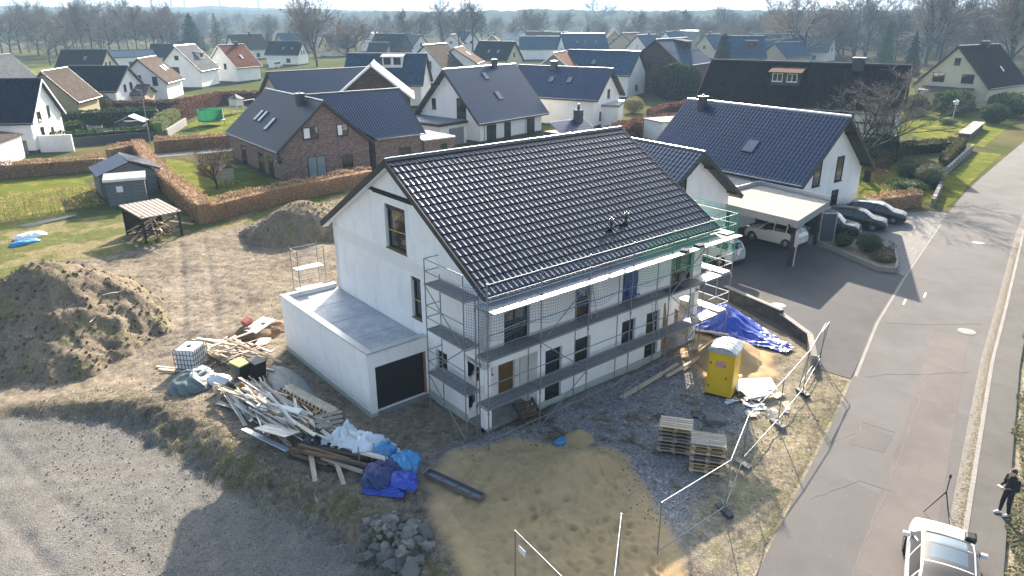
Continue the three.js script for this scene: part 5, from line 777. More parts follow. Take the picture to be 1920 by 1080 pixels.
{ // van by the distant houses
  const t = thing('white_van', 'white minibus parked in front of the dark-roofed distant house', 'van', [77.5, 0.02, -206.5], R(38));
  part(t, 'body', gb().prism([[-2.5, 0.35], [2.6, 0.35], [2.6, 1.0], [2.1, 1.15], [1.3, 2.0], [-2.5, 2.1]], -0.95, 0.95).geo(), paint(0.72, 0.72, 0.72)); for (const z of [-0.96, 0.96]) for (const [a, b] of [[-2.3, -1.2], [-1.05, 0], [0.15, 1.1]]) part(t, 'side_window', boxG(b - a, 0.55, 0.02, (a + b) / 2, 1.6, z), M.carGlass); part(t, 'windscreen', gb().quad([1.36, 1.97, 0.8], [1.36, 1.97, -0.8], [2.08, 1.2, -0.85], [2.08, 1.2, 0.85]).geo(), M.carGlass); for (const x of [-1.6, 1.6]) for (const z of [-0.9, 0.9]) part(t, 'wheel', new THREE.CylinderGeometry(0.36, 0.36, 0.22, 18).rotateX(PI / 2), M.tyre, { pos: [x, 0.36, z] });
}
// ---------- the person ----------
// surface of a distance field by naive surface nets
function netsG(f, lo, hi, c) {
  const n = [0, 1, 2].map(k => Math.ceil((hi[k] - lo[k]) / c)), [X, Y, Z] = n, F = new Float32Array((X + 1) * (Y + 1) * (Z + 1)), at = (i, j, k) => i + (X + 1) * (j + (Y + 1) * k);
  for (let k = 0; k <= Z; k++) for (let j = 0; j <= Y; j++) for (let i = 0; i <= X; i++) F[at(i, j, k)] = f(lo[0] + i * c, lo[1] + j * c, lo[2] + k * c);
  const id = new Int32Array(X * Y * Z).fill(-1), p = [], ix = [], ci = (i, j, k) => i + X * (j + Y * k);
  for (let k = 0; k < Z; k++) for (let j = 0; j < Y; j++) for (let i = 0; i < X; i++) {
    let sx = 0, sy = 0, sz = 0, m = 0; const v = []; for (let q = 0; q < 8; q++) v.push(F[at(i + (q & 1), j + (q >> 1 & 1), k + (q >> 2))]);
    if (v.every(x => x > 0) || v.every(x => x <= 0)) continue;
    for (let a = 0; a < 8; a++) for (const b of [1, 2, 4]) if (!(a & b)) { const A = v[a], B = v[a | b]; if ((A > 0) !== (B > 0)) { const t = A / (A - B); sx += (a & 1) + (b === 1 ? t : 0); sy += (a >> 1 & 1) + (b === 2 ? t : 0); sz += (a >> 2) + (b === 4 ? t : 0); m++; } }
    id[ci(i, j, k)] = p.length / 3; p.push(lo[0] + (i + sx / m) * c, lo[1] + (j + sy / m) * c, lo[2] + (k + sz / m) * c);
  }
  for (let k = 1; k < Z; k++) for (let j = 1; j < Y; j++) for (let i = 1; i < X; i++) {
    const a = F[at(i, j, k)]; const qd = (A, B, C, D, fl) => { if (A < 0 || B < 0 || C < 0 || D < 0) return; fl ? ix.push(A, B, C, A, C, D) : ix.push(A, C, B, A, D, C); };
    let b = F[at(i + 1, j, k)]; if ((a > 0) !== (b > 0)) qd(id[ci(i, j - 1, k - 1)], id[ci(i, j, k - 1)], id[ci(i, j, k)], id[ci(i, j - 1, k)], a <= 0);
    b = F[at(i, j + 1, k)]; if ((a > 0) !== (b > 0)) qd(id[ci(i - 1, j, k - 1)], id[ci(i - 1, j, k)], id[ci(i, j, k)], id[ci(i, j, k - 1)], a <= 0);
    b = F[at(i, j, k + 1)]; if ((a > 0) !== (b > 0)) qd(id[ci(i - 1, j - 1, k)], id[ci(i, j - 1, k)], id[ci(i, j, k)], id[ci(i - 1, j, k)], a <= 0);
  }
  const g = new THREE.BufferGeometry(); g.setAttribute('position', new THREE.Float32BufferAttribute(p, 3)); g.setIndex(ix); g.computeVertexNormals(); g.setAttribute('uv', new THREE.BufferAttribute(new Float32Array(p.length / 3 * 2), 2)); return g;
}
const cap = (a, b, ra, rb) => (x, y, z) => { const dx = b[0] - a[0], dy = b[1] - a[1], dz = b[2] - a[2], t = clamp(((x - a[0]) * dx + (y - a[1]) * dy + (z - a[2]) * dz) / (dx * dx + dy * dy + dz * dz)); return Math.hypot(x - a[0] - dx * t, y - a[1] - dy * t, z - a[2] - dz * t) - lerp(ra, rb, t); };
const ell = (c, r) => (x, y, z) => { const q = Math.hypot((x - c[0]) / r[0], (y - c[1]) / r[1], (z - c[2]) / r[2]); return (q - 1) * Math.min(...r); };
const smin = (a, b, k) => { const h = clamp(0.5 + 0.5 * (b - a) / k); return lerp(b, a, h) - k * h * (1 - h); };
const blend = (fs, k) => (x, y, z) => { let d = 9; for (const f of fs) d = smin(d, f(x, y, z), k); return d; };
{
  const t = thing('person', 'person in black jacket, black trousers and white shoes holding a controller on the pavement', 'person', [9.88, 0.115, 14.86], R(146));     // faces +x
  const skin = mat([0.5, 0.31, 0.22], 0.6), cloth = mat([0.012, 0.012, 0.014], 0.85), trou = mat([0.014, 0.014, 0.017], 0.9), hair = mat([0.03, 0.018, 0.012], 0.7);
  // body skin: head, neck, hands with fingers
  const bodyF = [ell([0.07, 1.62, 0], [0.098, 0.118, 0.078]), cap([0.0, 1.42, 0], [0.045, 1.56, 0], 0.058, 0.054), ell([0.165, 1.6, 0], [0.022, 0.028, 0.016]), ell([0.06, 1.61, 0.08], [0.025, 0.034, 0.013]), ell([0.06, 1.61, -0.08], [0.025, 0.034, 0.013]), ell([0.12, 1.53, 0], [0.05, 0.035, 0.045])];
  const head = netsG(blend(bodyF, 0.02), [-0.08, 1.36, -0.12], [0.22, 1.78, 0.12], 0.009), B = gb().add(head);
  for (const s of [1, -1]) { const wr = [0.3, 1.07, s * 0.11], pm = [0.37, 1.09, s * 0.075], fs = [cap(wr, pm, 0.026, 0.03)]; for (let k = 0; k < 4; k++) { const bz = pm[2] + (k - 1.5) * 0.017, by = pm[1] + 0.004, l = [0.052, 0.06, 0.056, 0.042][k]; fs.push(cap([pm[0] + 0.02, by, bz], [pm[0] + 0.02 + l * 0.6, by - 0.004, bz - s * 0.006], 0.0092, 0.0086), cap([pm[0] + 0.02 + l * 0.6, by - 0.004, bz - s * 0.006], [pm[0] + 0.02 + l * 0.5, by - 0.03, bz - s * 0.016], 0.0086, 0.0076)); } fs.push(cap([pm[0] - 0.02, pm[1] + 0.01, pm[2] - s * 0.022], [pm[0] + 0.03, pm[1] + 0.032, pm[2] - s * 0.035], 0.011, 0.009)); B.add(netsG((x, y, z) => { let d = 9; for (const f of fs) d = smin(d, f(x, y, z), 0.006); return d; }, [0.25, 1.0, Math.min(0, s * 0.2)], [0.48, 1.16, Math.max(0, s * 0.2)], 0.004)); }
  part(t, 'body', B.geo(), skin);
  const jk = [ell([-0.02, 1.3, 0], [0.125, 0.17, 0.2]), ell([-0.01, 1.08, 0], [0.125, 0.2, 0.175]), ell([0.0, 0.95, 0], [0.13, 0.1, 0.17]), cap([0, 1.42, 0], [0.01, 1.47, 0], 0.075, 0.072)]; for (const s of [1, -1]) jk.push(cap([-0.02, 1.38, s * 0.2], [0.0, 1.11, s * 0.26], 0.072, 0.056), cap([0.0, 1.11, s * 0.26], [0.28, 1.07, s * 0.125], 0.056, 0.04));
  part(t, 'jacket', netsG(blend(jk, 0.045), [-0.25, 0.8, -0.4], [0.4, 1.6, 0.4], 0.014), cloth);
  const tr = [ell([0, 0.9, 0], [0.12, 0.11, 0.165])]; for (const s of [1, -1]) tr.push(cap([0, 0.86, s * 0.09], [0.02 + s * 0.03, 0.48, s * 0.1], 0.092, 0.066), cap([0.02 + s * 0.03, 0.48, s * 0.1], [-0.01 + s * 0.06, 0.1, s * 0.11], 0.066, 0.05));
  part(t, 'trousers', netsG(blend(tr, 0.03), [-0.2, 0.02, -0.26], [0.24, 1.04, 0.26], 0.014), trou);
  for (const s of [1, -1]) part(t, 'shoe', netsG(blend([ell([0.07 + s * 0.06, 0.035, s * 0.112], [0.13, 0.05, 0.046]), cap([-0.01 + s * 0.06, 0.05, s * 0.11], [-0.01 + s * 0.06, 0.1, s * 0.11], 0.05, 0.048)], 0.03), [-0.18, -0.02, s * 0.11 - 0.08], [0.3, 0.18, s * 0.11 + 0.08], 0.01), mat([0.7, 0.7, 0.7], 0.6));
  part(t, 'hair', netsG(blend([ell([0.045, 1.665, 0], [0.108, 0.09, 0.088]), ell([0.0, 1.61, 0], [0.055, 0.08, 0.08])], 0.03), [-0.1, 1.5, -0.12], [0.2, 1.8, 0.12], 0.01), hair);
  for (const s of [1, -1]) part(t, 'eye', new THREE.SphereGeometry(0.011, 8, 6), M.black, { pos: [0.157, 1.625, s * 0.034] });
  part(t, 'mouth', new RoundedBoxGeometry(0.01, 0.008, 0.04, 1, 0.003), mat([0.3, 0.1, 0.09], 0.6), { pos: [0.163, 1.562, 0] });
  solo('controller', 'pale remote controller held by the person in black', 'controller', new RoundedBoxGeometry(0.1, 0.03, 0.17, 2, 0.012), M.plasticW, [9.88 - 0.37 * 0.829, 0.115 + 1.115, 14.86 - 0.37 * 0.559], [0, R(146), 0.25]);
}
// ---------- neighbouring houses ----------
M.tBlue = mat([0.012, 0.025, 0.068], 0.13); M.tAnth = mat([0.012, 0.016, 0.028], 0.35, { specularIntensity: 0.5 });
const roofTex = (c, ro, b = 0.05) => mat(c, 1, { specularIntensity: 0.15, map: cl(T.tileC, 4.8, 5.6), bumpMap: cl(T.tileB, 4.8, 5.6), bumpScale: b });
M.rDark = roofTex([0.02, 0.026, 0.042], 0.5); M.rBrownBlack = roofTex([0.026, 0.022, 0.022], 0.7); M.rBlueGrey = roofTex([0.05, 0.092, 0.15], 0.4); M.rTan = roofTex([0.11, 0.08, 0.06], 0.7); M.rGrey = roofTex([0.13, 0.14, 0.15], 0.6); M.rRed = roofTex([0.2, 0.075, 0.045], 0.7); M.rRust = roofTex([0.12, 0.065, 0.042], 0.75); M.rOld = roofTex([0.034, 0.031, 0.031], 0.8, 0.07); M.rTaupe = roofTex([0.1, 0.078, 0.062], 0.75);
M.bargeW = mat([0.7, 0.7, 0.7], 0.6); M.solar = mat([0.06, 0.075, 0.11], 0.12, { clearcoat: 1, clearcoatRoughness: 0.04 }); M.stoneWall = mat([0.28, 0.22, 0.18], 0.95, { map: cl(T.brick, 8, 2.6) });
// corrugated, stepped tile surface: x along the ridge, z down the slope, y out of the roof
function tileSlopeG(L, S, tw, tl, flat) {
  const nc = Math.max(1, Math.round(L / tw)), nr = Math.max(1, Math.round(S / tl)), K = flat ? 2 : 6, p = [], u = [], ix = [], w = L / nc, l = S / nr, prof = flat ? t => 0.006 * t : t => rollAt(t) * 0.66, NX = nc * K;
  for (let r = 0; r < nr; r++) for (const [q, h] of [[0, 0], [1, 0.028]]) for (let i = 0; i <= NX; i++) { const t = (i % K) / K; p.push(-L / 2 + i * w / K, h + prof(t), (r + q) * l); u.push(i * w / K, (r + q) * l); }
  for (let r = 0; r < nr * 2 - 1; r++) for (let i = 0; i < NX; i++) { const a = r * (NX + 1) + i, b = a + NX + 1; ix.push(a, b, a + 1, a + 1, b, b + 1); }
  const g = new THREE.BufferGeometry(); g.setAttribute('position', new THREE.Float32BufferAttribute(p, 3)); g.setAttribute('uv', new THREE.Float32BufferAttribute(u, 2)); g.setIndex(ix); g.computeVertexNormals(); return g;
}
function facadeWindow(parent, x, y, z, turn, w, h, frame = M.whiteFrame, o = {}) {
  const f = 0.07, F = gb().box(w, f, 0.08, 0, f / 2, 0.02).box(w, f, 0.08, 0, h - f / 2, 0.02).box(f, h - 2 * f, 0.08, -w / 2 + f / 2, h / 2, 0.02).box(f, h - 2 * f, 0.08, w / 2 - f / 2, h / 2, 0.02); if (w > 1.0 && !o.single) F.box(f, h - 2 * f, 0.07, 0, h / 2, 0.02);
  const win = part(parent, 'window', F.geo(), frame, { pos: [x, y, z], rot: [0, turn, 0] }); part(win, 'pane', boxG(w - f, h - f, 0.02, 0, h / 2, 0.015), o.glass ?? M.glass);
  if (!o.noSill) part(win, 'sill', boxG(w + 0.12, 0.04, 0.16, 0, -0.025, 0.06), o.sill ?? frame);
  if (o.curtain) part(win, 'curtain', boxG(w * o.curtain, h * 0.8, 0.006, -w * 0.2, h / 2, 0.028), M.plasticW);
  return win;
}
// ridge along local x; front slope faces +z; L, W over the roof edges
function house(o) {
  const { L, W, hE, hR } = o, og = o.og ?? 0.45, oe = o.oe ?? 0.45, t = thing(o.name ?? 'house', o.label, o.category ?? 'house', [o.x, 0, o.z], R(o.th), o.group);
  const tan = (hR - hE) / (W / 2), pit = Math.atan(tan), S = W / 2 / Math.cos(pit), wl = L - 2 * og, ww = W - 2 * oe, he = hE + oe * tan - 0.2;
  const pent = [[-ww / 2, -0.2], [ww / 2, -0.2], [ww / 2, he], [0, hR - 0.2], [-ww / 2, he]], wg = gb().prism(pent, -wl / 2, wl / 2).geo(); wg.rotateY(PI / 2);
  part(t, 'walls', wg, o.wall);
  if (o.plinth !== 0) part(t, 'plinth', boxG(wl + 0.04, 0.5, ww + 0.04, 0, 0.15, 0), M.slate);
  const m = s => new THREE.Matrix4().makeRotationX(s * pit), mid = (s, dy) => [0, (hE + hR) / 2 + dy, s * W / 4];
  const roof = part(t, 'roof', (() => { const g = gb(); for (const s of [1, -1]) g.box(L, 0.16, S, ...mid(s, -0.24), m(s)); return g.geo(); })(), o.under ?? M.anth);
  for (const s of [1, -1]) {
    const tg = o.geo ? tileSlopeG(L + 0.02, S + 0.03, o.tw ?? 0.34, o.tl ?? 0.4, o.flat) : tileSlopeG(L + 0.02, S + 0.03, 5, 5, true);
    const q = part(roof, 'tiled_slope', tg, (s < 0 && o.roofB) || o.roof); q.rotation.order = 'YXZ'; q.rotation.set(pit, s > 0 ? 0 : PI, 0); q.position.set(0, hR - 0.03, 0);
  }
  for (const e of [1, -1]) for (const s of [1, -1]) part(roof, 'verge', gb().box(0.05, 0.24, S, e * (L / 2 + 0.025), ...mid(s, -0.16).slice(1), m(s)).geo(), o.barge ?? M.anth);
  part(roof, 'ridge_cap', gb().bar([-L / 2 - 0.02, hR - 0.02, 0], [L / 2 + 0.02, hR - 0.02, 0], 0.12, 8).geo(), o.ridge ?? M.ridge);
  for (const s of [1, -1]) part(roof, 'gutter', gb().bar([-L / 2, hE - 0.1, s * (W / 2 + 0.06)], [L / 2, hE - 0.1, s * (W / 2 + 0.06)], 0.07, 8).geo(), o.gutterM ?? M.zinc);
  if (o.rafters) for (const e of [1, -1]) for (const s of [1, -1]) for (const k of [0.25, 0.85]) part(roof, 'purlin_end', boxG(og + 0.1, 0.2, 0.14, e * (wl / 2 + og / 2 - 0.1), hR - 0.34 - tan * W / 2 * k, s * W / 2 * k), M.darkWood);
  const onRoof = (x, d, s = 1) => [x, hR - d * Math.sin(pit), s * d * Math.cos(pit)];
  for (const [x, d, w = 0.8, h = 1.2, s = 1] of o.sky ?? []) { const b = part(roof, 'skylight', boxG(w, 0.12, h), M.anth); b.position.set(...onRoof(x, d, s)); b.position.y += 0.06; b.rotation.x = s * pit; part(b, 'pane', boxG(w - 0.14, 0.02, h - 0.14, 0, 0.062, 0), M.skyglass); }
  for (const [x, d, w = 0.6, h = 0.9, s = 1] of o.chim ?? []) { const a = onRoof(x, d, s), c = part(roof, 'chimney', boxG(w, h + 0.6, w, a[0], a[1] + h / 2 - 0.2, a[2]), o.chimM ?? M.slate); part(c, 'chimney_cap', gb().box(w + 0.12, 0.06, w + 0.12, a[0], a[1] + h + 0.12, a[2]).bar([a[0], a[1] + h + 0.12, a[2]], [a[0], a[1] + h + 0.3, a[2]], 0.09, 8).geo(), M.zinc); }
  for (const [x, d, w, h, n, rm] of o.dorm ?? []) { const a = onRoof(x, d), dp = h / tan + 0.3, g = part(roof, 'dormer', boxG(w, h + 0.4, dp, a[0], a[1] + h / 2 - 0.2, a[2] - dp / 2), o.dormM ?? o.wall); part(g, 'dormer_roof', gb().box(w + 0.5, 0.12, dp + 0.7, a[0], a[1] + h + 0.12, a[2] - dp / 2 + 0.2, [0.14, 0, 0]).geo(), rm ?? o.roof); for (let k = 0; k < n; k++) facadeWindow(g, a[0] - w / 2 + (k + 0.5) * w / n, a[1] + h * 0.28, a[2] + 0.005, 0, w / n * 0.7, h * 0.6, o.frame); }
  const fr = o.frame ?? M.whiteFrame;
  for (const [f, u, y, w, h, q = {}] of o.win ?? []) { if (f === 'f') facadeWindow(t, u, y, ww / 2, 0, w, h, fr, q); else if (f === 'b') facadeWindow(t, u, y, -ww / 2, PI, w, h, fr, q); else if (f === '1') facadeWindow(t, wl / 2, y, -u, PI / 2, w, h, fr, q); else facadeWindow(t, -wl / 2, y, u, -PI / 2, w, h, fr, q); }
  if (o.door) { const [f, u, w = 1.0] = o.door; const d = part(t, 'door', boxG(w, 2.1, 0.08, 0, 1.05, 0.02), o.doorM ?? M.anth, { pos: f === 'f' ? [u, 0, ww / 2] : f === '1' ? [wl / 2, 0, -u] : [-wl / 2, 0, u], rot: [0, f === 'f' ? 0 : f === '1' ? PI / 2 : -PI / 2, 0] }); part(d, 'handle', boxG(0.03, 0.3, 0.05, w / 2 - 0.12, 1.1, 0.08), M.alu); }
  for (const [x, s = 1, e = 1] of o.pipe ?? []) part(t, 'downpipe', gb().path([[x, hE - 0.15, s * (W / 2 + 0.05)], [x, hE - 0.45, s * (ww / 2 + 0.08)], [x, 0, s * (ww / 2 + 0.08)]], 0.045, 6).geo(), M.zinc);
  return t;
}
// near neighbours
house({ x: 40.8, z: -14.6, th: 267.6, L: 15.7, W: 10.6, hE: 3.6, hR: 8.2, og: 0.95, label: 'white neighbouring house with glossy blue-black tiled roof and deep timber verge by the parked cars', wall: M.plaster, roof: M.tBlue, geo: 1, frame: M.darkWood, rafters: 1, ridge: M.sheet, sky: [[1.6, 4.3, 1.1, 1.3]], chim: [[-5.6, 0.9]], win: [['1', -1.9, 2.9, 1.0, 2.0], ['1', 1.3, 2.9, 1.0, 2.0], ['1', -2.2, 0.3, 0.9, 1.9], ['1', 1.2, 0.3, 0.9, 1.9], ['f', 4.8, 1.5, 1.5, 0.7], ['f', 1.2, 1.2, 1.5, 1.0]] });
house({ x: 23.8, z: -11.1, th: 265.6, L: 7.0, W: 8.6, hE: 4.0, hR: 7.3, og: 0.8, label: 'small white gabled annexe with black tiled roof behind the scaffold end', wall: M.plaster, roof: M.tBlue, geo: 1, frame: M.darkWood, rafters: 1, win: [['1', -1.4, 3.6, 1.6, 2.0], ['1', 1.8, 0.8, 1.4, 1.2]] });
house({ x: 17.2, z: -55.3, th: 267.6, L: 16, W: 10.3, hE: 3.2, hR: 7.6, name: 'brick_house', label: 'brown brick house with black tiled roof and three skylights', wall: M.brick, roof: M.tAnth, geo: 1, frame: M.anth, sky: [[-3.2, 3.6, 0.75, 1.5], [-1.9, 3.6, 0.75, 1.5], [1.3, 4.2, 0.75, 1.7]], chim: [[3.6, 0.8, 0.75, 0.8]], win: [['1', -1.5, 4.0, 1.7, 1.2, { curtain: 0.35 }], ['1', 1.9, 4.0, 1.2, 1.2, { curtain: 0.4 }], ['1', -1.1, 0.1, 1.9, 2.2, { glass: mat([0.2, 0.26, 0.28], 0.2) }], ['1', 2.2, 0.8, 1.2, 1.3], ['f', -3.5, 0.05, 1.5, 2.2], ['f', 1.8, 0.05, 1.5, 2.2], ['f', 4.6, 0.05, 1.2, 2.2]], pipe: [[-7.6]] });
{ // wing: its front slope dies into the gabled roof
  const t = thing('brick_house', 'wing of the brown brick house with glossy black tiled roof facing the beech hedge', 'house', [0, 0, 0]), tan = 0.86, pit = Math.atan(tan), zE = -47.25, zR = -52.3, yR = 7.72, x1 = 28.4, x0 = 17.4, S = (zR - zE) / -Math.cos(pit);
  part(t, 'walls', gb().box(5.6, 3.5, 9.6, 25.2, 1.6, zR - 0.2).geo(), M.brick); part(t, 'gable_wall', gb().prism([[-4.6, 3.3], [4.6, 3.3], [0, 7.3]], -0.15, 0.15).geo(), M.brick, { pos: [27.8, 0, zR], rot: [0, PI / 2, 0] });
  const g = tileSlopeG(x1 - x0, S, 0.3, 0.35), p = g.attributes.position; for (let i = 0; i < p.count; i++) { const y = yR - p.getZ(i) * Math.sin(pit), lim = 17.2 + (7.66 - y) / 0.855 - (x0 + x1) / 2; if (p.getX(i) < lim) p.setX(i, lim); } g.computeVertexNormals();
  const rf = part(t, 'roof', g, M.tBlue, { pos: [(x0 + x1) / 2, yR, zR], rot: [pit, 0, 0] }); const bk = part(t, 'rear_slope', tileSlopeG(x1 - x0, S, 0.3, 0.35), M.tBlue, { pos: [(x0 + x1) / 2, yR, zR] }); bk.rotation.order = 'YXZ'; bk.rotation.set(pit, PI, 0);
  part(t, 'ridge_cap', gb().bar([x0, yR + 0.02, zR], [x1, yR + 0.02, zR], 0.12, 8).geo(), M.ridge); part(t, 'gutter', gb().bar([22.4, 3.3, zE + 0.06], [x1, 3.3, zE + 0.06], 0.07, 8).geo(), M.zinc); part(t, 'verge', gb().box(0.06, 0.25, S, x1 + 0.03, (yR + 3.35) / 2 - 0.08, (zR + zE) / 2, [pit, 0, 0]).geo(), M.anth);
  facadeWindow(t, 26.0, 0.8, -47.68, 0, 1.4, 1.3, M.anth); part(t, 'downpipe', gb().bar([27.9, 0, -47.55], [27.9, 3.3, -47.4], 0.045, 6).geo(), M.zinc);
}
{ const t = thing('satellite_dish', 'dark satellite dish on the corner of the brick house', 'satellite dish', [12.1, 2.35, -48.0], R(-60)); part(t, 'dish', new THREE.SphereGeometry(0.55, 20, 8, 0, 6.3, 0, 0.8).rotateX(PI / 2), M.anth, { pos: [0, 0, -0.3] }); part(t, 'feed_arm', gb().bar([0, -0.3, 0.05], [0, -0.05, 0.5], 0.02, 6).box(0.1, 0.1, 0.12, 0, -0.03, 0.5).geo(), M.alu); part(t, 'bracket', gb().bar([0, 0, 0], [0.3, 0, -0.4], 0.03, 6).geo(), M.anth); }
{ const t = thing('flat_annexe', 'low brick annexe with pale flat roof at the end of the brick house', 'annexe', [30.3, 0, -50.2], 0); part(t, 'walls', boxG(4, 2.5, 5.5, 0, 1.25, 0), M.brick); part(t, 'roof', boxG(4.3, 0.16, 5.8, 0, 2.6, 0), M.sheet); facadeWindow(t, 0.6, 1.0, 2.75, 0, 0.9, 1.0, M.anth); }
house({ x: 36.6, z: -89.5, th: 2.5, L: 17.1, W: 9.6, hE: 3.5, hR: 7.5, label: 'house with wide black tiled roof standing right behind the brick house', wall: M.beige, roof: M.tBlue, geo: 1, frame: M.anth, sky: [[4.5, 3.6]], win: [['0', 0, 1, 1.2, 1.2]] });
house({ x: 40.5, z: -79.5, th: 58, L: 11, W: 11.5, hE: 4.2, hR: 8.9, label: 'house with a bright sunlit pale roof slope beside the black-roofed one', wall: M.stoneWall, roof: roofTex([0.62, 0.62, 0.6], 0.35), barge: M.bargeW, win: [['0', 1, 1, 1.2, 1.2]] });
house({ x: 46, z: -60.2, th: 10.2, L: 14.4, W: 12.2, hE: 2.75, hR: 9, og: 0.9, oe: 0.6, label: 'white house with steep blue-black tiled roof and dark timber gable beyond the new roof', wall: M.plaster, roof: M.tBlue, geo: 1, frame: M.anth, rafters: 1, ridge: M.sheet, sky: [[-0.4, 1.7], [-0.4, 5.0, 0.9, 1.4]], chim: [[2.5, 0.3]], win: [['0', 2.3, 3.0, 1.6, 2.5], ['0', -2.7, 3.8, 0.7, 1.4], ['f', -4.2, 0.1, 1.8, 2.2], ['f', -1.0, 0.1, 1.3, 2.2], ['f', 3.9, 0.1, 1.6, 2.2]], pipe: [[-5.6], [2.8]] });
house({ x: 63.1, z: -61.9, th: 290.2, L: 15.7, W: 10.4, hE: 4.2, hR: 8.2, og: 0.8, label: 'white house with dark blue tiled roof and two skylights behind the white garage block', wall: M.plaster, roof: M.tBlue, geo: 1, frame: M.anth, rafters: 1, sky: [[-1.0, 2.9], [2.0, 2.9]], chim: [[-1.6, 0.4, 0.8]], win: [['1', 0.6, 3.9, 0.8, 1.3], ['1', -1.8, 1, 1.4, 1.2]] });
{ const t = thing('garage_block', 'long white flat-roofed garage block with grey roof edge', 'garage', [65.0, 0, -58.6], R(-55)); part(t, 'walls', boxG(10, 3.2, 6.5, 0, 1.55, 0), M.plaster); part(t, 'roof', boxG(10.2, 0.14, 6.7, 0, 3.2, 0), M.sheet); part(t, 'roof_edge', gb().box(10.3, 0.28, 0.1, 0, 3.05, 3.35).box(0.1, 0.28, 6.8, 5.15, 3.05, 0).geo(), M.greyWall); }
{ const t = thing('flat_annexe', 'dark flat-roofed extension with garage door beside the white gabled house', 'annexe', [38.2, 0, -60.0], R(10)); part(t, 'walls', boxG(6.8, 2.6, 8.5, 0, 1.3, 0), M.plaster); part(t, 'roof', boxG(7.4, 0.3, 9.2, 0, 2.7, 0), M.anth); part(t, 'roof_surface', boxG(7.0, 0.04, 8.8, 0, 2.87, 0), mat([0.16, 0.17, 0.18], 0.6)); part(t, 'garage_door', boxG(2.6, 2.1, 0.08, -0.4, 1.05, 4.26), M.greyWall); facadeWindow(t, 2.2, 0.8, 4.25, 0, 1.1, 1.4, M.anth); }
house({ x: 71.8, z: -28.3, th: 289.7, L: 23.2, W: 12.3, hE: 5.2, hR: 10, label: 'long half-timbered white house with old dark roof behind the bare tree', wall: M.plasterOld, roof: M.rOld, geo: 1, tw: 0.3, tl: 0.32, frame: M.whiteFrame, barge: mat([0.3, 0.2, 0.13], 0.8), ridge: M.slate, chim: [[6, 0.5, 1.3, 0.9]], dorm: [[-1.6, 4.2, 3.4, 1.6, 2, M.rRust]], dormM: M.slate, win: [['f', 5.5, 1.2, 1.0, 1.2], ['f', 9, 1.2, 1.0, 1.2], ['f', -6, 3.2, 1, 1.1]] });
{ // its timber frame
  const t = scene.children.find(c => c.userData.label?.startsWith('long half-timbered')), z = 12.3 / 2 - 0.45 + 0.03, g = []; const bm = (a, b) => part(t, 'timber', gb().box(Math.hypot(b[0] - a[0], b[1] - a[1]), 0.16, 0.06, (a[0] + b[0]) / 2, (a[1] + b[1]) / 2, z, [0, 0, Math.atan2(b[1] - a[1], b[0] - a[0])]).geo(), M.darkWood);
  for (const y of [2.7, 3.9, 5.1]) bm([-11, y], [11, y]); for (let x = -11; x <= 11.01; x += 1.375) bm([x, 2.7], [x, 5.1]); for (const x of [-8.2, -2.7, 2.8, 8.3]) { bm([x, 2.7], [x + 1.3, 3.85]); bm([x + 1.3, 3.95], [x, 5.05]); }
}
house({ x: 136, z: -31, th: 357, L: 16.8, W: 12.7, hE: 3.8, hR: 10.5, label: 'cream gabled house with black roof and dark awning by the far bend of the street', wall: M.cream, roof: M.rBrownBlack, frame: M.anth, barge: M.anth, sky: [[1.5, 5.6]], chim: [[2, 0.2, 1.2, 0.6]], win: [['0', -2.4, 4.4, 2, 1.5], ['0', 2.4, 4.4, 2, 1.5], ['0', 0.2, 7.3, 1, 1.2], ['f', -5.5, 0.6, 1.6, 1.6], ['f', -2.5, 1, 1, 1.3], ['f', -0.5, 1, 1, 1.3], ['f', 4, 0.8, 2, 1.4]] });
{ const t = thing('awning', 'dark metal canopy on posts across the cream gable', 'canopy', [126.2, 0, -31.6], R(-2)); part(t, 'roof', gb().box(3.4, 0.12, 8, 0, 3.3, 0, [0, 0, 0.16]).geo(), M.anth); for (const z of [-3.7, 3.7]) part(t, 'post', boxG(0.18, 3.1, 0.18, -1.4, 1.55, z), M.darkWood); }
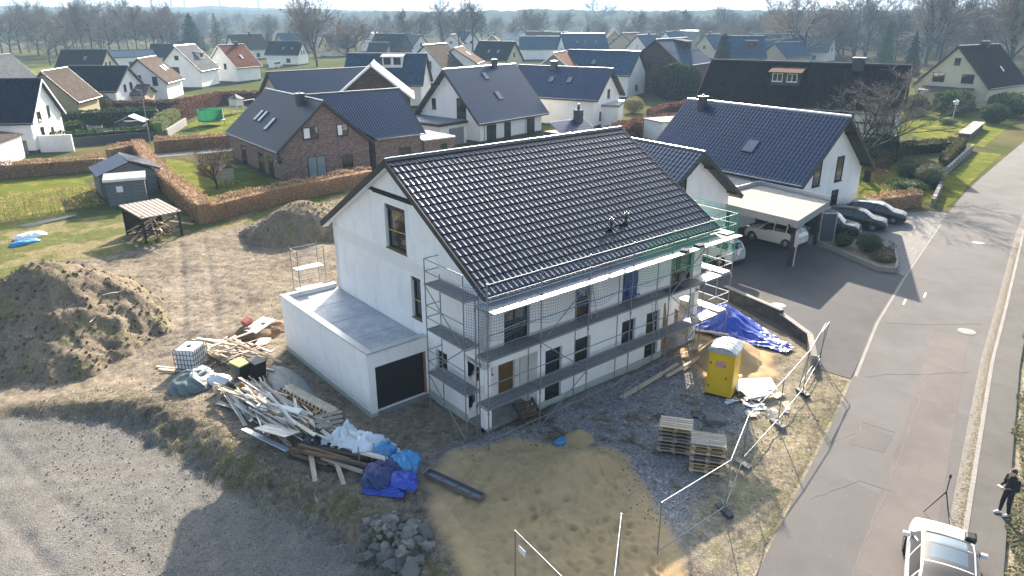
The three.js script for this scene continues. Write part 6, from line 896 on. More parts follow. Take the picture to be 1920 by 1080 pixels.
// farther houses, front to back
const farH = [
  ['dark-roofed white house with white barge boards behind the evergreen hedge', -6.3, -88.8, 330.4, 12, 9.7, 3.7, 8.3, M.plaster, M.rDark, [['1', 1, 1.2, 0.6, 1.2], ['1', 1, 3.6, 0.6, 1.4], ['1', -1.8, 1.2, 0.9, 1.6], ['1', -1.8, 3.4, 0.9, 1.2]], { barge: M.bargeW, geo: 1, flat: 1 }],
  ['ochre house with brown tiled roof', 4.5, -113.5, 59.5, 9.5, 8.6, 3.2, 7.7, M.ochre, M.rTaupe, [['0', -0.6, 3.2, 1.4, 1.4]], { geo: 1, flat: 1, tl: 0.4 }],
  ['grey-white tiled house at the edge of the village beyond the ochre one', 0.2, -156.7, 45.9, 12, 9.7, 3.7, 8.2, M.plasterOld, M.rGrey, [], {}],
  ['white house with plain dark roof in front of the white gabled one', 13, -127.2, 318, 11, 10.1, 3.4, 7.2, M.plaster, M.rDark, [['1', 0.6, 3.2, 0.8, 1.2], ['1', -1.4, 3.0, 0.7, 1.2]], { geo: 1, flat: 1 }],
  ['dark-roofed house with yellowish gable at the edge of the field', 23.2, -192.3, 322.1, 11.3, 9.2, 3.4, 7.5, M.cream, M.rBrownBlack, [['1', 0.8, 3.4, 0.9, 1.2], ['1', -1.2, 3.4, 0.9, 1.2]], { sky: [[1, 3]] }],
  ['white gabled house with grey and brown roof panels', 23.6, -136.8, 58, 10.9, 9.5, 3.5, 7.9, M.plaster, M.rTan, [['0', -0.5, 3.0, 1.1, 1.9], ['0', 2.4, 3.0, 0.9, 1.6]], { sky: [[1, 3.2], [3, 3.0]], barge: M.slate }],
  ['tall white gabled house with silver-grey roof and balcony', 37.4, -159, 48.8, 10.5, 10.5, 3.9, 9.2, M.plaster, M.rGrey, [['0', 0, 6.2, 0.9, 0.9], ['0', -1.5, 2.8, 3.4, 1.9], ['0', -2, 0.6, 1.4, 1.6]], { dorm: [[1.5, 4.2, 2.4, 1.2, 1]] }],
  ['white house with orange-red tiled roof', 50.8, -167.5, 28.3, 9.2, 9.9, 3.6, 8.7, M.plaster, M.rRed, [['0', 1.2, 3.2, 0.8, 1.3], ['0', -1.4, 3.2, 0.9, 1.3]], { sky: [[0, 4]], chim: [[1.5, 0.5]], barge: M.bargeW }],
  ['low modern white house with shallow solar roof', 42.6, -232.8, 350.9, 13, 10.5, 3.9, 5.6, M.plaster, M.rBlueGrey, [['f', 0, 1, 2, 1.4]], {}],
  ['dark-roofed house behind the low modern one', 53.6, -235.5, 330.7, 8, 9, 3.2, 7, M.plaster, M.rDark, [], {}],
  ['white house with dark roof and two skylights behind the white minibus', 87.6, -220.5, 312.7, 11.7, 9.2, 3.5, 7.5, M.plaster, M.rDark, [['1', 1, 3.4, 0.8, 1.2], ['1', -1, 3.4, 0.8, 1.2], ['f', 2, 1, 1.4, 1.3]], { sky: [[0, 3.4], [3, 3.4]] }],
  ['blue-grey roofed house with a pale flat-topped dormer', 54.5, -99.1, 315.8, 14.6, 9.9, 4, 9, M.plasterOld, M.rBlueGrey, [], { dorm: [[1.4, 3.2, 3.6, 1.9, 2, roofTex([0.6, 0.6, 0.6], 0.4)]], geo: 1 }],
  ['white house with light brown roof behind the blue-black gable', 87.4, -132.3, 28.9, 12.4, 10.2, 3.9, 9, M.plaster, M.rTan, [['0', 1.2, 3.6, 1, 1.8], ['0', -2, 1, 0.8, 1]], { sky: [[2, 3.8]] }],
  ['white house with rust-brown roof adjoining the light brown one', 96.4, -135.4, 43.4, 11.4, 11.4, 4.4, 8, M.plaster, M.rRust, [], { sky: [[0, 3]] }],
  ['slate-dark roofed house with pale yellow gable in the middle of the village', 117.1, -145.7, 290.8, 11.8, 10.1, 3.8, 8.7, M.cream, M.rDark, [['1', 0, 4.6, 0.8, 1.2]], { sky: [[-1, 3.8], [2, 3.8]] }],
  ['white timber-gabled house with salmon-red roof', 89, -90.4, 31.3, 9.4, 9, 5.0, 8.6, M.greyWall, M.rRed, [['0', 0, 5, 1.4, 1.4]], { barge: M.bargeW }],
  ['long blue-grey roofed house beside the salmon-red gable', 96.7, -85.6, 291.6, 15.4, 10.9, 4.6, 8.8, M.plasterOld, M.rBlueGrey, [['1', 0, 1.2, 1.2, 1.2]], { sky: [[-1, 3.6]] }],
  ['stone-clad house with blue-grey roof and a white dormer', 112.9, -81.5, 14.9, 16.4, 12.6, 6, 10.9, M.stoneWall, M.rBlueGrey, [['0', 1.5, 5.2, 1.2, 1.3], ['0', -1.5, 5.2, 1.2, 1.3], ['0', 0, 2, 1.3, 1.5]], { dorm: [[2, 3.6, 3.6, 1.7, 2, M.rGrey]] }],
  ['white house with bluish roof and three skylights in the back row', 176.3, -171.1, 334.5, 16.5, 10.3, 4.4, 9.5, M.plaster, M.rBlueGrey, [['0', 0, 3.4, 1, 1.2]], { sky: [[-3, 4], [0, 4], [4, 4]] }],
  ['white house with long bluish roof between the back-row houses', 171.4, -188.1, 320, 15.6, 9.6, 4, 8.3, M.plaster, M.rBlueGrey, [], {}],
  ['grey-roofed house half hidden by garden trees beyond the dormer house', 129.2, -223.5, 300.5, 12.9, 10.3, 4, 9.2, M.stoneWall, M.rDark, [['1', 1, 1, 1, 1.4], ['1', -1, 4, 1, 1.2]], {}],
  ['small dark house in front of the garden trees', 122.3, -220.1, 312.6, 7.4, 8.2, 3, 6.4, M.cream, M.rDark, [], {}],
  ['bluish-roofed house with flat dormer beside the tall thuja', 170.9, -102.8, 317.2, 12, 11.2, 4.3, 10.1, M.stoneWall, M.rBlueGrey, [], { dorm: [[2, 4, 3, 1.6, 2, M.rGrey]] }],
  ['pinkish gabled house with bluish roof above the half-timbered ridge', 195.5, -103.3, 353.2, 12.1, 10.2, 3.9, 7.9, M.beige, M.rBlueGrey, [], { barge: M.anth }],
  ['long bluish roof with solar panels behind the pinkish gable', 226.3, -125, 307.6, 20.2, 9.8, 4.9, 9.3, M.greyWall, M.rBlueGrey, [], { sky: [[2, 1.4, 1.6, 1.4], [3.9, 1.4, 1.6, 1.4], [5.8, 1.4, 1.6, 1.4]] }],
  ['distant pinkish gabled house at the wood edge', 279.4, -203.2, 264.2, 12.8, 10, 3.9, 8.8, M.beige, M.rGrey, [], {}],
  ['distant grey gabled house in front of bare trees', 214.6, -182.5, 14.1, 15, 11.2, 4.7, 9, M.beige, M.rTaupe, [], {}],
  ['distant house with glaring white roof', 245.6, -290.5, 316.3, 15, 9, 3.5, 6.9, M.plaster, roofTex([0.7, 0.7, 0.7], 0.3), [], {}],
  ['distant small white gabled house among the trees', 178.8, -253.7, 43.5, 12.2, 10.1, 3.8, 7.8, M.plaster, M.rDark, [['0', 0, 4, 1, 1]], {}],
  ['distant dark-roofed house on the skyline side of the village', 255.7, -269.1, 318, 12, 9.3, 3.4, 7.4, M.plasterOld, M.rDark, [], {}]];
const rH = rng(19), A0 = Math.atan2(-0.7689, 0.6394); [[455, 300], [545, 345], [628, 310], [700, 350], [765, 320], [868, 345], [925, 300], [1010, 350], [1085, 340], [1150, 385], [1215, 300], [1265, 350], [1340, 300], [1392, 345], [1470, 305], [1535, 290]].forEach(([px, rr], i) => { const a = A0 + Math.atan((px - 960) / 1436); farH.push(['distant gabled house at the rear edge of the village below the woods', -14.8 + Math.cos(a) * rr, 19.4 + Math.sin(a) * rr, Math.floor(rH() * 8) * 45 + rH() * 12, 11 + rH() * 4, 9.5 + rH() * 1.5, 3.6, 7.9 + rH(), [M.plaster, M.plasterOld, M.beige, M.cream][Math.floor(rH() * 4)], [M.rBlueGrey, M.rDark, M.rBlueGrey, M.rTaupe, M.rRust, M.rGrey][Math.floor(rH() * 6)], [['0', 0, 3.6, 1.1, 1.2], ['1', 0, 3.6, 1.1, 1.2], ['f', -2, 1, 1.3, 1.3], ['f', 2, 1, 1.3, 1.3]], { group: 'houses at the rear edge of the village', chim: [[1.5, 0.3]] }]); });
for (const [label, x, z, th, L, W, hE, hR, wall, roof, win, ex] of farH) house({ label, x, z, th, L, W, hE, hR, wall, roof, win, group: 'village houses', frame: M.anth, ...ex });
house({ name: 'garage', category: 'garage', label: 'small beige garage with purplish tiled roof', x: 17.9, z: -126, th: 326, L: 6, W: 5.7, hE: 2.5, hR: 3.8, wall: M.beige, roof: roofTex([0.16, 0.09, 0.09], 0.6), frame: M.anth });
{ const t = thing('white_annexe', 'white flat-roofed garage with doors below the dark-roofed house at the hedge end', 'annexe', [-10.5, 0, -79.5], R(-28)); part(t, 'walls', boxG(9, 2.6, 6, 0, 1.3, 0), M.plaster); part(t, 'roof', gb().prism([[-4.8, 2.6], [4.7, 2.6], [4.7, 2.75], [-4.8, 4.2]], -3.2, 3.2).geo(), M.rTaupe); for (const x of [-1, 2.2]) facadeWindow(t, x, 0.1, 3.0, 0, 1.2, 2.1, M.anth, { noSill: 1 }); }
{ const t = thing('garden_wall', 'white rendered garden wall with a stone pillar beside the evergreen hedge', 'wall', [-3.0, 0, -83.0], R(-28)); part(t, 'wall', boxG(7, 2.0, 0.3, 0, 1, 0), M.plaster); part(t, 'pillar', boxG(0.6, 1.6, 0.6, -1.4, 0.8, 0.7), M.concrete); }
{ // carport between the annexe and the white house
  const t = thing('carport', 'flat-roofed timber carport with white gravelled roof beside the white house', 'carport'), poly = [[27.1, -2.7], [33.8, -4.1], [34.6, -10.2], [27.4, -10.2]];
  const top = part(t, 'roof', sheetG(poly, 3.18, 0.2), M.darkWood); part(t, 'roof_surface', sheetG(poly.map(([x, z]) => [lerp(x, 30.7, 0.03), lerp(z, -6.8, 0.03)]), 3.2, 0.02), mat([0.5, 0.465, 0.41], 0.95, { specularIntensity: 0.3, map: cl(T.speck, 2, 2) }));
  poly.forEach((a, i) => { const b = poly[(i + 1) % 4], L = Math.hypot(b[0] - a[0], b[1] - a[1]); part(t, 'fascia', boxG(L, i === 1 || i === 2 ? 0.6 : 0.5, 0.06), i === 3 || i === 0 ? M.greyWall : M.sheet, { pos: [(a[0] + b[0]) / 2, i === 1 || i === 2 ? 3.2 : 3.0, (a[1] + b[1]) / 2], rot: [0, -Math.atan2(b[1] - a[1], b[0] - a[0]), 0] }); });
  for (const [x, z] of [[27.5, -3.1], [33.3, -4.5], [27.8, -9.6], [30.4, -9.9]]) { const p = part(t, 'post', boxG(0.2, 3.0, 0.2, x, 1.5, z), M.darkWood); for (const s of [-1, 1]) part(p, 'brace', gb().box(0.1, 1.1, 0.1, x + s * 0.36, 2.55, z, [0, 0, -s * 0.75]).geo(), M.darkWood); }
  part(t, 'downpipe', gb().path([[27.45, 2.95, -2.55], [27.6, 2.6, -2.8], [27.6, 0.05, -2.85]], 0.04, 8).geo(), M.alu);
  const q = thing('flat_roof_link', 'low flat-roofed link building with grey roof behind the carport', 'annexe', [31.0, 0, -14.2], R(2)); part(q, 'walls', boxG(8.2, 2.9, 7.6, 0, 1.4, 0), M.plaster); part(q, 'roof', boxG(8.8, 0.3, 8.0, 0, 3.05, 0), M.greyWall); part(q, 'roof_surface', boxG(8.4, 0.03, 7.6, 0, 3.22, 0), mat([0.4, 0.37, 0.33], 0.9, { map: cl(T.speck, 2, 2) })); part(q, 'roof_edge', boxG(8.9, 0.16, 0.08, 0, 3.25, -4), M.sheet); for (const x of [-3, -2.4, -1.8]) part(q, 'door_panel', boxG(0.5, 2.0, 0.04, x, 1.1, 3.82), M.whiteFrame);
  const s = thing('sign_board', 'standing glass sign panel at the edge of the driveway', 'sign', [34.3, 0, -4.2], R(-40)); part(s, 'panel', boxG(1.0, 2.0, 0.05, 0, 1.15, 0), mat([0.06, 0.075, 0.095], 0.2)); part(s, 'frame', gb().box(0.06, 2.3, 0.08, -0.53, 1.15, 0).box(0.06, 2.3, 0.08, 0.53, 1.15, 0).box(1.1, 0.06, 0.08, 0, 2.2, 0).geo(), M.alu);
}
{ // small white shed and flue on the far side
  const t = thing('white_shed', 'low white flat-roofed shed with barred window behind the ridge of the new house', 'shed', [63.5, 0, -41.5], R(-14)); part(t, 'walls', boxG(6, 2.4, 4, 0, 1.2, 0), M.plaster); part(t, 'roof', boxG(6.4, 0.14, 4.4, 0, 2.5, 0), M.concrete); const w = facadeWindow(t, 0.4, 1.0, 2.0, 0, 2.2, 0.9, M.anth); for (let i = 1; i < 5; i++) part(w, 'bar', boxG(0.03, 0.85, 0.03, -1.1 + i * 0.44, 0.45, 0.07), M.anth);
  const f = thing('flue_roof', 'dark tiled outbuilding roof with a stubby flue behind the new ridge', 'outbuilding', [43.5, 0, -40], 0); part(f, 'walls', boxG(5, 3, 4, 0, 1.5, 0), M.slate); part(f, 'roof', tileSlopeG(5.6, 3, 0.3, 0.35), M.tBlue, { pos: [0, 4.2, -1], rot: [0.5, 0, 0] }); part(f, 'chimney', boxG(0.8, 1.6, 0.8, 1.6, 4.4, -0.6), M.slate); part(f, 'flue', gb().bar([1.6, 5.2, -0.6], [1.6, 5.9, -0.6], 0.16, 10, 0.12).geo(), M.anth);
}
// ---------- gardens: sheds, play things, lamp ----------
{
  const s = thing('solar_shed', 'grey timber shed with dark tiled roof and a row of solar panels', 'shed', [-0.3, 0, -54.6], R(-4));
  part(s, 'walls', (() => { const g = gb().prism([[-2.3, 0], [2.3, 0], [2.3, 2.0], [0.2, 2.95], [-2.3, 2.0]], -2.4, 2.4).geo(); return g; })(), mat([0.16, 0.18, 0.2], 0.85, { map: cl(T.wood, 3, 0.6) }));
  const rp = Math.atan2(0.95, 2.5); for (const q of [1, -1]) { const r = part(s, 'roof_slope', tileSlopeG(5.4, 2.9, 0.3, 0.35), M.tBlue, { pos: [0.2, 3.06, 0] }); r.rotation.order = 'YXZ'; r.rotation.set(rp, q * PI / 2, 0); }
  for (let i = 0; i < 8; i++) { const q = (i + 0.5) * 0.36; part(s, 'solar_panel', boxG(0.34, 0.05, 5.0), M.solar, { pos: [0.2 + q * Math.cos(rp), 3.2 - q * Math.sin(rp), 0], rot: [0, 0, -rp] }); }
  const b = thing('garden_shed', 'blue-grey plank shed with pale flat roof', 'shed', [-1.3, 0, -49.4], R(-14)); for (let i = 0; i < 11; i++) part(b, 'plank', boxG(3.0, 0.185, 0.04, 0, 0.14 + i * 0.2, 1.02), mat([0.17, 0.2, 0.23], 0.8, { map: cl(T.wood, 1.2, 0.3) })); for (let i = 0; i < 11; i++) part(b, 'plank', boxG(0.04, 0.185, 2.0, -1.48, 0.14 + i * 0.2, 0), mat([0.2, 0.23, 0.26], 0.8)); part(b, 'core', boxG(2.92, 2.2, 1.98, 0, 1.12, 0), M.greyWall); part(b, 'roof', gb().box(3.3, 0.1, 2.5, 0, 2.36, 0, [0.04, 0, 0]).geo(), mat([0.4, 0.41, 0.4], 0.8, { map: cl(T.speck, 2, 2) })); part(b, 'fascia', boxG(3.3, 0.22, 0.05, 0, 2.26, 1.26), M.plasterOld); part(b, 'notice', boxG(0.5, 0.5, 0.02, -0.5, 1.45, 1.055), M.whiteFrame);
  const w = thing('wood_shelter', 'open log shelter with corrugated brown roof on dark posts', 'shelter', [-2.4, 0, -37.3], R(8)); const wr = part(w, 'roof', (() => { const g = gb(); g.box(2.9, 0.04, 3.9, 0, 0, 0); return g.geo(); })(), mat([0.2, 0.15, 0.13], 0.7), { pos: [0, 2.02, 0], rot: [0.07, 0, 0] }); for (let i = 0; i < 9; i++) part(wr, 'roof_sheet', boxG(0.24, 0.05, 3.95, -1.3 + i * 0.325, 0.035, 0), mat([0.42, 0.35, 0.32], 0.6, { map: cl(T.wood, 1, 1) })); for (const [x, z] of [[-1.3, 1.7], [1.3, 1.7], [-1.3, -1.7], [1.3, -1.7]]) part(w, 'post', boxG(0.13, 2.0, 0.13, x, 1.0, z), M.darkWood); part(w, 'rear_wall', boxG(2.6, 1.7, 0.05, 0, 0.9, -1.75), M.wDark);
  const r = rng(12); for (let i = 0; i < 26; i++) { const L = 1.4 + r() * 1.6, o = solo('log', 'rough branch wood leaning in and around the log shelter', 'log', gb().bar([-L / 2, 0, 0], [L / 2, 0, 0], 0.05 + r() * 0.05, 7, 0.03 + r() * 0.03).geo(), [M.wBrown, M.wDark, M.wPale][Math.floor(r() * 3)], [-2.3 + (r() - 0.5) * 2.8, 0.25 + r() * 0.8, -36.6 + (r() - 0.5) * 2.2], [0, r() * 3, (r() - 0.5) * 1.0], 'logs at the shelter'); }
  for (const [x, a] of [[-0.6, 0.5], [-0.4, 0.6]]) solo('long_pole', 'long pale pole leaning beside the log shelter', 'pole', gb().bar([-1.4, 0, 0], [1.4, 0, 0], 0.05, 7).geo(), M.wPale, [x, 0.6, -37.4], [0, a, -0.35], 'poles at the shelter');
  solo('white_wrap', 'white foil-wrapped stack lying on the rough grass', 'wrapped stack', crumpleG(1.1, 0.35, 0.55, 3, 0.25), M.plasticW, [-9.6, 0.02, -42.6], [0, 0.15, 0]); solo('blue_wrap', 'light blue wrapped bundle beside the white one on the rough grass', 'wrapped bundle', crumpleG(0.95, 0.28, 0.38, 7, 0.3), M.bagB, [-10.2, 0.02, -40.9], [0, 0.2, 0]);
  for (let i = 0; i < 4; i++) solo('grey_pipe', 'grey pipe lying on the grass before the thin hedge', 'pipe', gb().bar([-1.9, 0.05, 0], [1.9, 0.05, 0], 0.04, 6).geo(), M.galv, [-8.2 + i * 0.2, 0.03, -46.8 + i * 0.16], [0, 0.28 + i * 0.03, 0], 'pipes on the grass');
  const t = thing('trampoline', 'round garden trampoline with green safety net', 'trampoline', [20.3, 0, -93]); part(t, 'mat', new THREE.CylinderGeometry(1.7, 1.7, 0.03, 32), M.anth, { pos: [0, 0.75, 0] }); part(t, 'edge_pad', new THREE.TorusGeometry(1.75, 0.12, 6, 36).rotateX(PI / 2), mat([0.03, 0.2, 0.1], 0.6), { pos: [0, 0.78, 0] }); for (let i = 0; i < 6; i++) { const a = i * PI / 3 + 0.2; part(t, 'pole', gb().bar([Math.cos(a) * 1.8, 0, Math.sin(a) * 1.8], [Math.cos(a) * 1.8, 2.4, Math.sin(a) * 1.8], 0.03, 6).geo(), mat([0.03, 0.25, 0.12], 0.6)); } part(t, 'net', new THREE.CylinderGeometry(1.78, 1.78, 1.55, 36, 1, true), new THREE.MeshPhysicalMaterial({ color: 0x2a7a55, roughness: 0.6, transmission: 0.75, thickness: 0, side: THREE.DoubleSide }), { pos: [0, 1.6, 0] });
  const pt = thing('play_tower', 'white wooden play tower with swing frame on the far lawn', 'play tower', [28.5, 0, -105], 0.5); part(pt, 'platform', boxG(1.6, 0.1, 1.6, 0, 1.3, 0), M.bargeW); part(pt, 'cabin', boxG(1.6, 1.0, 1.6, 0, 1.85, 0), M.bargeW); part(pt, 'roof', new THREE.ConeGeometry(1.4, 0.8, 4).rotateY(PI / 4), M.slate, { pos: [0, 2.75, 0] }); for (const x of [-0.75, 0.75]) for (const z of [-0.75, 0.75]) part(pt, 'post', boxG(0.1, 1.3, 0.1, x, 0.65, z), M.bargeW); part(pt, 'slide', gb().box(2.6, 0.06, 0.5, 1.9, 0.75, 0, [0, 0, -0.55]).geo(), M.bargeW); part(pt, 'swing_beam', gb().bar([0.8, 2, 0.9], [3.4, 2, 0.9], 0.06, 6).bar([3.4, 2, 0.9], [3.7, 0, 0.3], 0.05, 6).bar([3.4, 2, 0.9], [3.7, 0, 1.5], 0.05, 6).geo(), M.bargeW);
  const ph = thing('play_house', 'small wooden playhouse on stilts beside the bare bush', 'playhouse', [7.6, 0, -50.8], 0.3); part(ph, 'cabin', boxG(1.3, 1.0, 1.2, 0, 1.2, 0), M.wGrey); part(ph, 'roof', gb().prism([[-0.9, 1.65], [0, 2.25], [0.9, 1.65], [0.9, 1.72], [0, 2.33], [-0.9, 1.72]], -0.8, 0.8).geo(), M.wPale); for (const x of [-0.6, 0.6]) for (const z of [-0.55, 0.55]) part(ph, 'leg', boxG(0.08, 0.75, 0.08, x, 0.37, z), M.wGrey); part(ph, 'slide', gb().box(1.6, 0.05, 0.4, 1.3, 0.45, 0, [0, 0, -0.5]).geo(), mat([0.03, 0.3, 0.15], 0.5)); part(ph, 'ladder', gb().box(0.06, 1, 0.04, -0.2, 0.45, 0.9, [0.4, 0, 0]).box(0.06, 1, 0.04, 0.2, 0.45, 0.9, [0.4, 0, 0]).geo(), M.wPale);
  const fn = thing('picket_fence', 'black picket fence beside the brick house', 'fence', [11.3, 0, -63.6], R(2)); for (let i = 0; i < 24; i++) part(fn, 'slat', boxG(0.1, 1.0, 0.03, -2.1 + i * 0.18, 0.55, 0), M.black); for (const y of [0.25, 0.85]) part(fn, 'rail', boxG(4.4, 0.07, 0.05, 0, y, -0.04), M.black);
  const lp = thing('street_lamp', 'tall grey street lamp by the evergreen hedge', 'street lamp', [8.8, 0, -81.9]); part(lp, 'pole', gb().bar([0, 0, 0], [0, 6.6, 0], 0.075, 8, 0.05).geo(), M.galv); part(lp, 'arm', gb().bar([0, 6.5, 0], [-0.7, 6.75, 0.1], 0.04, 6).geo(), M.galv); part(lp, 'lantern', new RoundedBoxGeometry(0.6, 0.14, 0.26, 2, 0.05), M.anth, { pos: [-0.85, 6.75, 0.12] });
  const pl = thing('terrace_screen', 'dark raised screen boxes on the terrace between the evergreen hedges', 'screen', [2.5, 0, -94], R(-35)); for (let i = 0; i < 4; i++) part(pl, 'panel', boxG(1.8, 1.4, 0.06, -3 + i * 1.9, 0.7, i % 2 ? 0.2 : 0), i % 2 ? M.greyWall : M.slate); for (let i = 0; i < 5; i++) part(pl, 'post', boxG(0.1, 1.5, 0.1, -3.95 + i * 1.9, 0.75, 0.05), M.alu);
  const gh = thing('greenhouse', 'small glass-roofed garden hut behind the hedge', 'hut', [9.2, 0, -91.5], R(-30)); part(gh, 'walls', boxG(3, 1.7, 2.2, 0, 0.85, 0), M.slate); part(gh, 'roof', gb().prism([[-1.8, 1.7], [0, 2.5], [1.8, 1.7], [1.8, 1.78], [0, 2.6], [-1.8, 1.78]], -1.3, 1.3).geo(), mat([0.35, 0.4, 0.42], 0.3));
  const ws = thing('garden_table', 'white garden table and bench set behind the clipped hedge', 'garden furniture', [6.2, 0, -91], 0.3); part(ws, 'table_top', boxG(1.6, 0.06, 0.9, 0, 0.74, 0), M.bargeW); for (const x of [-0.7, 0.7]) for (const z of [-0.35, 0.35]) part(ws, 'leg', boxG(0.07, 0.72, 0.07, x, 0.36, z), M.bargeW); for (const s of [-1, 1]) part(ws, 'bench', gb().box(1.6, 0.06, 0.35, 0, 0.45, s * 0.85).box(1.6, 0.5, 0.05, 0, 0.7, s * 1.02).geo(), M.bargeW);
  const gw = thing('garden_wall', 'low stone garden wall with white top along the far driveway', 'wall', [98, 0, -17], R(12)); part(gw, 'wall', boxG(14, 1.0, 1.2, 0, 0.4, 0), M.stoneWall); part(gw, 'top', boxG(14.2, 0.08, 1.5, 0, 0.94, 0), M.kerb);
  const fw = thing('garden_wall', 'low stone wall in front of the clipped garden by the street', 'wall', [0, 0, 0]); for (const [a, b] of [[[51.2, -3.6], [60.5, -6.4]], [[60.5, -6.4], [62.5, -10]], [[66, -8.2], [84, -12]]]) { const L = Math.hypot(b[0] - a[0], b[1] - a[1]), n = Math.round(L / 0.55); for (let i = 0; i < n; i++) for (let j = 0; j < 3; j++) { const t2 = (i + (j % 2) * 0.4 + 0.3) / n; if (t2 < 1) part(fw, 'stone', boxG(0.5, 0.24, 0.3), [M.concrete, M.stoneWall, M.greyWall][(i * 7 + j * 3) % 3], { pos: [lerp(a[0], b[0], t2), 0.12 + j * 0.26, lerp(a[1], b[1], t2)], rot: [0, -Math.atan2(b[1] - a[1], b[0] - a[0]), 0] }); } }
  const ms = thing('bird_house', 'white bird house on a pole in the far front garden', 'bird house', [112, 0, -24.5]); part(ms, 'pole', gb().bar([0, 0, 0], [0, 2.4, 0], 0.06, 6).geo(), M.bargeW); part(ms, 'house', boxG(0.5, 0.5, 0.5, 0, 2.6, 0), M.bargeW); part(ms, 'roof', new THREE.ConeGeometry(0.55, 0.4, 4).rotateY(PI / 4), M.bargeW, { pos: [0, 3.0, 0] });
  const pb = thing('planter_bed', 'curved stone-edged planting bed at the corner of the driveway', 'planting bed'); const bp = [[33.6, -4.6], [31.1, 1.0], [31.6, 1.9], [33.2, 1.3], [35.4, 0.2], [36.2, -1.3]]; part(pb, 'soil', sheetG(bp, 0.2, 0.3), M.earth); bp.forEach((a, i) => { const b = bp[(i + 1) % bp.length], L = Math.hypot(b[0] - a[0], b[1] - a[1]); if (i < 5) for (let k = 0; k < L / 0.35 - 0.5; k++) { const q = (k + 0.5) * 0.35 / L; part(pb, 'edging_stone', boxG(0.33, 0.42, 0.14), M.concrete, { pos: [lerp(a[0], b[0], q), 0.13, lerp(a[1], b[1], q)], rot: [0, -Math.atan2(b[1] - a[1], b[0] - a[0]), 0] }); } });
}
// ---------- plants ----------
const leafM = (tr = 0.25) => { const m = new THREE.MeshPhysicalMaterial({ color: 0xffffff, roughness: 0.9, specularIntensity: 0.3, vertexColors: true, side: THREE.DoubleSide, transmission: tr, thickness: 0 }); return m; };
M.leaf = leafM(0.3); M.needle = leafM(0.12);
// scattered leaves: pos(k) -> [x,y,z], each a small bent quad
function leavesG(n, seed, pos, size, cols, up = 0.3) {
  const r = rng(seed), p = new Float32Array(n * 18), c = new Float32Array(n * 18), nn = new Float32Array(n * 18), e1 = V(0, 0, 0), e2 = V(0, 0, 0), N = V(0, 0, 0);
  for (let k = 0; k < n; k++) {
    const [x, y, z] = pos(r, k), s = size * (0.6 + r() * 0.8), col = cols[Math.floor(r() * cols.length)], v = 0.75 + r() * 0.5;
    N.set(r() - 0.5, (r() - 0.5) + up, r() - 0.5).normalize(); e1.set(r() - 0.5, r() - 0.5, r() - 0.5).cross(N).normalize(); e2.crossVectors(N, e1);
    const q = [[-1, 0], [0, -0.55], [1, 0], [-1, 0], [1, 0], [0, 0.55]]; for (let i = 0; i < 6; i++) { const o = (k * 6 + i) * 3; p[o] = x + (e1.x * q[i][0] + e2.x * q[i][1]) * s; p[o + 1] = y + (e1.y * q[i][0] + e2.y * q[i][1]) * s; p[o + 2] = z + (e1.z * q[i][0] + e2.z * q[i][1]) * s; nn[o] = N.x; nn[o + 1] = N.y; nn[o + 2] = N.z; c[o] = col[0] * v; c[o + 1] = col[1] * v; c[o + 2] = col[2] * v; }
  }
  const g = new THREE.BufferGeometry(); g.setAttribute('position', new THREE.BufferAttribute(p, 3)); g.setAttribute('normal', new THREE.BufferAttribute(nn, 3)); g.setAttribute('color', new THREE.BufferAttribute(c, 3)); g.setAttribute('uv', new THREE.BufferAttribute(new Float32Array(n * 12), 2)); return g;
}
const beech = [[0.36, 0.23, 0.125], [0.44, 0.3, 0.18], [0.26, 0.16, 0.085], [0.48, 0.35, 0.23]], ever = [[0.035, 0.07, 0.02], [0.05, 0.1, 0.025], [0.03, 0.055, 0.02], [0.09, 0.13, 0.035]], mixed = [[0.07, 0.08, 0.025], [0.12, 0.1, 0.04], [0.06, 0.06, 0.025]], redb = [[0.16, 0.07, 0.045], [0.2, 0.1, 0.06], [0.12, 0.06, 0.04]], pale = [[0.2, 0.22, 0.08], [0.3, 0.3, 0.18], [0.12, 0.16, 0.04]];
M.twig = mat([0.1, 0.075, 0.055], 0.95); M.stem = mat([0.06, 0.045, 0.035], 0.95);
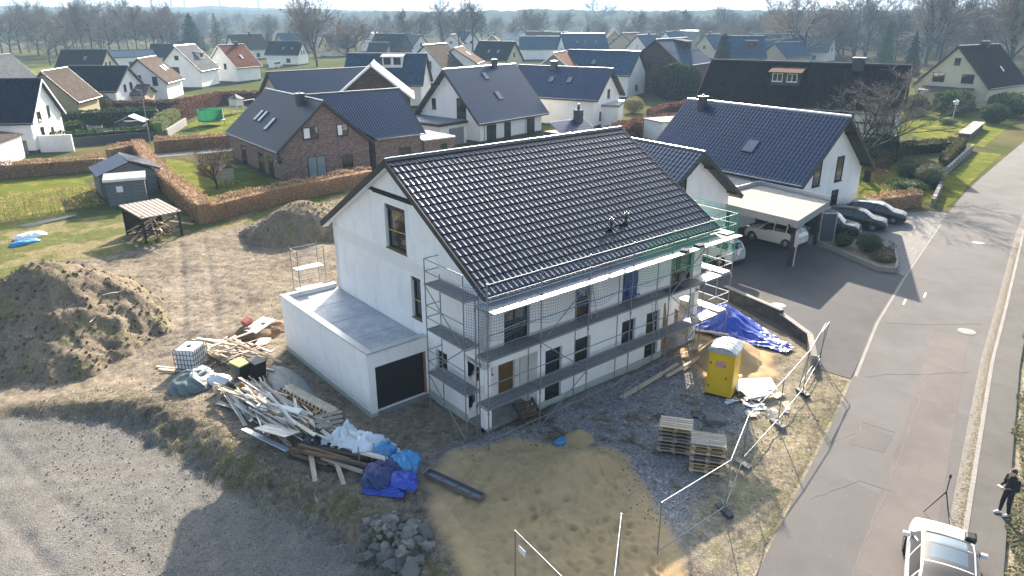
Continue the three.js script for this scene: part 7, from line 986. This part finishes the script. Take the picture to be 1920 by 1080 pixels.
function hedge(label, pts, w, h, cols, o = {}) {
  const t = thing('hedge', label, 'hedge', [0, 0, 0], 0), segs = [], core = gb(), st = gb(), rr = rng((o.seed ?? 1) * 31 + 7); let tot = 0;
  for (let i = 0; i + 1 < pts.length; i++) { const a = pts[i], b = pts[i + 1], L = Math.hypot(b[0] - a[0], b[1] - a[1]); segs.push([a, b, L, tot]); tot += L; if (!o.thin) core.box(L + w * 0.3, h - 0.4, w - 0.36, (a[0] + b[0]) / 2, (h - 0.4) / 2, (a[1] + b[1]) / 2, [0, -Math.atan2(b[1] - a[1], b[0] - a[0]), 0]); for (let k = 0; k < L / 0.28; k++) { const q = (k + rr()) * 0.28 / L, x = lerp(a[0], b[0], q), z = lerp(a[1], b[1], q); for (let m = 0; m < 2; m++) st.bar([x, -0.05, z], [x + (rr() - 0.5) * 0.4, h * (0.75 + rr() * 0.3), z + (rr() - 0.5) * w * 0.8], 0.014, 3, 0.006, false); } }
  const dens = o.dens ?? 150, n = Math.min(26000, Math.round(tot * (2 * h + w) * dens * 0.5));
  part(t, 'foliage', leavesG(n, o.seed ?? 3, r => { const s = r() * tot, g = segs.find(q => s <= q[3] + q[2]) ?? segs[segs.length - 1], q = clamp((s - g[3]) / g[2]), a = g[0], b = g[1], nx = -(b[1] - a[1]) / g[2], nzz = (b[0] - a[0]) / g[2]; const x = lerp(a[0], b[0], q), z = lerp(a[1], b[1], q), hh = h * (0.84 + 0.3 * fbm(x * 1.3, z * 1.3, 3)) + (r() > 0.93 ? r() * 0.18 : 0); let u, y; const k = r(); if (k < w / (2 * h + w)) { u = (r() - 0.5) * w; y = hh - r() * r() * 0.22; } else { y = 0.08 + r() * (hh - 0.1); u = (r() < 0.5 ? -1 : 1) * (w / 2 - r() * r() * (o.thin ? w * 0.5 : 0.24)); } u *= 0.9 + 0.25 * fbm(x * 2 + 9, z * 2 + y, 2); return [x + nx * u, y + (r() - 0.5) * 0.06, z + nzz * u]; }, o.size ?? 0.075, cols), M.leaf);
  if (!o.thin) part(t, 'inner_mass', core.geo(), mat(cols[2], 1)); part(t, 'stems', st.geo(), M.stem, { kind: 'stuff' });
  return t;
}
hedge('thin see-through beech hedge behind the rough grass', [[-18, -47.6], [-10.9, -48.7], [-3.4, -49.9]], 0.7, 2.0, beech, { thin: 1, dens: 70, seed: 1 });
hedge('long clipped beech hedge beyond the strip of lawn with the thin hedge', [[-18, -69.5], [-8.8, -68.4], [0.2, -66.2]], 1.0, 1.7, beech, { seed: 2, size: 0.1 });
hedge('broad clipped beech hedge running past the sheds towards the lane', [[1.6, -38.2], [2.2, -46], [3.0, -57], [5.2, -72.5]], 1.3, 2.0, beech, { seed: 3, dens: 130 });
hedge('beech hedge beside the solar shed at the corner of the broad hedge', [[1.8, -70.5], [5.0, -72.5]], 1.1, 1.9, beech, { seed: 4 });
hedge('brown beech hedge between the earth mound and the brick house garden', [[1.6, -38.4], [9, -40.8], [18.5, -42.3]], 1.2, 1.75, beech, { seed: 5 });
hedge('brown beech hedge beyond the lane', [[7.6, -74.6], [15.8, -73.2], [24, -71.6]], 0.9, 1.7, beech, { seed: 6, size: 0.1 });
hedge('curved clipped evergreen hedge above the dark wall', [[-20, -88], [-7.2, -85], [-1.4, -86.6], [5, -86], [10.3, -85.2]], 1.1, 1.75, ever, { seed: 7, size: 0.11 });
hedge('tall evergreen hedge behind the garden terrace', [[-2, -103], [6.9, -101], [14.3, -98.6]], 1.4, 2.6, ever, { seed: 8, size: 0.13 });
hedge('evergreen hedge next to the white garden wall', [[-1.5, -90], [3, -93]], 1.2, 2.2, ever, { seed: 9, size: 0.12 });
hedge('pale blossoming hedge beside the grey garden wall', [[10.8, -85.6], [13, -91], [16.4, -97]], 1.6, 2.4, pale, { seed: 10, size: 0.12 });
hedge('reddish hedge around the trampoline lawn', [[17, -99], [24, -110], [31, -120], [38, -116]], 1.4, 2.3, redb, { seed: 11, size: 0.13 });
hedge('brown hedge between the garages and the blossoming hedge', [[12, -121], [22, -115], [30, -122]], 1.4, 1.8, redb, { seed: 12, size: 0.14 });
hedge('reddish hedge behind the white house garden by the round thuja', [[72, -52], [80, -55.5], [92, -56.5], [102, -58]], 1.6, 2.0, redb, { seed: 13, size: 0.14 });
hedge('brownish bank of shrubs behind the ridge of the new house', [[52, -42], [60, -46], [71, -47], [76, -46]], 2.6, 2.0, redb, { seed: 14, size: 0.14 });
hedge('low beech hedge in front of the parked black cars', [[45.2, -6.4], [50.6, -4.6]], 1.0, 1.5, beech, { seed: 15, size: 0.09 });
hedge('clipped square hedge around the front garden by the street', [[63, -13.5], [74, -16], [84, -13.2], [69, -9.6]], 1.0, 1.5, mixed, { seed: 16, size: 0.1, dens: 170 });
{ const t = thing('garden_wall', 'dark slate-grey garden wall below the curved evergreen hedge', 'wall'); for (const [a, b] of [[[-20, -86.8], [-7, -83.9]], [[-7, -83.9], [-1.2, -85.4]], [[-1.2, -85.4], [10, -84]]]) part(t, 'wall_panel', boxG(Math.hypot(b[0] - a[0], b[1] - a[1]), 1.15, 0.25), M.slate, { pos: [(a[0] + b[0]) / 2, 0.5, (a[1] + b[1]) / 2], rot: [0, -Math.atan2(b[1] - a[1], b[0] - a[0]), 0] }); }
{ const t = thing('garden_wall', 'light grey sloping wall beside the blossoming hedge', 'wall', [14.6, 0, -90.5], R(62)); part(t, 'wall', boxG(12, 1.1, 0.3, 0, 0.5, 0), M.concrete); }
// shrubs
function shrub(name, label, x, z, rx, h, cols, n, seed, size = 0.07, group, y0 = 0) {
  const t = thing(name, label, 'shrub', [x, y0, z], 0, group);
  part(t, 'foliage', leavesG(n, seed, r => { const a = r() * 2 * PI, b = Math.acos(2 * r() - 1), q = 0.7 + 0.3 * Math.sqrt(r()), w = 1 + (fbm(Math.cos(a) * 1.5 + seed, Math.sin(a) * 1.5 + Math.cos(b), 3) - 0.5) * 0.5; return [Math.sin(b) * Math.cos(a) * rx * q * w, h / 2 + Math.cos(b) * h / 2 * q * w, Math.sin(b) * Math.sin(a) * rx * q * w]; }, size, cols), M.leaf);
  const g = gb(), r = rng(seed + 5); for (let i = 0; i < 12; i++) { const a = r() * 6.28; g.bar([0, -0.05, 0], [Math.cos(a) * rx * 0.6, h * (0.5 + r() * 0.4), Math.sin(a) * rx * 0.6], 0.02, 4, 0.006, false); } part(t, 'stems', g.geo(), M.stem, { kind: 'stuff' });
  const c = new THREE.IcosahedronGeometry(1, 2); c.scale(rx * 0.72, h * 0.36, rx * 0.72); if (n > 500) part(t, 'inner_mass', gb().add(c).geo(), mat(cols[2], 1), { pos: [0, h * 0.48, 0] }); return t;
}
shrub('box_ball', 'clipped round box ball nearer the carport in the planting bed', 33.9, -2.7, 0.62, 1.0, ever, 1500, 1, 0.05, undefined, 0.2); shrub('box_ball', 'larger clipped round box ball in the middle of the planting bed', 34.1, -1.0, 0.85, 1.25, ever, 2400, 2, 0.05, undefined, 0.2);
shrub('low_shrub', 'sparse reddish shrub in the planting bed by the parking bay', 34.9, -0.3, 0.8, 0.8, redb, 350, 3, 0.05, undefined, 0.2); shrub('low_shrub', 'low green ground cover at the point of the planting bed', 32.9, 0.5, 0.8, 0.35, mixed, 900, 4, 0.05, undefined, 0.2);
shrub('round_thuja', 'big round dark green thuja behind the half-timbered roof', 102, -70.5, 4.6, 6.8, ever.map(c => c.map(q => q * 0.55)), 11000, 5, 0.2); shrub('garden_shrub', 'rounded greenish bush in front of the ochre house', 10.5, -119, 2.2, 3.4, mixed, 2600, 6, 0.12); shrub('garden_shrub', 'pale yellow flowering shrub behind the white garage block', 80, -62.5, 1.8, 2.8, [[0.3, 0.27, 0.1], [0.24, 0.2, 0.08], [0.2, 0.18, 0.07]], 1800, 7, 0.1); shrub('garden_shrub', 'small green shrub at the end of the reddish hedge', 74, -49, 1.1, 1.6, ever, 1000, 8, 0.09);
shrub('garden_shrub', 'pale grey-green rounded bush on the wall by the street', 59.5, -7.2, 1.4, 2.2, [[0.14, 0.16, 0.09], [0.2, 0.2, 0.13], [0.09, 0.1, 0.05]], 2200, 9, 0.08); shrub('garden_shrub', 'dark green bush beside the pale one on the street wall', 61.2, -9.8, 1.2, 1.8, ever, 1600, 10, 0.08); shrub('garden_shrub', 'spreading green shrub inside the garden by the parked cars', 55.8, -7.6, 1.8, 1.1, ever, 1600, 11, 0.08); shrub('garden_shrub', 'tall dark shrub against the half-timbered wall', 69.5, -16.2, 1.7, 2.8, ever, 3000, 12, 0.11);
for (const [x, z, s, k, l] of [[61, -12.5, 1.2, 13, 'brown bare shrub at the edge of the small sunny lawn'], [65.5, -11.2, 1.4, 14, 'brown bare shrub in the middle of the square hedge garden'], [56.5, -10.5, 1.1, 15, 'brown bare shrub beside the garden path'], [63.4, -10.2, 0.9, 16, 'brown bare shrub behind the street wall corner']]) shrub('bare_shrub', l, x, z, s, s * 1.5, redb, 420, k, 0.06);
shrub('garden_shrub', 'dark rhododendron beside the cream gabled house', 118, -27, 3.2, 4.2, ever, 4500, 17, 0.16); shrub('garden_shrub', 'rounded yew in front of the cream house windows', 123, -20.5, 3.4, 3.8, ever, 4200, 18, 0.16); shrub('garden_shrub', 'clipped yew next to the low stone wall', 112, -19, 2.0, 3.0, ever, 2600, 19, 0.14); shrub('garden_shrub', 'small golden shrub on the lawn before the cream house', 106, -23, 1.4, 1.1, pale, 1000, 20, 0.1); shrub('garden_shrub', 'olive-green shrub in front of the dark canopy', 113.5, -31, 2.4, 3.4, mixed, 2600, 21, 0.14);
// ---------- trees ----------
// bare tree of height 10: limbs down to finger thickness, then twigs
function bareTreeG(seed, o) {
  const r = rng(seed), limb = gb(), twig = gb(), dir = V(0, 0, 0); let nt = 0;
  const grow = (p, d, len, rad, lev) => {
    const n = lev < 2 ? 4 : 2; let q = p.clone(), v = d.clone(), rr = rad; const kids = [];
    for (let i = 0; i < n; i++) { const e = q.clone().addScaledVector(v, len / n), r2 = rad * (1 - (i + 1) / n * (lev ? 0.55 : 0.4)); (lev < 3 ? limb : twig).bar(q.toArray(), e.toArray(), rr, lev === 0 ? 8 : lev < 2 ? 5 : 3, Math.max(r2, o.rmin * 0.6), false); kids.push([e.clone(), v.clone(), r2, (i + 1) / n]); q = e; rr = r2; v.add(V((r() - 0.5) * o.wob, (r() - 0.5) * o.wob + o.lift * (lev > 0 ? 0.12 : 0), (r() - 0.5) * o.wob)).normalize(); }
    if (lev >= o.levels) { nt++; return; }
    const m = o.kids[lev];
    for (let k = 0; k < m; k++) { const f = lev === 0 ? lerp(o.clear, 1, (k + r() * 0.6) / m) : lerp(0.25, 1, (k + r()) / m), at = kids[Math.min(n - 1, Math.floor(f * n))], a = r() * 2 * PI + k * 2.4, side = V(Math.cos(a), 0, Math.sin(a)); side.addScaledVector(at[1], -side.dot(at[1])).normalize(); const sp = o.spread[Math.min(lev, o.spread.length - 1)] * (0.7 + r() * 0.6); dir.copy(at[1]).multiplyScalar(Math.cos(sp)).addScaledVector(side, Math.sin(sp)).normalize(); const base = at[0].clone(); grow(base, dir.clone(), len * o.ratio[Math.min(lev, o.ratio.length - 1)] * (0.7 + r() * 0.6) * (lev === 0 ? 1.1 - 0.45 * f * o.taper : 1), Math.max(o.rmin, at[2] * (0.5 + r() * 0.2)), lev + 1); }
  };
  grow(V(0, -0.15, 0), V(0, 1, 0), o.trunk, o.rad, 0); return [limb.geo(), twig.geo()];
}
const kinds = {
  oak: [1, 2].map(s => bareTreeG(s * 13, { levels: 4, rmin: 0.028, kids: [9, 7, 6, 6], spread: [0.95, 0.75, 0.6, 0.6], ratio: [0.72, 0.55, 0.55, 0.6], trunk: 6.2, rad: 0.26, clear: 0.3, wob: 0.25, lift: 0.9, taper: 0.6 })),
  tall: [3, 4].map(s => bareTreeG(s * 17, { levels: 4, rmin: 0.026, kids: [14, 7, 6, 5], spread: [0.6, 0.55, 0.55, 0.6], ratio: [0.4, 0.55, 0.55, 0.6], trunk: 9, rad: 0.2, clear: 0.25, wob: 0.14, lift: 0.9, taper: 0.9 })),
  apple: [5].map(s => bareTreeG(s * 7 + 4, { levels: 4, rmin: 0.013, kids: [8, 7, 7, 7], spread: [1.05, 0.7, 0.6, 0.7], ratio: [1.25, 0.5, 0.5, 0.55], trunk: 3.6, rad: 0.3, clear: 0.45, wob: 0.4, lift: 0.55, taper: 0.2 })),
  beech: [6].map(s => bareTreeG(s * 23, { levels: 4, rmin: 0.028, kids: [9, 7, 6, 6], spread: [0.45, 0.5, 0.55, 0.6], ratio: [0.85, 0.5, 0.55, 0.6], trunk: 5.2, rad: 0.24, clear: 0.15, wob: 0.18, lift: 1.0, taper: 0.3 })),
};
M.barkG = mat([0.12, 0.105, 0.085], 0.95, { map: cl(T.bark, 1, 1) }); M.barkD = mat([0.05, 0.043, 0.036], 0.95, { map: cl(T.bark, 1, 1) }); M.twigA = mat([0.15, 0.125, 0.1], 0.95); M.twigB = mat([0.115, 0.105, 0.09], 0.95); M.twigR = mat([0.14, 0.085, 0.06], 0.95);
const rt = rng(33);
function bare(kind, label, x, z, h, group, o = {}) { const G = kinds[kind][Math.floor(rt() * kinds[kind].length)], t = thing('bare_tree', label, 'tree', [x, 0, z], rt() * 6.28, group), s = h / 10, w = (o.w ?? 1) * s; t.scale.set(w, s, w); part(t, 'trunk', G[0], o.bark ?? M.barkG); part(t, 'crown', G[1], o.twig ?? M.twigA); return t; }
bare('apple', 'large gnarled bare tree in front of the half-timbered house', 57, -12, 10.4, undefined, { bark: M.barkD, twig: M.twigB, w: 1.15 });
bare('apple', 'smaller bare fruit tree between the gnarled tree and the square hedge', 69, -14.5, 6.5, undefined, { bark: M.barkD, twig: M.twigB });
bare('beech', 'bare multi-stemmed bush on the lawn behind the beech hedge', 6.4, -49.6, 3.0, undefined, { twig: M.twigR, w: 1.5 });
bare('oak', 'dark bare tree standing by itself on the field edge near the grey-tiled house', 26.3, -269.8, 11.5, undefined, { twig: M.twigB });
for (const [x, z, h] of [[24.2, -374.7, 14.8], [22.6, -331.9, 14.5], [30.3, -369.6, 15.4], [33.3, -367.1, 14.4], [33.4, -343.8, 13.2], [39.4, -362.1, 13.9], [39.2, -339, 14.8], [45.5, -357, 14.8], [48.5, -354.5, 12.9], [47.8, -331.8, 15], [50.7, -329.4, 14.8], [57.6, -346.9, 12.9], [52.6, -306.9, 14.5], [63.7, -341.8, 15.2], [62.2, -319.9, 14.8], [60.8, -300.1, 13.1], [72.8, -334.3, 12.6], [66.2, -295.6, 13.5], [69, -293.3, 15], [76.5, -307.9, 13.8], [37.5, -300.6, 12.5], [12, -350, 14], [2, -340, 13.5]]) bare(rt() < 0.65 ? 'tall' : 'oak', 'tall bare tree in the row along the field behind the village', x, z, h * 1.05, 'field-edge trees', { w: 0.95 });
for (const [k, l, x, z, h, o = {}] of [['beech', 'tall loose-crowned bare birch beside the bushy bare tree', 90.9, -205.8, 16.5], ['oak', 'broad bushy bare tree with reddish twigs beside the birch', 96, -194, 12.6, { twig: M.twigR, w: 1.2 }], ['tall', 'slim bare tree behind the birch', 105, -244, 15], ['beech', 'dense dark bare tree towering over the small white gabled house', 180, -264, 17, { twig: M.twigB, w: 1.2 }], ['oak', 'lone bare tree rising above the wooded skyline', 503, -481, 26, { w: 1.1 }], ['oak', 'big bare tree right behind the half-timbered ridge', 215, -108, 17.5, { w: 1.1, bark: M.barkD }], ['beech', 'very tall many-stemmed bare tree beside the bright green conifer', 241, -80.6, 26, { w: 0.95 }], ['beech', 'tall bare tree overhanging the cream gabled house', 200, -45, 22]]) bare(k, l, x, z, h, undefined, o);
for (const [x, z, h] of [[159, -262, 13], [172, -270, 12], [177, -247, 14.5], [176, -236, 16], [258, -297, 13.5], [269, -298, 12.5], [289, -243, 13], [295, -238, 14], [290, -225, 16], [307, -228, 13], [377, -252, 15], [134, -316, 13], [202, -343, 12], [208, -370, 10], [150, -290, 12], [225, -300, 12], [240, -270, 11]]) bare(rt() < 0.5 ? 'oak' : 'tall', 'bare garden tree among the rear houses of the village', x, z, h, 'trees among the rear houses', { w: 1.15, twig: M.twigB });
for (const [x, z, h] of [[304, -175, 18.6], [288, -155, 19], [253, -121, 17], [276, -121, 21], [279, -118, 20], [253, -81, 22], [272, -73, 18], [283, -131, 16], [320, -128, 16], [335, -128, 17], [300, -100, 19], [330, -90, 20], [310, -70, 19], [345, -110, 18], [360, -140, 18], [290, -60, 20], [248, -59, 22]]) bare(rt() < 0.5 ? 'oak' : 'beech', 'tall bare tree in the grove beyond the street', x, z, h, 'grove beyond the street', { w: 1.05 });
// conifers of height 10
function coniferG(seed, o) {
  const r = rng(seed), tr = gb().bar([0, -0.2, 0], [0, 9.8, 0], 0.2, 7, 0.02), arms = []; const N = o.n;
  for (let k = 0; k < o.arms; k++) { const t = (k + r()) / o.arms, y = lerp(o.low, 9.7, t), L = o.r * Math.pow(1 - t, o.pw) * (0.75 + r() * 0.5) + 0.15, a = k * 2.4 + r() * 0.6; const e = [Math.cos(a) * L, y + L * o.rise, Math.sin(a) * L]; arms.push([[0, y, 0], e, L]); tr.bar([0, y, 0], e, 0.035, 3, 0.008, false); }
  const tot = arms.reduce((s, q) => s + q[2], 0), cum = []; let c = 0; for (const q of arms) { c += q[2]; cum.push(c); }
  const fol = leavesG(N, seed, rr => { const s = rr() * tot; let i = cum.findIndex(q => q >= s); if (i < 0) i = arms.length - 1; const [a, b, L] = arms[i], q = Math.pow(rr(), 0.65), w = o.fan * L * (0.25 + q * 0.6); return [lerp(a[0], b[0], q) + (rr() - 0.5) * w, lerp(a[1], b[1], q) + (rr() - 0.65) * w * 0.7, lerp(a[2], b[2], q) + (rr() - 0.5) * w]; }, o.size, o.cols, 0.1);
  return [tr.geo(), fol];
}
const cs = coniferG(4, { n: 9000, arms: 120, low: 0.6, r: 2.6, pw: 0.85, rise: -0.12, fan: 0.45, size: 0.16, cols: [[0.02, 0.045, 0.022], [0.03, 0.06, 0.03], [0.015, 0.032, 0.018]] }), cg = coniferG(9, { n: 10000, arms: 140, low: 0.3, r: 2.3, pw: 0.8, rise: 0.2, fan: 0.5, size: 0.15, cols: [[0.06, 0.1, 0.025], [0.09, 0.14, 0.03], [0.04, 0.075, 0.02]] }), ct = coniferG(15, { n: 9000, arms: 160, low: 0.1, r: 2.2, pw: 0.5, rise: 0.5, fan: 0.5, size: 0.16, cols: [[0.018, 0.035, 0.02], [0.03, 0.05, 0.028], [0.014, 0.028, 0.016]] }), cl_ = coniferG(21, { n: 2200, arms: 90, low: 1.2, r: 2.2, pw: 0.8, rise: -0.05, fan: 0.3, size: 0.12, cols: [[0.07, 0.065, 0.045], [0.05, 0.06, 0.035], [0.04, 0.04, 0.03]] });
for (const [G, l, x, z, h, w] of [[cs, 'dark spruce rising behind the silver-roofed house', 91.3, -331.5, 17, 1.3], [cl_, 'thin larch-like conifer beside the dark spruce', 99.9, -324.4, 17, 1], [cs, 'small dark conifer at the foot of the big spruce', 86, -338, 10, 1.3], [cg, 'bright green conifer above the half-timbered roof', 228, -88, 14.2, 0.9], [cs, 'dark narrow spruce beside the bright green conifer', 198.8, -67.6, 12, 0.72], [ct, 'dark columnar thuja by the flat-dormered house', 160, -101, 11, 0.85], [cs, 'low dark conifers beside the white minibus house', 123.6, -325.1, 8.5, 1.2], [ct, 'distant dark conifer on the village skyline', 300, -290, 9, 1]]) { const t = thing('conifer', l, 'tree', [x, 0, z], rt() * 6); t.scale.set(h / 10 * w, h / 10, h / 10 * w); part(t, 'trunk', G[0], M.barkD); part(t, 'crown', G[1], M.needle); }
// ---------- ground cover ----------
function cover(name, label, n, seed, pos, size, cols, up) { const m = new THREE.Mesh(leavesG(n, seed, pos, size, cols, up), M.leaf); m.name = name; m.userData = { kind: 'stuff', label, category: 'ground cover' }; scene.add(m); return m; }
const kx = (x) => yAtX(kerbL, x);
cover('ground_cover', 'bushy evergreen ground cover along the far side of the pavement', 42000, 61, r => { const x = lerp(3, 34, Math.pow(r(), 1.25)), d = r(), e = 1.25 + d * 3.8 + (fbm(x * 0.8, 3, 3) - 0.5) * 0.9; return [x + e * 0.26, 0.1 + Math.min(1, d * 4) * 0.5 * (0.4 + fbm(x * 1.2, d * 5, 3)) * Math.sqrt(r()) + 0.02, kx(x) + e]; }, 0.05, [[0.06, 0.085, 0.03], [0.1, 0.12, 0.05], [0.14, 0.14, 0.075], [0.045, 0.06, 0.025], [0.16, 0.13, 0.08]], 0.9);
cover('rough_grass', 'tufts of rough grass on the back of the plot', 16000, 62, r => { const x = lerp(-16, 12, r()), z = yAtX(grassLine, x) + 0.6 - r() * 13; return [x, 0.02 + r() * 0.07, z]; }, 0.035, [[0.17, 0.18, 0.055], [0.25, 0.21, 0.1], [0.13, 0.15, 0.04]], 0.6);
cover('verge_grass', 'short dry grass on the verge beside the fence', 9000, 63, r => { const x = lerp(2, 15, r()), z = yAtX(roadL, x) - 0.15 - r() * r() * 2.6; return [x, groundY(x, z) + 0.02 + r() * 0.04, z]; }, 0.018, [[0.26, 0.22, 0.13], [0.2, 0.19, 0.1], [0.3, 0.26, 0.17]], 0.6);
cover('bank_weeds', 'weeds and dry grass clinging to the bank and the earth mound', 6000, 64, r => { const z = lerp(-14, 5, r()), x = bankX(z) + (r() - 0.35) * 2.0; return [x, groundY(x, z) + 0.02 + r() * 0.06, z]; }, 0.028, [[0.14, 0.14, 0.06], [0.22, 0.18, 0.1], [0.11, 0.11, 0.045]], 0.5);
cover('kerb_litter', 'dry leaves and grit collected in the road gutter', 3500, 65, r => { const x = lerp(4, 45, r()); return [x, 0.035 + r() * 0.01, kx(x) - 0.05 - r() * r() * 0.4]; }, 0.03, [[0.3, 0.24, 0.14], [0.2, 0.15, 0.08], [0.24, 0.22, 0.15]], 2);
// ---------- hills and woods on the horizon ----------
const VA = Math.atan2(-0.7689, 0.6394);          // bearing of the view in the site plan
function ridgeG(r0, r1, top, amp, N = 700) {
  const p = [], u = [], ix = [], K = 7;
  for (let i = 0; i <= N; i++) { const a = (i / N - 0.5) * 1.7, px = 960 + 1436 * Math.tan(clamp(a, -1.2, 1.2)); for (let k = 0; k <= K; k++) { const q = k / K, rr = lerp(r0, r1, q), h = top(px) * sstep(0, 1, q) * (0.9 + 0.2 * fbm(a * 30 + k, k * 3, 2)) + (k > 1 ? (fbm(a * 220, k * 7.7, 3) - 0.5) * amp : 0); p.push(-14.8 + Math.cos(VA + a) * rr, k ? h : -3, 19.4 + Math.sin(VA + a) * rr); u.push(a * r0, rr - r0); const c = i * (K + 1) + k; if (i < N && k < K) ix.push(c, c + 1, c + K + 1, c + 1, c + K + 2, c + K + 1); } }
  const g = new THREE.BufferGeometry(); g.setAttribute('position', new THREE.Float32BufferAttribute(p, 3)); g.setAttribute('uv', new THREE.Float32BufferAttribute(u, 2)); g.setIndex(ix); g.computeVertexNormals(); return g;
}
T.wood2 = tex(512, 512, (u, v) => { const a = nz(u, v, 16, 4), b = vn(u * 128, v * 128), k = 0.5 + 0.8 * a + (b - 0.5) * 0.5; return [lin2s(0.055 * k), lin2s(0.06 * k), lin2s(0.04 * k)]; });
M.forest = mat([1, 1, 1], 1, { specularIntensity: 0, map: cl(T.wood2, 160, 160), side: THREE.DoubleSide });
M.hill = mat([1, 1, 1], 1, { specularIntensity: 0, map: cl(T.wood2, 500, 500), side: THREE.DoubleSide });
M.scrub = mat([2.0, 1.75, 1.6], 1, { specularIntensity: 0, map: cl(T.wood2, 40, 40), side: THREE.DoubleSide });
struct('wooded_ridge', ridgeG(430, 470, px => 1.2 + 3.2 * fbm(px * 0.012, 5, 3) + (px > 1300 ? 2 : 0), 2.5), M.scrub);
struct('wooded_ridge', ridgeG(480, 1150, px => 15 + 5 * fbm(px * 0.005, 1, 3) + 5 * sstep(350, 800, px), 5), M.forest);
struct('hills', ridgeG(1200, 1450, px => 14 + 12 * fbm(px * 0.0026 + 3, 2, 3) + 5 * sstep(900, 500, px), 5), M.forest);
struct('hills', ridgeG(1550, 2000, px => 24 + 5 * fbm(px * 0.004, 8, 3) + 9 * sstep(760, 420, px), 4), M.hill);
// dark floor of the woods and scrub behind the village
{
  const arc = (r0, r1, p0, p1) => { const q = [], ang = px => VA + Math.atan((px - 960) / 1436); for (let k = 0; k <= 24; k++) { const a = ang(lerp(p0, p1, k / 24)); q.push([-14.8 + Math.cos(a) * r1, 19.4 + Math.sin(a) * r1]); } for (let k = 24; k >= 0; k--) { const a = ang(lerp(p0, p1, k / 24)), rr = r0 * (0.95 + 0.12 * fbm(k * 0.7, p0, 2)); q.push([-14.8 + Math.cos(a) * rr, 19.4 + Math.sin(a) * rr]); } return q; };
  M.woodFloor = mat([1.25, 1.05, 0.9], 1, { specularIntensity: 0, map: cl(T.wood2, 30, 30) });
  struct('woodland_floor', sheetG(arc(262, 500, 1180, 2600), 0.03, 0.02), M.woodFloor); struct('woodland_floor', sheetG(arc(330, 500, 420, 1181), 0.03, 0.02), M.woodFloor);
}
// woods in front of the ridge: one mass of far leafless trees
{
  const r = rng(51), src = [...kinds.oak, ...kinds.tall, ...kinds.beech], root = new THREE.Group(); root.name = 'far_woods'; root.userData = { kind: 'stuff', label: 'far leafless woods in front of the hills', category: 'woods' }; scene.add(root);
  const by = src.map(() => []);
  for (let i = 0; i < 1120; i++) { const near = i < 240, a = i < 120 ? 0.24 + r() * 0.55 : (r() - 0.42) * 1.35, rr = i < 120 ? 300 + r() * 130 : near ? 400 + r() * 120 : 480 + r() * 300, h = 7 + r() * 6; const px = 960 + 1436 * Math.tan(a); if (!near && px > 380 && px < 1380 && r() > 0.12) continue; by[Math.floor(r() * src.length)].push(new THREE.Matrix4().compose(V(-14.8 + Math.cos(VA + a) * rr, Math.max(0, (rr - 480) / 670) ** 1.6 * 12 - 0.5, 19.4 + Math.sin(VA + a) * rr), new THREE.Quaternion().setFromEuler(new THREE.Euler(0, r() * 6, 0)), V(h * 0.12, h * 0.1, h * 0.12))); }
  src.forEach((G, k) => G.forEach((g, q) => { const im = new THREE.InstancedMesh(g, q ? M.twigB : M.barkG, by[k].length); by[k].forEach((m, i) => im.setMatrixAt(i, m)); im.name = q ? 'crowns' : 'trunks'; im.userData.kind = 'stuff'; root.add(im); }));
}
// wind turbines on the far hill
for (const [px, rr] of [[288, 1900], [324, 1950], [349, 2050], [415, 2100], [487, 2080]]) {
  const a = VA + Math.atan((px - 960) / 1436), t = thing('wind_turbine', 'white wind turbine on the far hazy hill', 'wind turbine', [-14.8 + Math.cos(a) * rr, 20, 19.4 + Math.sin(a) * rr], -a, 'wind turbines on the hill');
  part(t, 'tower', gb().bar([0, 0, 0], [0, 130, 0], 3.2, 12, 1.8).geo(), M.bargeW); part(t, 'nacelle', boxG(10, 4, 4, 1, 132, 0), M.bargeW); for (let k = 0; k < 3; k++) { const b = k * 2.094 + px; part(t, 'blade', gb().bar([-5, 132, 0], [-5, 132 + Math.sin(b) * 55, Math.cos(b) * 55], 1.4, 6, 0.3).geo(), M.bargeW); }
}
scene.traverse(o => { if (o.isMesh) { o.castShadow = true; o.receiveShadow = true; } });
renderer.render(scene, camera);
